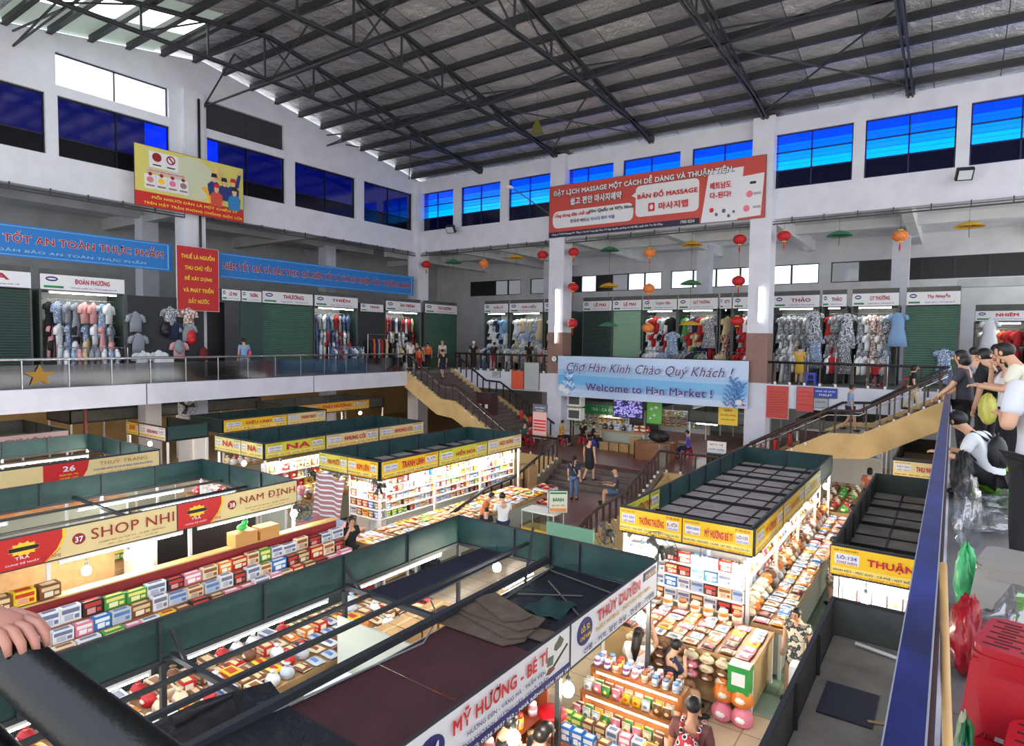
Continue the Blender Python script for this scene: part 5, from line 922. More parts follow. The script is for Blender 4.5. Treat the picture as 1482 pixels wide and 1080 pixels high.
for cx, cy, s in ((.045, .3, 1), (.09, .25, -1), (.07, .48, 1), (.91, .22, 1), (.965, .3, -1), (.945, .2, 1)):
    for k in range(6):
        yy = cy-.2+.09*k; xx = cx+s*.004*k*k*.3
        for d in (-1, 1): leafs.append((LEAF if k % 2 or cx > .5 else LEAF2, [(xx, yy), (xx+d*.012, yy+.05), (xx+d*.024, yy+.11), (xx+d*.008, yy+.09)]))
mxs = sign('banner', 'large light blue welcome banner hung between the two far pillars', (-16.0, 26.86, 3.18), (1, 0, 0), 9.1, 1.95, WB0, cat='banner', edge=SIGNW,
     items=[('Chợ Hàn Kính Chào Quý Khách !', .5, .71, .88, .28, SIGNW, .05, .35), ('Chợ Hàn Kính Chào Quý Khách !', .5, .71, .878, .278, INK, .008, .35), ('Welcome to Han Market !', .51, .27, .67, .19, SIGNW, .055), ('Welcome to Han Market !', .51, .27, .668, .187, INK, .02)],
     shapes=[(WB2, [(0, .2), (1, .12), (1, .6), (0, .68)]), (WB1, [(0, .3), (1, .24), (1, .48), (0, .54)])]+leafs+[(SIGNW, ellipse2(.03, .2, .02, .09)), (SIGNW, ellipse2(.06, .12, .02, .08)), (SIGNW, ellipse2(.965, .12, .015, .06)), (PINK, ellipse2(.925, .09, .005, .02)), (RED, ellipse2(.985, .07, .004, .02))])
MB().bar((.04, 1.8, -.24), (.04, 1.8, -.03), .03, .03).bar((9.0, 1.8, -.24), (9.0, 1.8, -.03), .03, .03).build('tie', STEEL, mxs)
PO = mat('poster pale yellow', (214, 204, 110), .5); SKIN_P = mat('poster skin', (226, 178, 140), .5); SHB = mat('poster navy', (36, 52, 120), .5)
def fig(x, y, s, c, cap): return [(c, [(x-.05*s, y-.22*s), (x+.05*s, y-.22*s), (x+.06*s, y-.02*s), (x+.03*s, y+.04*s), (x-.03*s, y+.04*s), (x-.06*s, y-.02*s)]), (SKIN_P, ellipse2(x, y+.1*s, .022*s, .075*s, 14)), (cap, [(x-.026*s, y+.12*s), (x+.03*s, y+.12*s), (x+.022*s, y+.19*s), (x-.018*s, y+.19*s)])]
ps = [(mat('poster pale patch', (206, 208, 180), .5), ellipse2(.5, .62, .22, .36)), (RED, rect(0, 0, 1, .24)), (SIGNW, rect(.12, .66, .37, .93)), (DKRED, ellipse2(.185, .84, .04, .075)), (DKRED, ellipse2(.305, .84, .04, .075)), (SIGNW, ellipse2(.305, .84, .027, .052)), (DKRED, [(.285, .87), (.295, .89), (.33, .81), (.32, .79)]), (PBL, rect(.15, .7, .22, .72)), (PBL, rect(.27, .7, .34, .72)), (mat('poster band', (220, 190, 190), .5), rrect(.09, .57, .43, .63, .01, .02))]
for k in range(4):
    x = .08+.095*k; ps += [(SIGNW, rect(x, .3, x+.09, .54)), (DKRED, ellipse2(x+.045, .545, .016, .03)), ([mat('poster pink', (216, 130, 140), .5), GOLD, PINK, mat('poster grey', (150, 120, 120), .5)][k], ellipse2(x+.045, .45, .03, .05)), (mat('poster grey'), rect(x+.01, .34, x+.08, .37))]
ps += [(mat('poster flag', (236, 180, 60), .5), [(.58, .5), (.62, .52), (.7, .3), (.72, .24), (.66, .24), (.64, .36)])]+fig(.70, .6, 1, SHB, BLACK)+fig(.80, .56, 1, SHB, BLACK)+fig(.89, .58, 1, SHB, RED)+[(SKIN_P, [(.74, .7), (.765, .7), (.745, .92), (.73, .92)]), (SHB, [(.91, .6), (.945, .62), (.97, .86), (.945, .86)]), (SKIN_P, ellipse2(.955, .89, .012, .04))]+fig(.72, .42, 1, mat('poster red coat', (206, 80, 60), .5), RED)+fig(.9, .42, 1.05, mat('poster blue coat', (44, 130, 190), .5), PBL)
o = sign('poster_board', 'yellow fire safety poster board fixed high on the left pillar', (-25.38, 11.45, 10.82), (0, 1, 0), 4.4, 2.28, PO, cat='poster', items=[('MỖI NGƯỜI DÂN LÀ MỘT CHIẾN SỸ', .53, .165, .8, .075, GOLD, .03), ('TRÊN MẶT TRẬN PHÒNG CHỐNG GIẶC LỬA', .52, .06, .92, .075, GOLD, .03), ('PCCC & CỨU NẠN CỨU HỘ', .26, .6, .3, .035, DKRED, .01)], shapes=ps)
MB().box(2.0, 2.05, .1, 2.1, -.43, -.03).box(2.6, 2.65, .1, 2.1, -.43, -.03).build('bracket', STEEL, o)
BB = mat('royal blue banner', (26, 116, 196), .5); BBE = mat('banner border', (120, 180, 226), .5)
bord = [(BBE, rect(.01, .04, .99, .06)), (BBE, rect(.01, .94, .99, .96)), (BBE, rect(.985, .06, .99, .94))]
sign('banner', 'blue banner with red and white letters along the left balcony, left of the red banner', (-25.65, 2.0, 8.47), (0, 1, 0), 10.9, 1.05, BB, cat='banner', edge=BB,
     items=[('THỰC HIỆN', .32, .6, .28, .4, SIGNW, .045), ('THỰC HIỆN', .32, .6, .278, .39, DKRED, .015), ('TỐT AN TOÀN THỰC PHẨM', .735, .6, .47, .46, SIGNW, .05), ('TỐT AN TOÀN THỰC PHẨM', .735, .6, .468, .45, DKRED, .015), ('TRÁCH NHIỆM ĐẢM BẢO AN TOÀN THỰC PHẨM', .6, .2, .62, .15, mat('pale grey print', (150, 190, 220), .5), .01)], shapes=bord)
o = sign('banner', 'blue banner with red and white letters along the left balcony, right of the red banner', (-25.65, 14.85, 8.4), (0, 1, 0), 11.75, 1.05, BB, cat='banner', edge=BB,
     items=[('NIÊM YẾT GIÁ VÀ BÁN THEO GIÁ NIÊM YẾT LÀ TRÁCH NHIỆM CỦA THƯƠNG NHÂN', .5, .52, .97, .5, SIGNW, .045), ('NIÊM YẾT GIÁ VÀ BÁN THEO GIÁ NIÊM YẾT LÀ TRÁCH NHIỆM CỦA THƯƠNG NHÂN', .5, .52, .968, .47, DKRED, .02)], shapes=bord)
MB().bar((-.46, .9, -.3), (.02, .9, -.02), .012, .012).bar((11.73, .9, -.02), (12.26, .9, -.3), .012, .012).build('tie', BLACK, o)
o = sign('banner', 'red banner with yellow letters hung on the left pillar', (-25.25, 12.9, 6.93), (0, 1, 0), 1.72, 2.55, mat('banner red', (188, 30, 34), .5), cat='banner', edge=SIGNW, items=[(t, .5, .86-.175*i, w, .095, GOLD, .02) for i, (t, w) in enumerate((('THUẾ LÀ NGUỒN', .8), ('THU CHỦ YẾU', .64), ('ĐỂ XÂY DỰNG', .66), ('VÀ PHÁT TRIỂN', .72), ('ĐẤT NƯỚC', .5)))])
MB().box(.8, .86, 2.3, 2.5, -.588, -.03).box(1.2, 1.26, 2.3, 2.5, -.588, -.03).build('bracket', STEEL, o)
lines = lambda n, c, x0=.1, x1=.9, y0=.1, y1=.8, t=.02: [(c, rect(x0, y1-(y1-y0)*i/n, x1-.25*(i % 3 == 2), y1-(y1-y0)*i/n+t), 'printed_line') for i in range(n)]
sign('notice', 'tall red notice on the white far edge, right of the right pillar', (-6.2, 27.05, 2.85), (1, 0, 0), .85, 1.32, mat('notice red', (196, 54, 44), .4), cat='notice', edge=SIGNW, shapes=lines(9, mat('notice faint lines', (160, 40, 36), .5)))
sign('notice', 'shiny red notice left of the blue sign on the far edge', (-5.05, 27.05, 3.2), (1, 0, 0), .62, .98, mat('notice shiny red', (204, 50, 50), .25), cat='notice', shapes=lines(4, mat('notice faint lines')))
sign('notice', 'blue sign with white letters on the far edge', (-4.42, 27.05, 3.8), (1, 0, 0), .8, .36, BLUEP, cat='notice', items=[('NHÀ VỆ SINH', .5, .68, .86, .25, SIGNW), ('TOILET', .5, .28, .6, .22, SIGNW)])
sign('notice', 'grey board below the blue sign on the far edge', (-4.42, 27.05, 3.4), (1, 0, 0), .5, .36, mat('grey notice', (170, 172, 178), .5), cat='notice', items=[('KHU VỰC', .5, .6, .7, .2, PBL)])
sign('notice', 'orange red notice on the white far edge beside the stairs', (-18.95, 27.05, 3.35), (1, 0, 0), .75, .95, mat('notice orange', (222, 92, 60), .5), cat='notice')
sign('notice', 'grey white notice board beside the orange one by the stairs', (-18.15, 27.05, 3.35), (1, 0, 0), .9, 1.4, mat('notice grey', (188, 190, 188), .5), cat='notice', shapes=lines(14, mat('grey print line'), t=.012))
sign('notice', 'small grey notice on the far edge near the stair top', (-20.2, 27.05, 3.9), (1, 0, 0), .5, .28, mat('notice grey'), cat='notice', shapes=lines(3, PBL, t=.06))
o = sign('notice', 'yellow notice hanging under the far balcony beside the right pillar', (-8.2, 27.3, 2.36), (1, 0, 0), .82, .82, GOLD, cat='notice', items=[('ĐIỂM', .5, .8, .4, .15, DKRED, .02), ('CÂN ĐỐI CHỨNG', .5, .55, .8, .13, DKRED, .01), ('BAN QUẢN LÝ CHỢ', .5, .3, .7, .1, DKRED)])
for x_ in (.06, .76): MB().box(x_-.004, x_+.004, .8, 1.09, -.03, -.02).build('string', BLACK, o)
o = sign('notice', 'green notice hanging beside the screen', (-11.9, 28.3, 2.0), (1, 0, 0), .75, 1.0, mat('notice lime', (110, 196, 84), .5), cat='notice', shapes=[(SIGNW, ellipse2(.3, .7, .1, .06)), (SIGNW, ellipse2(.62, .78, .12, .06)), (SIGNW, ellipse2(.5, .4, .1, .05)), (SIGNW, ellipse2(.25, .25, .08, .05))])
for x_ in (.06, .68): MB().box(x_-.004, x_+.004, 1.0, 1.45, -.03, -.02).build('string', BLACK, o)
o = sign('standing_notice', 'tall grey and red notice stand left of the landing', (-14.95, 23.0, 1.62), (1, 0, 0), .72, 1.5, mat('stand pink', (224, 178, 178), .5), cat='notice', items=[('QUY ĐỊNH', .5, .9, .7, .06, SIGNW), ('CHỢ HÀN', .5, .82, .5, .05, SIGNW)], shapes=[(mat('stand slate', (92, 96, 116), .5), rect(0, .78, 1, 1))]+[(RED, rect(.06, .5-.09*i, .94, .55-.09*i), 'printed_line') for i in range(4)])
MB().box(.33, .39, -.72, 0, -.03, -.01).build('pole', STEEL, o)
o = thing('screen', 'screen with a grid of violet camera pictures under the banner', 'screen', (-12.75, 28, 0)); MB().box(-.78, .78, 0, .06, 2.2, 3.08).build('casing', BLACK, o); MB().box(-.74, .74, -.004, 0, 2.25, 3.04).build('display', print_mat('camera pictures', (110, 100, 190), (180, 170, 230), (50, 46, 96), 9, 'v'), o); MB().tube([(0, .05, 3.08), (0, .05, 3.46)], .03, 8).build('bracket', STEEL, o)
_M['camera pictures'].node_tree.nodes['Principled BSDF'].inputs['Emission Strength'].default_value = .5; _n = _M['camera pictures'].node_tree; _n.links.new([x for x in _n.nodes if x.type == 'VALTORGB'][0].outputs[0], _n.nodes['Principled BSDF'].inputs['Emission Color'])
# ================================================================ LANTERNS, PARASOLS AND SMALL FITTINGS
LR = mat('red lantern silk', (190, 30, 40), .6); LP = print_mat('orange gold lantern print', (206, 52, 36), (240, 180, 90), (220, 110, 60), 16, 'v')
TOPS = {}
def hung(x, z, below):
    k = min(TOPS, key=lambda q: abs(q-x)) if TOPS else None
    t = TOPS[k] if k is not None and abs(k-x) < .4 else 10.71
    TOPS[k if t < 10.7 else x] = z-below
    return t, (k if t < 10.7 else x)
def lantern(x, z, m, label, y=27.25, r=.27):
    x *= 1.0187; z = 5.9+(z-5.9)*1.0187
    top, x = hung(x, z, .55)
    o = thing('paper_lantern', label, 'lantern', (x, y, z))
    n = 16; q = MB(); pr = [(.08, -.2), (.17, -.17), (.25, -.09), (.27, 0), (.25, .09), (.17, .17), (.08, .2)]; q.lathe(pr, n); q.build('shade', m, o, True)
    MB().lathe([(.09, .2), (.09, .23)], 10).lathe([(.09, -.23), (.09, -.2)], 10).build('rim', GOLD, o); MB().lathe([(.02, -.55), (.03, -.4), (.015, -.3), (.01, -.23)], 6).build('tassel', LR, o); MB().tube([(0, 0, .23), (0, 0, top-z)], .006, 5).build('string', BLACK, o)
col4 = ['leftmost of the gallery, beside the corner pillar', 'between the corner pillar and the clock pillar', 'just left of the clock pillar', 'just right of the clock pillar', 'above the middle of the welcome banner', 'just left of the right pillar', 'just right of the right pillar', 'right of the far pillars, by the green parasol']
for i, (x, z) in enumerate([(-24.76, 10.13), (-20.64, 9.93), (-16.95, 10.15), (-15.18, 10.17), (-11.29, 9.87), (-7.38, 10.14), (-5.67, 10.13), (-1.74, 9.81)]): lantern(x, z, LP if i in (1, 4, 7) else LR, '%s lantern in the top row, %s' % ('patterned orange' if i in (1, 4, 7) else 'plain red', col4[i]))
for x, z, m, lb in [(-15.19, 8.48, LR, 'plain red lantern in the middle row, right of the clock pillar'), (-11.29, 8.27, LP, 'patterned orange lantern in the middle row'), (-7.35, 8.44, LR, 'plain red lantern in the middle row, left of the right pillar'), (-15.31, 6.74, LR, 'lowest plain red lantern right of the clock pillar'), (-11.35, 6.51, LP, 'lowest patterned orange lantern over the banner'), (-7.4, 6.79, LR, 'lowest plain red lantern left of the right pillar')]: lantern(x, z, m, lb)
UG, UY = mat('green paper parasol', (58, 128, 92), .7), mat('yellow paper parasol', (218, 170, 50), .7)
for x, z, m, lb in [(-22.76, 10.13, UG, 'green parasol hung near the corner pillar'), (-18.54, 10.12, UY, 'yellow parasol hung left of the clock pillar'), (-13.27, 10.13, UG, 'green parasol in the top row right of the clock pillar'), (-9.38, 10.09, UY, 'yellow parasol in the top row above the welcome banner'), (-3.71, 10.02, UG, 'green parasol hung right of the right pillar'), (.27, 9.99, UY, 'yellow parasol at the far right below the beam'), (-13.2, 8.47, UY, 'yellow parasol in the middle row'), (-9.27, 8.43, UG, 'green parasol in the middle row'), (-13.26, 6.64, UG, 'lowest green parasol before the dark shutter'), (-9.44, 6.68, UY, 'lowest yellow parasol above the banner')]:
    x *= 1.0187; z = 5.9+(z-5.9)*1.0187; top, x = hung(x, z, .42); o = thing('paper_parasol', lb, 'parasol', (x, 27.25, z)); n = 16; q = MB(); q.lathe([(.02, .16), (.15, .13), (.35, .05), (.47, -.05), (.45, -.045), (.34, .03), (.14, .11), (.02, .14)][::-1], n); q.build('canopy', m, o)
    for k in range(8): MB().bar((.05*math.cos(k*PI/4), .05*math.sin(k*PI/4), -.02), (.4*math.cos(k*PI/4), .4*math.sin(k*PI/4), .0), .012, .012).build('rib', WOOD, o)
    MB().tube([(0, 0, -.42), (0, 0, .2)], .012, 6).build('shaft', WOOD, o); MB().tube([(0, 0, .2), (0, 0, top-z)], .005, 5).build('string', BLACK, o)
for x, z, lb in ((-23.0, 11.95, 'black floodlight on the far beam near the corner'), (0, 11.75, 'black floodlight on the far beam at the right')):
    o = thing('floodlight', lb, 'floodlight', (x, 26.95, z), R(15)); MB().cbox((0, -.25, 0), (.5, .16, .42), 0, rx=R(35)).build('housing', BLACK, o); MB().cbox((0, -.335, -.06), (.4, .02, .32), 0, rx=R(35)).build('lens', mat('lamp glass', (200, 204, 210), .1), o); MB().box(-.05, .05, -.2, .42, -.04, .04).build('bracket', BLACK, o)
for x, z0, z1, lb in ((-16.3, 5.75, 8.45, 'vertical tube lamp on the pillar with the clock'), (-6.6, 6.75, 8.2, 'vertical tube lamp on the right pillar')): tubelamp((x, 27.04, z0), (x, 27.04, z1), lb, .035 if z1-z0 > 2 else .022)
o = thing('wall_clock', 'small round clock on the brown part of the pillar', 'clock', (-16.34, 27.05, 4.98)); q = MB(); q.lathe([(.17, 0), (.17, .05)], 20); c_ = q.build('case', GREY, o); c_.rotation_euler.x = PI/2; q = MB(); q.lathe([(.14, 0), (.14, .056)], 20); c_ = q.build('dial', PALE, o); c_.rotation_euler.x = PI/2; MB().box(-.006, .006, -.062, -.058, 0, .1).box(0, .07, -.062, -.058, -.006, .006).build('hand', BLACK, o)
o = thing('street_lamp', 'lamp on a slanting arm fixed to the far pillar beam', 'lamp', (-16.9, 27.1, 12.2)); MB().tube([(.1, 0, 0), (-.45, -1.2, .62), (-.75, -1.9, .95)], .03, 8).build('arm', GREY, o); MB().ell((-.85, -2.1, 1.02), (.14, .26, .08)).build('lamp_head', PALE, o, True)
o = thing('triangle_frame', 'small dark triangular bird scarer hung under the roof', 'ornament', (-14.3, 22.0, 14.6)); MB().lathe([(.32, -.3), (.05, .3)], 3).build('cone', mat('olive frame', (96, 92, 40), .5), o); MB().tube([(0, 0, .3), (0, 0, 1.5)], .008, 5).build('string', BLACK, o)
def fan(loc, rz, label, r=.28):
    o = thing('wall_fan', label, 'fan', loc, rz); q = MB()
    for rr in (r, r*.66, r*.33): q.tube([(rr*math.cos(a), -.22, rr*math.sin(a)) for a in [2*PI*k/20 for k in range(21)]], .006, 5)
    for k in range(12): a = 2*PI*k/12; q.tube([(0, -.26, 0), (r*math.cos(a), -.22, r*math.sin(a)), (r*.6*math.cos(a), -.12, r*.6*math.sin(a))], .004, 4)
    q.build('cage', BLACK, o)
    for k in range(3):
        b = MB(); a = 2*PI*k/3; b.prism([(.03*math.cos(a+.6), -.19, .03*math.sin(a+.6)), (r*.8*math.cos(a+.5), -.2, r*.8*math.sin(a+.5)), (r*.85*math.cos(a-.1), -.17, r*.85*math.sin(a-.1)), (.03*math.cos(a-.6), -.17, .03*math.sin(a-.6))], (0, 0, 0), (0, .006, 0)); b.build('blade', GREY, o)
    m_ = MB(); m_.ell((0, -.1, 0), (.08, .1, .08)); m_.build('motor', BLACK, o, True); MB().bar((0, -.06, -.04), (0, 0, -.22), .05, .05).build('bracket', BLACK, o)
fan((-25.8, 13.5, 3.0), R(60), 'black fan on the white pillar below the balcony', .4); fan((-4.4, 11.4, 1.95), R(0), 'large dark fan under the yellow sign by the steps', .38); fan((-5.55, 11.6, 2.0), R(-20), 'black fan at the corner by the ochre plinth', .3); fan((-12.3, 11.6, 2.0), R(20), 'black fan at the corner of the yellow signs left of the steps', .3); fan((-12.2, 8.95, 1.95), R(60), 'black fan at the end of the sign numbered 38', .25); fan((-14.9, 11.5, 2.0), R(0), 'black fan above the striped cloth', .25)
for p, c, lb in [((-25.3, 9.6, 0), mat('dark red pipe', (110, 40, 40), .5), 'dark red pipe rising to the balcony at the left')]: tag(MB().tube([p, (p[0], p[1], 3.5)], .06, 8).build('pipe', c), lb, 'pipe')
# ================================================================ PEOPLE
SK = mat('skin', (206, 158, 128), .55); SK2 = mat('tanned skin', (176, 126, 96), .55); HAIR = mat('black hair', (26, 22, 22), .45); LIPS = mat('lips', (170, 90, 84), .5); EYE = mat('dark eye', (20, 16, 16), .3)
SKINS = []
def skin(name, nodes, edges, m, parent, sub=2):
    me = bpy.data.meshes.new(name); me.from_pydata([n[0] for n in nodes], edges, []); me.materials.append(m)
    o = bpy.data.objects.new(name, me); COL.objects.link(o); o.parent = parent
    md = o.modifiers.new('skin', 'SKIN'); md.use_smooth_shade = True
    for i, n in enumerate(nodes):
        r = n[1]; s = me.skin_vertices[0].data[i]; s.radius = r if isinstance(r, tuple) else (r, r); s.use_root = (i == 0)
    sb = o.modifiers.new('sub', 'SUBSURF'); sb.levels = sub; sb.render_levels = sub
    SKINS.append(o); return o
EXTRA = {}
def V(*a): return Vector(a)
def person(label, loc, face, h=1.62, pose='stand', top='white', bottom='denim', skinm=None, arms=('down', 'down'), hair='short', sleeve='short', legs='long', lean=0, turn=0, head_down=.0, bag=None, group=None, dress=None, hairm=None, shoes=BLACK, look=0):
    """face: heading in degrees, 0 looks towards +y, 90 towards -x"""
    skinm = skinm or SK; k = h/1.7; root = thing('person', label, 'person', loc, R(face))
    sit = pose in ('sit', 'crouch'); zp = .92*k if not sit else (.5*k if pose == 'sit' else .3*k)
    L = R(lean); up = lambda d, off=0: V(0, off+math.sin(L)*d, zp+math.cos(L)*d)
    pel = V(0, 0, zp); wai = up(.16*k); che = up(.36*k, 0); nek = up(.52*k); hb = nek+V(0, .02*k+math.sin(L)*.06+head_down*.03, .07*k); hc = hb+V(0, .035*k+head_down*.05, .085*k*(1-head_down*.3)); ht = hc+V(0, -.0+head_down*.04, .075*k)
    N = [(pel, (.145*k, .105*k)), (wai, (.12*k, .09*k)), (che, (.145*k, .1*k)), (nek, .058*k), (hb, .062*k), (hc, (.075*k, .092*k)), (ht, .062*k)]; E = [(0, 1), (1, 2), (2, 3), (3, 4), (4, 5), (5, 6)]
    J = {}
    for s, nm, arm in ((-1, 'L', arms[0]), (1, 'R', arms[1])):
        sh = che+V(s*.185*k, -.005, .1*k)
        if arm == 'down': el = sh+V(s*.05*k, -.02, -.28*k); wr = el+V(s*.01, .06*k, -.25*k)
        elif arm == 'fwd': el = sh+V(s*.05*k, .08*k, -.25*k); wr = el+V(-s*.04*k, .24*k, .03*k)
        elif arm == 'reach': el = sh+V(s*.03*k, .2*k, -.16*k); wr = el+V(-s*.03*k, .22*k, -.08*k)
        elif arm == 'up': el = sh+V(s*.12*k, .12*k, .08*k); wr = el+V(-s*.1*k, .08*k, .24*k)
        elif arm == 'face': el = sh+V(s*.06*k, .16*k, -.2*k); wr = el+V(-s*.12*k, .02*k, .26*k)
        elif arm == 'bent': el = sh+V(s*.09*k, -.06*k, -.26*k); wr = el+V(-s*.1*k, .2*k, .06*k)
        elif arm == 'rail': el = sh+V(s*.08*k, .1*k, -.24*k); wr = el+V(0, .16*k, -.14*k)
        hd = (wr-el).normalized(); pm = wr+hd*.05*k
        i = len(N); N += [(sh, .062*k), (el, .043*k), (wr, .03*k), (pm, (.042*k, .02*k))]; E += [(2, i), (i, i+1), (i+1, i+2), (i+2, i+3)]; J['sh'+nm], J['el'+nm], J['wr'+nm], J['hd'+nm], J['pm'+nm] = sh, el, wr, hd, pm
        hp = pel+V(s*.095*k, 0, -.06*k)
        if pose == 'stand': kn = hp+V(s*.01, .02*k, -.42*k); an = hp+V(s*.015, -.02*k, -.78*k)
        elif pose == 'walk': kn = hp+V(0, (.14 if s > 0 else -.02)*k, -.4*k); an = hp+V(0, (.16 if s > 0 else -.26)*k, (-.78 if s > 0 else -.74)*k)
        elif pose == 'sit': kn = hp+V(s*.06*k, .4*k, .02*k); an = kn+V(0, .02*k, -.42*k)
        else: kn = hp+V(s*.09*k, .36*k, .18*k); an = kn+V(0, -.14*k, -.36*k)
        an.z = max(.075*k, an.z) if pose != 'walk' or s > 0 else max(.1, an.z)
        ft = an+V(s*.01, .13*k, -.045*k)
        i = len(N); N += [(hp, .088*k), (kn, .056*k), (an, .038*k), (ft, (.04*k, .026*k))]; E += [(0, i), (i, i+1), (i+1, i+2), (i+2, i+3)]; J['hp'+nm], J['kn'+nm], J['an'+nm], J['ft'+nm] = hp, kn, an, ft
    body = skin('body', N, E, skinm, root); EXTRA[body.name] = (J, hc, hb, k, head_down)
    mt = top if not isinstance(top, str) else CL[top]; mb = bottom if not isinstance(bottom, str) else CL[bottom]
    if dress is None:
        n = [(pel+V(0, 0, -.07*k), (.176*k, .135*k)), (pel+V(0, 0, .04*k), (.17*k, .128*k)), (wai, (.15*k, .112*k)), (che, (.168*k, .122*k)), (nek+V(0, 0, -.055*k), .075*k)]; e_ = [(0, 1), (1, 2), (2, 3), (3, 4)]
        for nm in 'LR':
            i = len(n); a = J['sh'+nm]; b = J['el'+nm]; c = J['wr'+nm]; n += [(a, .08*k)]; e_ += [(3, i)]
            if sleeve == 'short': n += [(a.lerp(b, .75), .066*k)]; e_ += [(i, i+1)]
            elif sleeve == 'long': n += [(b, .056*k), (b.lerp(c, .95), .042*k)]; e_ += [(i, i+1), (i+1, i+2)]
            else: n += [(a.lerp(b, .12), .07*k)]; e_ += [(i, i+1)]
        skin('shirt', n, e_, mt, root)
        n = [(pel+V(0, 0, .03*k), (.158*k, .12*k))]; e_ = []
        for nm in 'LR':
            i = len(n); a, b, c = J['hp'+nm], J['kn'+nm], J['an'+nm]; n += [(a, .105*k)]; e_ += [(0, i)]
            if legs == 'long': n += [(b, .072*k), (c+V(0, 0, .03), .058*k)]; e_ += [(i, i+1), (i+1, i+2)]
            else: n += [(a.lerp(b, .8), .088*k)]; e_ += [(i, i+1)]
        skin('trousers', n, e_, mb, root)
    else:
        md = dress if not isinstance(dress, str) else CL[dress]; hem = .5*k
        n = [(che+V(0, 0, 0), (.165*k, .12*k)), (nek+V(0, 0, -.07*k), .08*k), (wai, (.145*k, .112*k)), (pel+V(0, 0, -.02), (.185*k, .14*k)), (pel+V(0, .02, -.22*k), (.2*k, .16*k)), (pel+V(0, .01, -hem), (.215*k, .17*k))]; e_ = [(0, 1), (0, 2), (2, 3), (3, 4), (4, 5)]
        for nm in 'LR':
            i = len(n); a = J['sh'+nm]; b = J['el'+nm]; n += [(a, .076*k), (a.lerp(b, .5 if sleeve == 'short' else .15), .066*k)]; e_ += [(0, i), (i, i+1)]
        skin('dress', n, e_, md, root)
    hm = hairm or HAIR
    if hair != 'bald':
        q = MB(); c = hc+V(0, -.018*k-head_down*.01, .028*k); q.ell(c, (.095*k, .112*k, .098*k), 0, 12, 8)
        if hair == 'long': q.tube([hc+V(0, -.06*k, .03*k), hb+V(0, -.075*k, 0), che+V(0, -.12*k, .12*k), che+V(0, -.13*k, -.08*k)], [.09*k, .085*k, .075*k, .02*k], 8)
        elif hair == 'tail': q.tube([hc+V(0, -.1*k, .05*k), hb+V(0, -.13*k, .0), che+V(0, -.14*k, .08*k), che+V(0, -.14*k, -.12*k)], [.035*k, .045*k, .04*k, .012*k], 7)
        elif hair == 'bun': q.ell(hc+V(0, -.11*k, .06*k), (.045*k, .045*k, .045*k), 0, 8, 6)
        elif hair == 'bob': q.ell(hb+V(0, -.03*k, .04*k), (.1*k, .1*k, .1*k), 0, 10, 6)
        h_ = q.build('hair', hm, root, True)
        # keep the face free
        for v in h_.data.vertices:
            d = v.co-(hc+V(0, .03*k, -.01*k))
            if v.co.y > hc.y+.03*k and v.co.z < hc.z+.06*k and v.co.z > hb.z-.08*k: v.co.y = hc.y+.03*k
    for nm in 'LR': q = MB(); a = J['an'+nm]; q.ell((a.x, a.y+.07*k, a.z-.03*k), (.047*k, .13*k, .048*k), 0, 10, 6); q.build('shoe', shoes, root, True)
    if bag == 'backpack':
        q = MB(); c = che+V(0, -.2*k, -.08*k); q.ell(c, (.16*k, .1*k, .22*k), 0, 12, 8); q.ell(c+V(0, -.07*k, -.05*k), (.11*k, .05*k, .11*k), 0); q.tube([c+V(-.02, 0, .21*k), c+V(0, 0, .26*k), c+V(.02, 0, .21*k)], .01, 5)
        for s in (-1, 1): q.tube([c+V(s*.09*k, .06*k, .16*k), che+V(s*.11*k, .02, .17*k), che+V(s*.12*k, .13*k, .02*k), wai+V(s*.13*k, .06*k, .02), c+V(s*.1*k, .05*k, -.14*k)], .018*k, 6)
        q.build('backpack_worn', BLACK if isinstance(bag, str) and top != 'maroon' else BLACK, root, True)
    elif bag == 'pattern':
        pm = print_mat('black white red pack print', (28, 26, 30), (222, 216, 214), (170, 40, 50), 15, 'v'); q = MB(); c = che+V(0, -.19*k, -.12*k); q.ell(c, (.16*k, .1*k, .22*k), 0, 12, 8); q.ell(c+V(0, -.06*k, -.08*k), (.11*k, .06*k, .1*k), 0)
        for s in (-1, 1): q.tube([c+V(s*.09*k, .05*k, .17*k), che+V(s*.11*k, -.06*k, .13*k), che+V(s*.12*k, .1*k, .14*k), che+V(s*.14*k, .12*k, 0), wai+V(s*.13*k, .0, 0), c+V(s*.1*k, .05*k, -.14*k)], .022*k, 6)
        q.build('backpack_worn', pm, root, True)
    elif bag == 'cross': q = MB(); q.tube([che+V(-.14*k, -.09*k, .13*k), che+V(0, -.135*k, 0), wai+V(.13*k, -.1*k, -.04*k)], .012, 6); q.ell(wai+V(.2*k, 0, -.12*k), (.05*k, .1*k, .08*k), 0); q.build('shoulder_bag', CL['beige'], root, True)
    elif bag == 'pinkbag': q = MB(); q.ell(wai+V(.22*k, -.05*k, -.05*k), (.07*k, .16*k, .17*k), 0); q.tube([wai+V(.22*k, -.1*k, .05*k), J['shR']+V(.01, -.02, .08*k), wai+V(.22*k, .06*k, .05*k)], .014, 6); q.build('shoulder_bag', mat('hot pink', (220, 70, 110), .6), root, True)
    return root
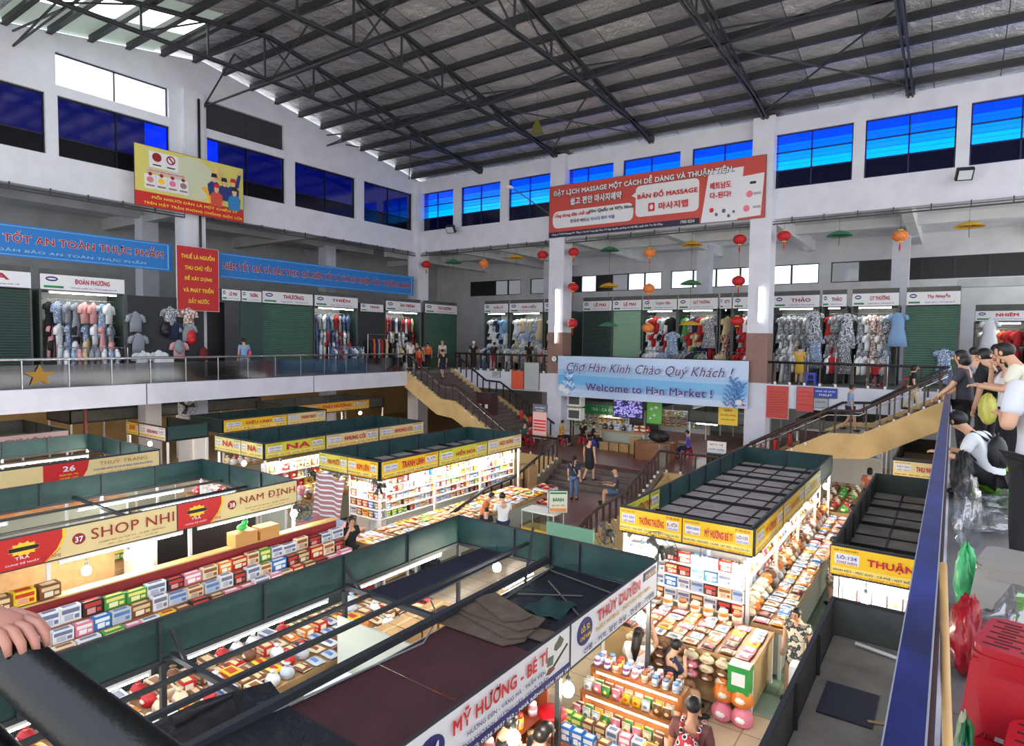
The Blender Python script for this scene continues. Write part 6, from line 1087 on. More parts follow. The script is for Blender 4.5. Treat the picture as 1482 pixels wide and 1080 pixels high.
def finish_people():
    bpy.context.view_layer.update(); dg = bpy.context.evaluated_depsgraph_get(); out = []
    for o in SKINS: out.append((o, bpy.data.meshes.new_from_object(o.evaluated_get(dg))))
    for o, me in out:
        o.modifiers.clear(); old = o.data; o.data = me; bpy.data.meshes.remove(old); me.polygons.foreach_set('use_smooth', [True]*len(me.polygons))
        if o.name in EXTRA:
            J, hc, hb, k, hdn = EXTRA[o.name]; q = MB()
            for nm, s in (('L', -1), ('R', 1)):
                d = J['hd'+nm]; pm = J['pm'+nm]; x, y = frame(d); side = x if abs(x.x) > abs(y.x) else y; cur = d.cross(side); 
                if cur.z > 0: cur = -cur
                for f, (off, ln) in enumerate(((-.03, .062), (-.011, .074), (.009, .07), (.028, .055))):
                    b = pm+side*off*k+d*.02*k; q.tube([b-d*.03*k, b+d*ln*.5*k, b+d*ln*.85*k+cur*.012*k, b+d*ln*1.05*k+cur*.035*k], [.01*k, .0095*k, .009*k, .006*k], 6)
                t = J['wr'+nm]+d*.03*k; sd = side*(-1 if nm == 'L' else 1)*-1; q.tube([t+sd*.02*k, t+sd*.045*k+d*.03*k, t+sd*.05*k+d*.06*k+cur*.01*k], [.013*k, .011*k, .008*k], 6)
            fy = .085*k; tilt = -.03*hdn*k
            q.ell(hc+V(0, fy+.008*k, -.012*k+tilt), (.014*k, .02*k, .024*k), 0, 8, 6)
            for s in (-1, 1): q.ell(hc+V(s*.03*k, fy-.012*k, .012*k+tilt), (.013*k, .012*k, .007*k), 1, 8, 4); q.ell(hc+V(s*.03*k, fy-.01*k, .032*k+tilt), (.02*k, .01*k, .004*k), 1, 8, 4); q.ell(hc+V(s*.08*k, -.005*k, -.005*k), (.012*k, .022*k, .032*k), 0, 8, 6)
            q.ell(hc+V(0, fy-.016*k, -.052*k+tilt), (.024*k, .012*k, .008*k), 2, 8, 4)
            tmp = q.mesh('face', [me.materials[0], EYE, LIPS], True); bm = bmesh.new(); bm.from_mesh(me); n0 = len(bm.faces); bm.from_mesh(tmp); bm.to_mesh(me); bm.free(); me.materials.append(EYE); me.materials.append(LIPS); bpy.data.meshes.remove(tmp)
MAR = mat('maroon shirt', (104, 62, 58), .8); KHA = mat('khaki cloth', (176, 136, 82), .8); ROYAL = mat('royal blue cloth', (42, 48, 160), .8); PEACH = mat('salmon cloth', (226, 140, 130), .8); OLIVE = mat('olive cloth', (108, 100, 70), .8); FLOR = print_mat('floral dress print', (222, 214, 190), (60, 62, 66), (150, 146, 130), 9, 'n'); LEO = print_mat('brown dress print', (150, 128, 110), (90, 72, 62), (190, 170, 150), 14, 'v'); CREAMC = mat('cream t shirt', (226, 220, 200), .85); MUST = mat('mustard cloth', (206, 160, 50), .8); LILAC = mat('violet blue cloth', (88, 84, 190), .8)
# ground floor
person('woman with long dark hair in white top and blue shorts on a red stool', (-4.03, 9.42, 0), 6, 1.62, 'sit', 'white', ROYAL, arms=('fwd', 'up'), hair='long', legs='short', head_down=.4)
person('person in navy shirt and khaki shorts sitting with a hand on the cheek', (-3.45, 9.45, 0), -55, 1.6, 'sit', 'navy', KHA, arms=('fwd', 'face'), hair='bun', legs='short', head_down=.5, shoes=BLACK)
person('man in maroon shirt with a patterned backpack, seen from behind', (-2.35, 7.15, 0), 5, 1.7, 'stand', MAR, 'black', SK2, bag='pattern')
person('woman in pale floral dress walking up the green tiled aisle', (-1.93, 11.1, 0), 165, 1.55, 'walk', dress=FLOR, hair='bun', head_down=.5)
person('woman in brown patterned dress with her back turned at the aisle counter', (-2.0, 15.6, 0), 60, 1.56, 'stand', dress=LEO, arms=('fwd', 'fwd'), hair='short', sleeve='none')
person('person in black bending over goods by the dark parapet', (-1.85, 17.0, 0), 20, 1.6, 'stand', 'black', 'black', lean=15, head_down=.8, hairm=mat('grey hair', (90, 88, 88), .5))
person('person in salmon pink shirt at the aisle counter', (-1.95, 18.9, 0), 70, 1.6, 'stand', PEACH, 'black', arms=('fwd', 'reach'), lean=8)
person('person with an orange backpack farthest down the aisle', (-2.2, 24.8, 0), 5, 1.62, 'stand', mat('rust cloth', (190, 104, 70), .8), 'black', hair='bob')
person('woman with long hair in a black t-shirt standing by the low counter', (-11.75, 10.07, 0), -100, 1.6, 'stand', 'black', 'black', hair='long', arms=('bent', 'face'))
person('child crouching by the woman in a black t-shirt', (-11.1, 9.95, 0), -60, 1.2, 'sit', 'black', 'grey', hair='short', head_down=.6)
person('person in orange shirt bending at the stall corner, left of a man in white', (-10.9, 14.2, 0), -60, 1.55, 'stand', mat('orange shirt', (206, 110, 56), .8), 'black', lean=18, head_down=.8)
person('man in white t-shirt looking down behind the green parapet', (-10.05, 14.0, 0), 50, 1.66, 'stand', 'white', 'navy', arms=('fwd', 'fwd'), head_down=.8)
person('child between the orange shirt and the white t-shirt', (-10.4, 13.7, 0), 30, 1.25, 'stand', 'black', 'black', head_down=.6)
person('dark haired person crouched at the long counter left of the green parapet', (-10.3, 11.4, 0), 60, 1.5, 'sit', 'black', 'black', arms=('fwd', 'reach'))
person('woman with dark hair and glasses serving under the white sign numbered 54', (-4.08, 5.75, 0), -60, 1.6, 'stand', 'black', 'black', hair='bun', arms=('fwd', 'fwd'), head_down=.6)
person('black haired person beside the woman with glasses, cut by the lower edge', (-3.68, 5.9, 0), -30, 1.55, 'stand', 'black', 'black', hair='bob', head_down=.6)
# steps and landing
person('woman in navy t-shirt and jeans with a beige strap, at the foot of the steps', (-10.95, 19.6, .2), 5, 1.58, 'stand', 'navy', 'denim', hair='tail', bag='cross')
person('woman in a sleeveless black dress climbing the wide steps', (-11.35, 21.5, .48), -5, 1.72, 'walk', dress='black', hair='bun', sleeve='none')
person('bald man in grey shirt and jeans sitting on the steps', (-9.45, 19.9, .2), 120, 1.7, 'sit', mat('dark grey shirt', (74, 76, 82), .8), 'denim', hair='bald', arms=('fwd', 'fwd'), legs='short')
person('person in mustard yellow shirt sitting on the landing', (-15.2, 25.9, .9), -70, 1.6, 'sit', MUST, 'black', arms=('fwd', 'fwd'), head_down=.3)
person('person in black standing by the counter on the landing', (-13.6, 26.1, .9), -60, 1.62, 'sit', 'black', 'black', arms=('fwd', 'fwd'))
person('red haired person sitting between the yellow and black shirts', (-14.4, 26.6, .9), -20, 1.6, 'sit', 'black', 'black', hair='bob', hairm=mat('auburn hair', (96, 44, 36), .5))
person('person in violet blue shirt behind the brown desk', (-9.2, 26.4, .9), 100, 1.6, 'sit', LILAC, 'navy', arms=('fwd', 'fwd'))
person('seated person in red at the left of the landing, behind the railing', (-16.1, 24.6, .9), -20, 1.5, 'sit', 'red', 'black', hair='bob')
person('seated person in green at the left end of the landing', (-16.7, 25.0, .9), 20, 1.5, 'sit', mat('bottle green cloth', (40, 90, 76), .8), 'black')
person('man in light blue shirt and dark shorts going up the right flight', (-2.95, 25.4, 2.77), -75, 1.66, 'walk', 'blue', mat('slate shorts', (60, 66, 78), .8), legs='short')
person('woman in black t-shirt and wide beige trousers going up the right flight', (-1.1, 25.6, 3.62), -75, 1.6, 'walk', 'black', 'beige', hair='bob', head_down=.4)
person('person in dark clothes reaching the top of the left flight', (-22.3, 25.4, 3.75), 70, 1.6, 'walk', 'black', 'navy', legs='short')
# upper gallery
person('person in light blue shirt with a pink bag by the black doorway', (-24.3, 15.15, 4.2), 80, 1.62, 'stand', 'blue', 'grey', bag='pinkbag')
person('person in white t-shirt with a black strap at the stairs stall', (-24.2, 24.9, 4.2), 85, 1.62, 'stand', 'white', 'black')
person('person in olive shirt next to the white t-shirt at the stairs stall', (-24.4, 25.6, 4.2), 70, 1.6, 'stand', OLIVE, 'black', arms=('fwd', 'fwd'))
person('person in orange shirt with red bags at the stairs stall', (-24.1, 26.2, 4.2), 60, 1.5, 'stand', 'orange', 'black', head_down=.5)
person('second person in orange, lower and left of the first', (-24.0, 25.4, 4.2), 40, 1.25, 'stand', 'orange', 'red', head_down=.3)
person('person in pale pink top and jeans before the green shutter at the stairs', (-24.0, 27.3, 4.2), 60, 1.6, 'stand', mat('pale pink top', (224, 200, 204), .8), 'denim', hairm=mat('light hair', (170, 140, 110), .5), bag='cross')
person('person in a white cap and black clothes left end of the far gallery', (-22.6, 28.4, 4.2), 20, 1.6, 'stand', 'black', 'black', hairm=PALE)
person('person in black beside the white capped one', (-21.2, 28.5, 4.2), 0, 1.55, 'stand', 'black', 'red', bag='backpack')
person('black haired person before the beige shirts on the far gallery', (-18.9, 28.6, 4.2), 20, 1.62, 'stand', 'black', 'black', hair='long')
person('woman in a mustard dress by the blue stool on the far gallery', (-5.25, 28.4, 4.2), 10, 1.6, 'stand', dress=MUST, arms=('up', 'fwd'), hair='bun')
person('seller sitting among the goods left of the wide green shutter', (-2.55, 29.3, 4.2), 180, 1.6, 'sit', 'red', 'black', arms=('fwd', 'fwd'), head_down=.4)
person('person in dark grey shirt leaning on the blue rail', (.17, 11.6, 4.2), 75, 1.62, 'stand', mat('charcoal shirt', (64, 62, 72), .8), 'black', arms=('rail', 'rail'), hair='bob', lean=4)
person('person in black with a black backpack beside the blue rail', (.42, 11.2, 4.2), 60, 1.66, 'stand', 'black', 'black', bag='backpack', hair='short', head_down=.4)
person('dark haired person farthest back in the crowd at the right', (.35, 15.4, 4.2), 20, 1.66, 'stand', 'grey', 'black')
person('man with a cap farther back in the crowd at the right', (.62, 14.2, 4.2), -30, 1.72, 'stand', 'black', 'black')
person('person in white t-shirt facing left in the crowd at the right', (.62, 10.7, 4.2), 100, 1.62, 'stand', 'white', 'black', arms=('bent', 'face'), hair='bob', head_down=.5)
person('man in cream t-shirt leaning left over a yellow bag', (.72, 9.9, 4.2), 80, 1.76, 'stand', CREAMC, 'black', arms=('fwd', 'fwd'), head_down=.9, lean=10)
person('person in pale grey shirt and black trousers at the right edge', (.53, 5.6, 4.2), 30, 1.74, 'stand', mat('pale grey shirt', (206, 206, 214), .85), 'black', skinm=SK, arms=('bent', 'bent'))
person('person crouching in a white top with dark hair by the green stool', (.42, 8.75, 4.2), 70, 1.6, 'crouch', 'white', 'black', arms=('fwd', 'fwd'), head_down=.9, lean=30, bag='backpack')
# hand on the black rail
def hand_on_rail():
    root = thing('person', 'hand and bare forearm resting on the black pipe railing', 'person', (-1.66, .46, 5.263))
    N = [(V(-.75, -.2, .16), .045), (V(-.4, -.14, .1), .043), (V(-.14, -.04, .03), .034), (V(-.06, -.01, .018), (.034, .024)), (V(.0, .0, .012), (.044, .02)), (V(.035, .01, .008), (.042, .015))]; E = [(0, 1), (1, 2), (2, 3), (3, 4), (4, 5)]
    b = skin('forearm_and_hand', N, E, mat('warm skin', (178, 122, 104), .55), root, 2); q = MB()
    for i, (oy, ln) in enumerate(((.034, .078), (.012, .088), (-.01, .084), (-.03, .066))): p = V(.03, oy+.008, .008); q.tube([p-V(.03, 0, 0), p+V(ln*.5, .004, .003), p+V(ln*.85, .006, -.012), p+V(ln, .006, -.034)], [.0115, .011, .0098, .0065], 8)
    q.tube([V(-.05, .03, .01), V(-.01, .062, -.004), V(.03, .074, -.024)], [.017, .013, .009], 8)
    EXTRA['rail_hand'] = (b, q)
hand_on_rail()
def finish_hand():
    b, q = EXTRA.pop('rail_hand'); tmp = q.mesh('fingers', b.data.materials[0], True); bm = bmesh.new(); bm.from_mesh(b.data); bm.from_mesh(tmp); bm.to_mesh(b.data); bm.free(); bpy.data.meshes.remove(tmp)
# ================================================================ FURNITURE AND LOOSE THINGS
def stool(label, loc, m, h=.45, w=.34, slots=True, rz=0, group=None, solid=False):
    o = thing('plastic_stool', label, 'stool', loc, R(rz)); q = MB(); t = w/2
    pts = rrect(-t, -t, t, t, .06, .06); q.prism([(x, y, h-.03) for x, y in pts], (0, 0, 0), (0, 0, .03)); q.prism([(x*1.04, y*1.04, h-.09) for x, y in pts], (0, 0, 0), (0, 0, .06)); st = q.build('seat', m, o)
    if slots:
        g = MB()
        for i in range(9):
            for j in range(3): x = -t*.62+t*.62*j+(.03 if i % 2 else 0); y = -t*.72+t*.18*i; g.box(x-t*.24, x+t*.2, y-.006, y+.006, h, h+.0015)
        g.build('slots', mat('slot shade '+m.name, tuple(int(255*.4*(c**.4545)) for c in m.node_tree.nodes['Principled BSDF'].inputs['Base Color'].default_value[:3]), .6), st)
    for sx_ in (-1, 1):
        for sy_ in (-1, 1):
            q = MB(); a, b = t*.98, t*1.25; q.add([(sx_*a, sy_*a, h-.05), (sx_*(a-.09), sy_*a, h-.05), (sx_*(a-.09), sy_*(a-.02), h-.05), (sx_*(a-.02), sy_*(a-.02), h-.05), (sx_*(a-.02), sy_*(a-.09), h-.05), (sx_*a, sy_*(a-.09), h-.05), (sx_*b, sy_*b, 0), (sx_*(b-.06), sy_*b, 0), (sx_*(b-.06), sy_*(b-.02), 0), (sx_*(b-.02), sy_*(b-.02), 0), (sx_*(b-.02), sy_*(b-.06), 0), (sx_*b, sy_*(b-.06), 0)], [(i, (i+1) % 6, 6+(i+1) % 6, 6+i) for i in range(6)]+[(5, 4, 3, 2, 1, 0), (6, 7, 8, 9, 10, 11)]); q.build('leg', m, o)
    q = MB(); r_ = t*1.1
    for a, b in (((-r_, -r_), (r_, -r_)), ((r_, -r_), (r_, r_)), ((r_, r_), (-r_, r_)), ((-r_, r_), (-r_, -r_))): q.bar((a[0], a[1], h*.42), (b[0], b[1], h*.42), .02, .04)
    q.build('cross_rail', m, o)
    if solid:
        q = MB(); a, b = t*1.0, t*1.16
        for k in range(4): mx = Matrix.Rotation(k*PI/2, 4, 'Z'); q.add([mx @ Vector(v) for v in ((-a, -a, h-.06), (a, -a, h-.06), (b, -b, h*.34), (b*.6, -b, h*.5), (-b*.6, -b, h*.5), (-b, -b, h*.34))], [(0, 5, 4, 3, 2, 1)])
        q.build('side_panel', m, o)
    return o
RP = mat('red plastic', (172, 20, 34), .35); GP = mat('lime green plastic', (120, 206, 40), .35); TG = mat('taupe grey plastic', (150, 146, 138), .4)
stool('large red plastic stool with a slotted seat, nearest the blue rail', (.31, 2.98, 4.2), RP, .6, .36, rz=-12, solid=True)
stool('lower red plastic stool cut by the lower right corner', (.36, 2.55, 4.2), RP, .42, .34, rz=-8, solid=True)
o = stool('taupe grey plastic stool with a green patch behind the red one', (.37, 4.5, 4.2), TG, .5, .38, False, rz=-10, solid=True); MB().box(.0, .15, -.215, -.2, .22, .38).build('green_patch', GP, o)
stool('lime green plastic stool by the crouching person', (.36, 9.15, 4.2), GP, .46, .36, False, rz=15)
stool('red stool under the woman with long hair', (-4.03, 9.42, 0), RP, .4, .3); stool('red stool under the person in khaki shorts', (-3.45, 9.45, 0), RP, .4, .3)
stool('blue stool before the mustard dress on the far gallery', (-4.75, 28.3, 4.2), mat('blue plastic', (40, 60, 190), .4), .5, .34, False); stool('blue stool under the person in black on the landing', (-13.6, 26.1, .9), mat('blue plastic'), .42, .32, False); stool('red stool at the railing right of the seller', (-1.4, 28.6, 4.2), RP, .45, .34, False)
for x, y, lb in ((-15.2, 25.9, 'red stool under the mustard shirt'), (-14.4, 26.6, 'red stool under the red haired person'), (-9.2, 26.4, 'red stool behind the brown desk'), (-16.1, 24.6, 'red stool under the person in red'), (-16.7, 25.0, 'red stool under the person in green')): stool(lb, (x, y, .9), RP, .42, .32, False)
stool('red stool under the seller on the far gallery', (-2.55, 29.3, 4.2), RP, .42, .32, False)
stool('dark stool under the crouched person at the long counter', (-10.3, 11.4, 0), BLACK, .4, .3, False); stool('small stool under the crouching child', (-11.1, 9.95, 0), RP, .3, .28, False)
o = thing('round_stool', 'round bright red stool seat on thin legs in the incense stall', 'stool', (-4.15, 6.95, 0)); MB().lathe([(.18, .95), (.2, .97), (.2, 1.0), (.18, 1.02)], 20).build('seat', RP, o, True)
for k in range(3): a = 2*PI*k/3; MB().tube([(.05*math.cos(a), .05*math.sin(a), .96), (.2*math.cos(a), .2*math.sin(a), 0)], .012, 6).build('leg', BLACK, o)
PLAS = film('thin clear plastic', (.82, .83, .86), .22); BAMB = mat('bamboo', (190, 150, 96), .5, var=.15)
q = MB(); q.tube([(.075, 1.2, 4.2), (.045, 1.75, 4.68), (.02, 2.1, 4.95), (-.0, 2.42, 5.2)], [.0125, .0125, .012, .011], 10)
tag(q.build('bamboo_pole', BAMB, None, True), 'bamboo pole leaning on the blue rail', 'pole')
def crumple(name, label, c, r, m, n=14, amp=.35, cat='plastic bag', seed=0):
    rr = random.Random(seed); ph = [rr.uniform(0, 6) for _ in range(9)]; q = MB()
    def f(u, v):
        a = 2*PI*u; t = PI*(.02+.96*v); d = 1+amp*(math.sin(3*a+ph[0]+5*v)*.35+math.sin(7*a+ph[1]+9*v)*.3+math.sin(11*v*PI+ph[2]+4*a)*.25+math.sin(13*a-8*v+ph[3])*.15)
        return (r[0]*math.sin(t)*math.cos(a)*d, r[1]*math.sin(t)*math.sin(a)*d, r[2]*(1-math.cos(t))*.5*2*(.75+.25*d))
    q.grid(n*2, n, f); o = q.build(name, m, None, True); o.location = c; return tag(o, label, cat)
crumple('plastic_bag', 'clear plastic bag bulging behind the large red stool', (.4, 3.62, 4.2), (.22, .14, .3), PLAS, seed=1); crumple('plastic_bag', 'clear crumpled plastic lying on the gallery floor beside the blue rail', (.32, 7.3, 4.2), (.26, .4, .08), PLAS, seed=2); crumple('plastic_bag', 'tall clear plastic bag standing against the blue rail', (.15, 6.4, 4.2), (.1, .3, .3), PLAS, seed=3); crumple('plastic_bag', 'clear plastic wrapping under the green stool', (.5, 8.4, 4.2), (.2, .3, .05), PLAS, seed=4)
crumple('plastic_bag', 'dark green bag between the bamboo pole and the red stools', (.085, 2.55, 4.2), (.03, .2, .22), mat('dark green plastic', (16, 104, 60), .4), seed=5); crumple('plastic_bag', 'mint green plastic bag by the blue rail beside the red bag', (.12, 4.85, 4.2), (.06, .24, .22), mat('mint plastic', (90, 206, 130), .4), seed=6); crumple('plastic_bag', 'red shiny bag behind the clear plastic', (.12, 3.95, 4.2), (.07, .17, .2), mat('shiny red', (170, 22, 36), .25), seed=7)
crumple('plastic_bag', 'translucent yellow bag held by the man in cream', (.38, 9.75, 4.92), (.09, .09, .19), mat('yellow plastic', (196, 186, 90), .4), seed=8); crumple('plastic_bag', 'black bag on the floor by the blue rail', (.14, 8.5, 4.2), (.1, .3, .26), BLACK, seed=9); crumple('plastic_bag', 'lime green bundle under the green stool', (.42, 9.1, 4.2), (.13, .13, .14), GP, seed=10); crumple('plastic_bag', 'bright blue plastic scrap at the lower end of the rail', (.075, 2.2, 4.2), (.03, .08, .26), mat('bright blue plastic', (30, 50, 220), .4), seed=11)
# platform and landing
o = thing('display_stand', 'white metal stand with red goods on the platform', 'stand', (-10.6, 17.1, .2))
for x in (-.28, .28):
    for y in (-.28, .28): MB().box(x-.02, x+.02, y-.02, y+.02, 0, .95).build('leg', PALE, o)
for z in (.4, .9): MB().box(-.3, .3, -.3, .3, z, z+.04).build('shelf_board', PALE, o)
for i in range(6): goods('packet', (.26, .18, .12), ['red', 'dark', 'red'], 'in the white metal stand', (-10.74+.28*(i % 2), 16.93+.17*(i//2), .64), 0)
for i in range(4): goods('packet', (.26, .18, .1), ['red', 'dark', 'silver'], 'on top of the white metal stand', (-10.74+.28*(i % 2), 16.96+.28*(i//2), 1.14), 0)
o = thing('display_case', 'glass case on a yellow base beside the right handrail', 'case', (-9.5, 15.2, 0)); MB().box(-.55, .55, -.3, .3, 0, .5).build('base', mat('yellow case base', (220, 176, 60), .5), o); MB().box(-.53, .53, -.28, .28, .52, .98).build('glass', film('case glass', (.8, .86, .84), .12), o); MB().box(-.55, .55, -.3, .3, .98, 1.02).build('top_frame', PALE, o)
for x in (-.54, .52):
    for y in (-.29, .27): MB().box(x, x+.02, y, y+.02, .5, .98).build('corner_post', PALE, o)
sign('menu_board', 'pale menu board standing on the glass case', (-9.2, 15.05, 1.03), (.8, .6, 0), .52, .62, mat('menu cream', (224, 226, 206), .5), cat='board', items=[('BÁNH', .5, .62, .6, .2, GREENP, .02), ('kem - chè - nước', .5, .35, .7, .1, ORANGE)], shapes=[(mat('menu orange', (230, 150, 90), .5), rect(.05, .04, .95, .2)), (GREENP, rect(.05, .86, .95, .94))])
for i, (x, y, z, w, h) in enumerate(((-13.0, 19.6, .2, .6, 1.0), (-13.05, 18.8, .2, .5, .6), (-13.05, 18.2, .2, .5, .55), (-13.0, 17.6, .2, .5, .55), (-13.0, 17.0, .2, .5, .5), (-13.0, 16.4, .2, .5, .5))): tag(MB().box(-w/2, w/2, -.27, .27, 0, h).box(-.04, .04, -.272, .272, .001, h+.002, 1).build('cardboard_box', [CARD, mat('packing tape')]), ['tallest cardboard box beside the foot of the wide steps', 'second cardboard box from the steps', 'third cardboard box from the steps', 'fourth cardboard box from the steps', 'fifth cardboard box from the steps', 'cardboard box nearest the platform edge'][i], 'box').location = (x, y, z)
o = thing('desk', 'brown wooden desk on the landing', 'desk', (-10.2, 25.2, .9)); dm = mat('desk wood', (140, 92, 60), .5, var=.15); MB().box(-.8, .8, -.4, .4, .72, .76).build('desk_top', dm, o); MB().box(-.78, .3, -.38, -.34, 0, .72).build('front_panel', dm, o)
for x in (-.78, .74): MB().box(x, x+.04, -.38, .38, 0, .72).build('side_panel', dm, o)
crumple('bag', 'large black bag lying on the brown desk', (-10.0, 25.2, 1.66), (.4, .25, .25), BLACK, cat='bag', seed=21)
counter('white counter covered with supplies on the landing', -13.5, -11.3, 26.6, 27.2, 1.75, PALE)
for i in range(14): goods(rnd.choice(('jar', 'carton', 'bag')), (.22, .2, .28), ['white', 'dark', 'silver', 'white', 'red'], 'on the white landing counter', (-13.35+.16*i, 26.8+.2*(i % 2), 1.75), 0)
for i in range(5): tag(MB().box(-.22, .22, -.2, .2, 0, .36).box(-.22, .22, -.02, .02, .36, .362, 1).build('cardboard_box', [CARD, mat('packing tape')]), ['left cardboard box before the white landing counter', 'second cardboard box before the white landing counter', 'third cardboard box before the white landing counter', 'cardboard box beside the brown desk', 'upper cardboard box beside the brown desk'][i], 'box').location = ((-13.0, 26.2, .9), (-12.5, 26.2, .9), (-12.0, 26.2, .9), (-11.4, 26.0, .9), (-11.4, 26.0, 1.27))[i]
for i, (x, z) in enumerate(((-15.525, 2.6), (-15.525, 1.9))):
    o = thing('air_conditioner', ('upper white air conditioner box by the far pillar', 'lower white air conditioner box by the far pillar')[i], 'air conditioner', (x, 27.85, z)); MB().box(-.4, .4, -.2, .2, 0, .6).build('casing', PALE, o); MB().box(-.3, .3, -.21, -.2, .1, .5).build('grille', GREY, o)
for i, (x, z, y, lb) in enumerate([(-19.0, 2.9, 25.0, 'dark red cabinet standing on the upper left flight'), (-4.3, 2.2, 26.6, 'dark cabinet beside the right flight')]): 
    o = thing('cabinet', lb, 'cabinet', (x, y, z-.75+.0)); MB().box(-.45, .45, -.3, .3, .0, 1.05).build('body', mat('dark maroon cabinet', (66, 26, 32), .5), o); MB().box(-.3, -.12, -.305, -.3, .35, .55).build('white_label', PALE, o); MB().box(.1, .28, -.305, -.3, .35, .55).build('white_label', PALE, o); MB().box(-.48, .48, -.33, .33, 1.05, 1.1).build('lid', BLACK, o)
for i in range(6):
    o = thing('fire_extinguisher', ['fire extinguisher nearest the landing on the left flight', 'second fire extinguisher up the left flight', 'third fire extinguisher up the left flight', 'fire extinguisher nearest the landing on the right flight', 'second fire extinguisher up the right flight', 'third fire extinguisher up the right flight'][i], 'extinguisher', ((-16.9-.55*i), 26.6, 1.22+.3*i) if i < 3 else (-6.25+.55*(i-3), 26.6, 1.22+.3*(i-3))); MB().lathe([(.08, 0), (.09, .02), (.09, .45), (.05, .52)], 12).build('cylinder', RED, o, True); MB().lathe([(.025, .52), (.03, .6)], 8).build('valve', BLACK, o); MB().tube([(.03, 0, .56), (.12, 0, .5), (.11, 0, .2)], .012, 6).build('hose', BLACK, o)
o = thing('standing_notice', 'white notice box on a black stand right of the landing railing', 'notice', (-7.3, 24.2, .9)); MB().box(-.3, .3, -.25, .25, 0, .75).build('base', BLACK, o); MB().box(-.36, .36, -.02, .02, .75, 1.2).build('board', PALE, o); text('BẢO VỆ', .5, .1, RED, facing((0, -.026, 1.08), (1, 0, 0)), o); text('CHỢ HÀN - ĐÀ NẴNG', .58, .09, NAVY, facing((0, -.026, .9), (1, 0, 0)), o)
finish_people(); finish_hand()
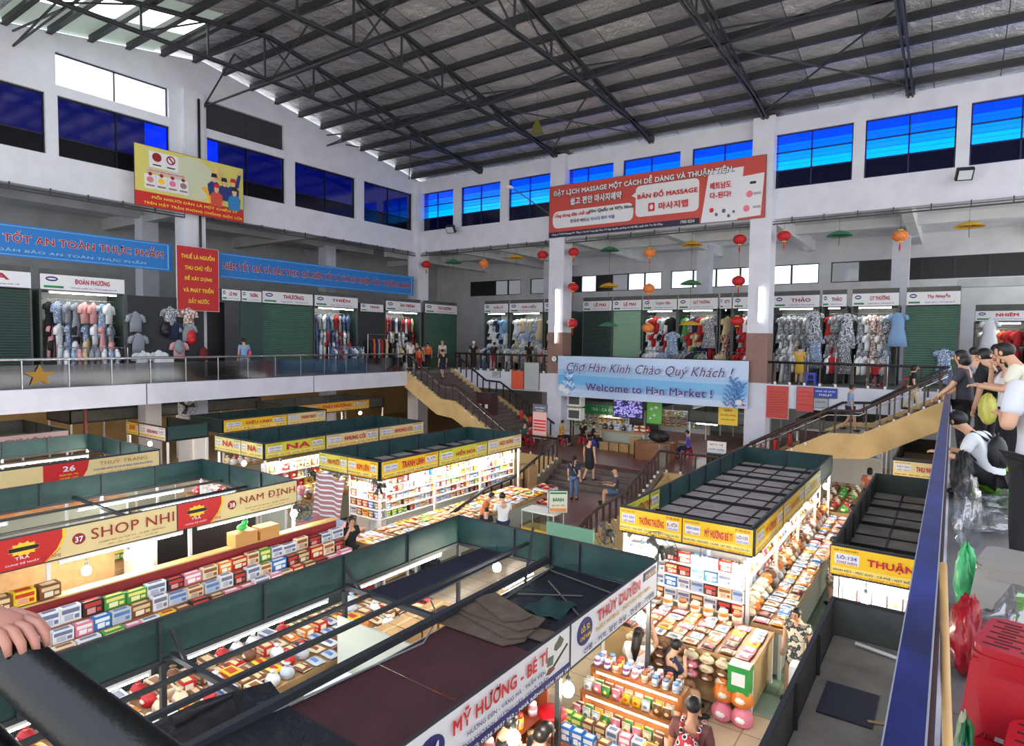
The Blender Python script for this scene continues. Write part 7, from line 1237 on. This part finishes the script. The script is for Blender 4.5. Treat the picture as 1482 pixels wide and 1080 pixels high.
# ================================================================ finish: turn lettering into meshes
from mathutils.geometry import interpolate_bezier, tessellate_polygon
def outline_mesh(ob, dg, bold):
    cu = ob.to_curve(dg); polys = []
    for sp in cu.splines:
        P = []; bp = sp.bezier_points; n = len(bp)
        if n < 2: continue
        for i in range(n):
            a, b = bp[i], bp[(i+1) % n]
            straight = a.handle_right_type == 'VECTOR' and b.handle_left_type == 'VECTOR'
            d = (b.co-a.co); dev = max(((a.handle_right-a.co).cross(d)).length, ((b.handle_left-a.co).cross(d)).length)/max(1e-6, d.length)
            k = 2 if straight or dev < .004 else 4
            P += [(q.x, q.y) for q in interpolate_bezier(a.co, a.handle_right, b.handle_left, b.co, k)[:-1]]
        Q = [p for i, p in enumerate(P) if abs(p[0]-P[i-1][0])+abs(p[1]-P[i-1][1]) > (.012 if bold else 1e-4)]
        if len(Q) > 2: polys.append(Q)
    ob.to_curve_clear()
    area = lambda p: sum(p[i-1][0]*p[i][1]-p[i][0]*p[i-1][1] for i in range(len(p)))/2
    if not polys: return [], []
    def inside(pt, p):
        c = False; x, y = pt
        for i in range(len(p)):
            (xa, ya), (xb, yb) = p[i-1], p[i]
            if (ya > y) != (yb > y) and x < (xb-xa)*(y-ya)/(yb-ya)+xa: c = not c
        return c
    A = [area(p) for p in polys]; n_ = len(polys); bb = [(min(x for x, y in p), max(x for x, y in p), min(y for x, y in p), max(y for x, y in p)) for p in polys]
    def within(i, j): return i != j and abs(A[i]) < abs(A[j]) and bb[j][0] <= polys[i][0][0] <= bb[j][1] and bb[j][2] <= polys[i][0][1] <= bb[j][3] and inside(polys[i][0], polys[j])
    sg = []
    for i in range(n_):
        c = [j for j in range(n_) if within(i, j)]; t = max(c, key=lambda j: abs(A[j])) if c else i
        sg.append(1 if A[t] > 0 else -1)
    def grow(p, sgn):
        if not bold: return p
        out = []; n = len(p)
        for i in range(n):
            x0, y0 = p[i-1]; x1, y1 = p[i]; x2, y2 = p[(i+1) % n]
            a = Vector((x1-x0, y1-y0)).normalized(); b = Vector((x2-x1, y2-y1)).normalized()
            na = Vector((a.y, -a.x))*sgn; nb = Vector((b.y, -b.x))*sgn; m = na+nb
            if m.length < .3: out.append((x1, y1)); continue
            m.normalize(); cv = (a.x*b.y-a.y*b.x)*sgn < 0; f = min(3.2 if cv else 1.4, 1/max(.3, m.dot(na))); out.append((x1+m.x*bold*f, y1+m.y*bold*f))
        return out
    vs, fs = [], []; G = [grow(p, sg[i]) for i, p in enumerate(polys)]; outs = [i for i in range(len(A)) if A[i]*sg[i] > 0]; hol = [i for i in range(len(A)) if A[i]*sg[i] < 0]
    for i in outs:
        hs = [h for h in hol if within(h, i)]
        loops = [[Vector((x, y, 0)) for x, y in G[j]] for j in [i]+hs]; base = len(vs)
        for lp in loops: vs += [tuple(v) for v in lp]
        for t in tessellate_polygon(loops): fs.append(tuple(base+q for q in t))
    return vs, fs
def finish_text():
    cache = {}
    for (s, w, h, m, mx, parent, bold, name, ital) in TEXTS:
        if (s, ital) not in cache:
            cu = bpy.data.curves.new('lettering', 'FONT'); cu.body = s; cu.size = 1; cu.align_x = 'CENTER'; cu.shear = ital; cu.space_character = 1.06
            ob = bpy.data.objects.new('lettering_source', cu); COL.objects.link(ob); cache[(s, ital)] = ob
    bpy.context.view_layer.update(); dg = bpy.context.evaluated_depsgraph_get(); done = {}
    for (s, w, h, m, mx, parent, bold, name, ital) in TEXTS:
        key = (s, ital, bold)
        if key not in done: done[key] = outline_mesh(cache[(s, ital)], dg, bold)
        vs, fs = done[key]
        if not vs: continue
        x0 = min(v[0] for v in vs); x1 = max(v[0] for v in vs); y0 = min(v[1] for v in vs); y1 = max(v[1] for v in vs)
        a = w/max(1e-4, x1-x0); b = h/max(1e-4, y1-y0)
        me = bpy.data.meshes.new('lettering'); me.from_pydata([((v[0]-(x0+x1)/2)*a, (v[1]-(y0+y1)/2)*b, 0) for v in vs], [], fs); me.materials.append(m); me.update()
        o = bpy.data.objects.new(name, me); COL.objects.link(o)
        if parent: o.parent = parent
        o.matrix_local = mx
    for o in cache.values():
        cu = o.data; bpy.data.objects.remove(o); bpy.data.curves.remove(cu)
finish_text()
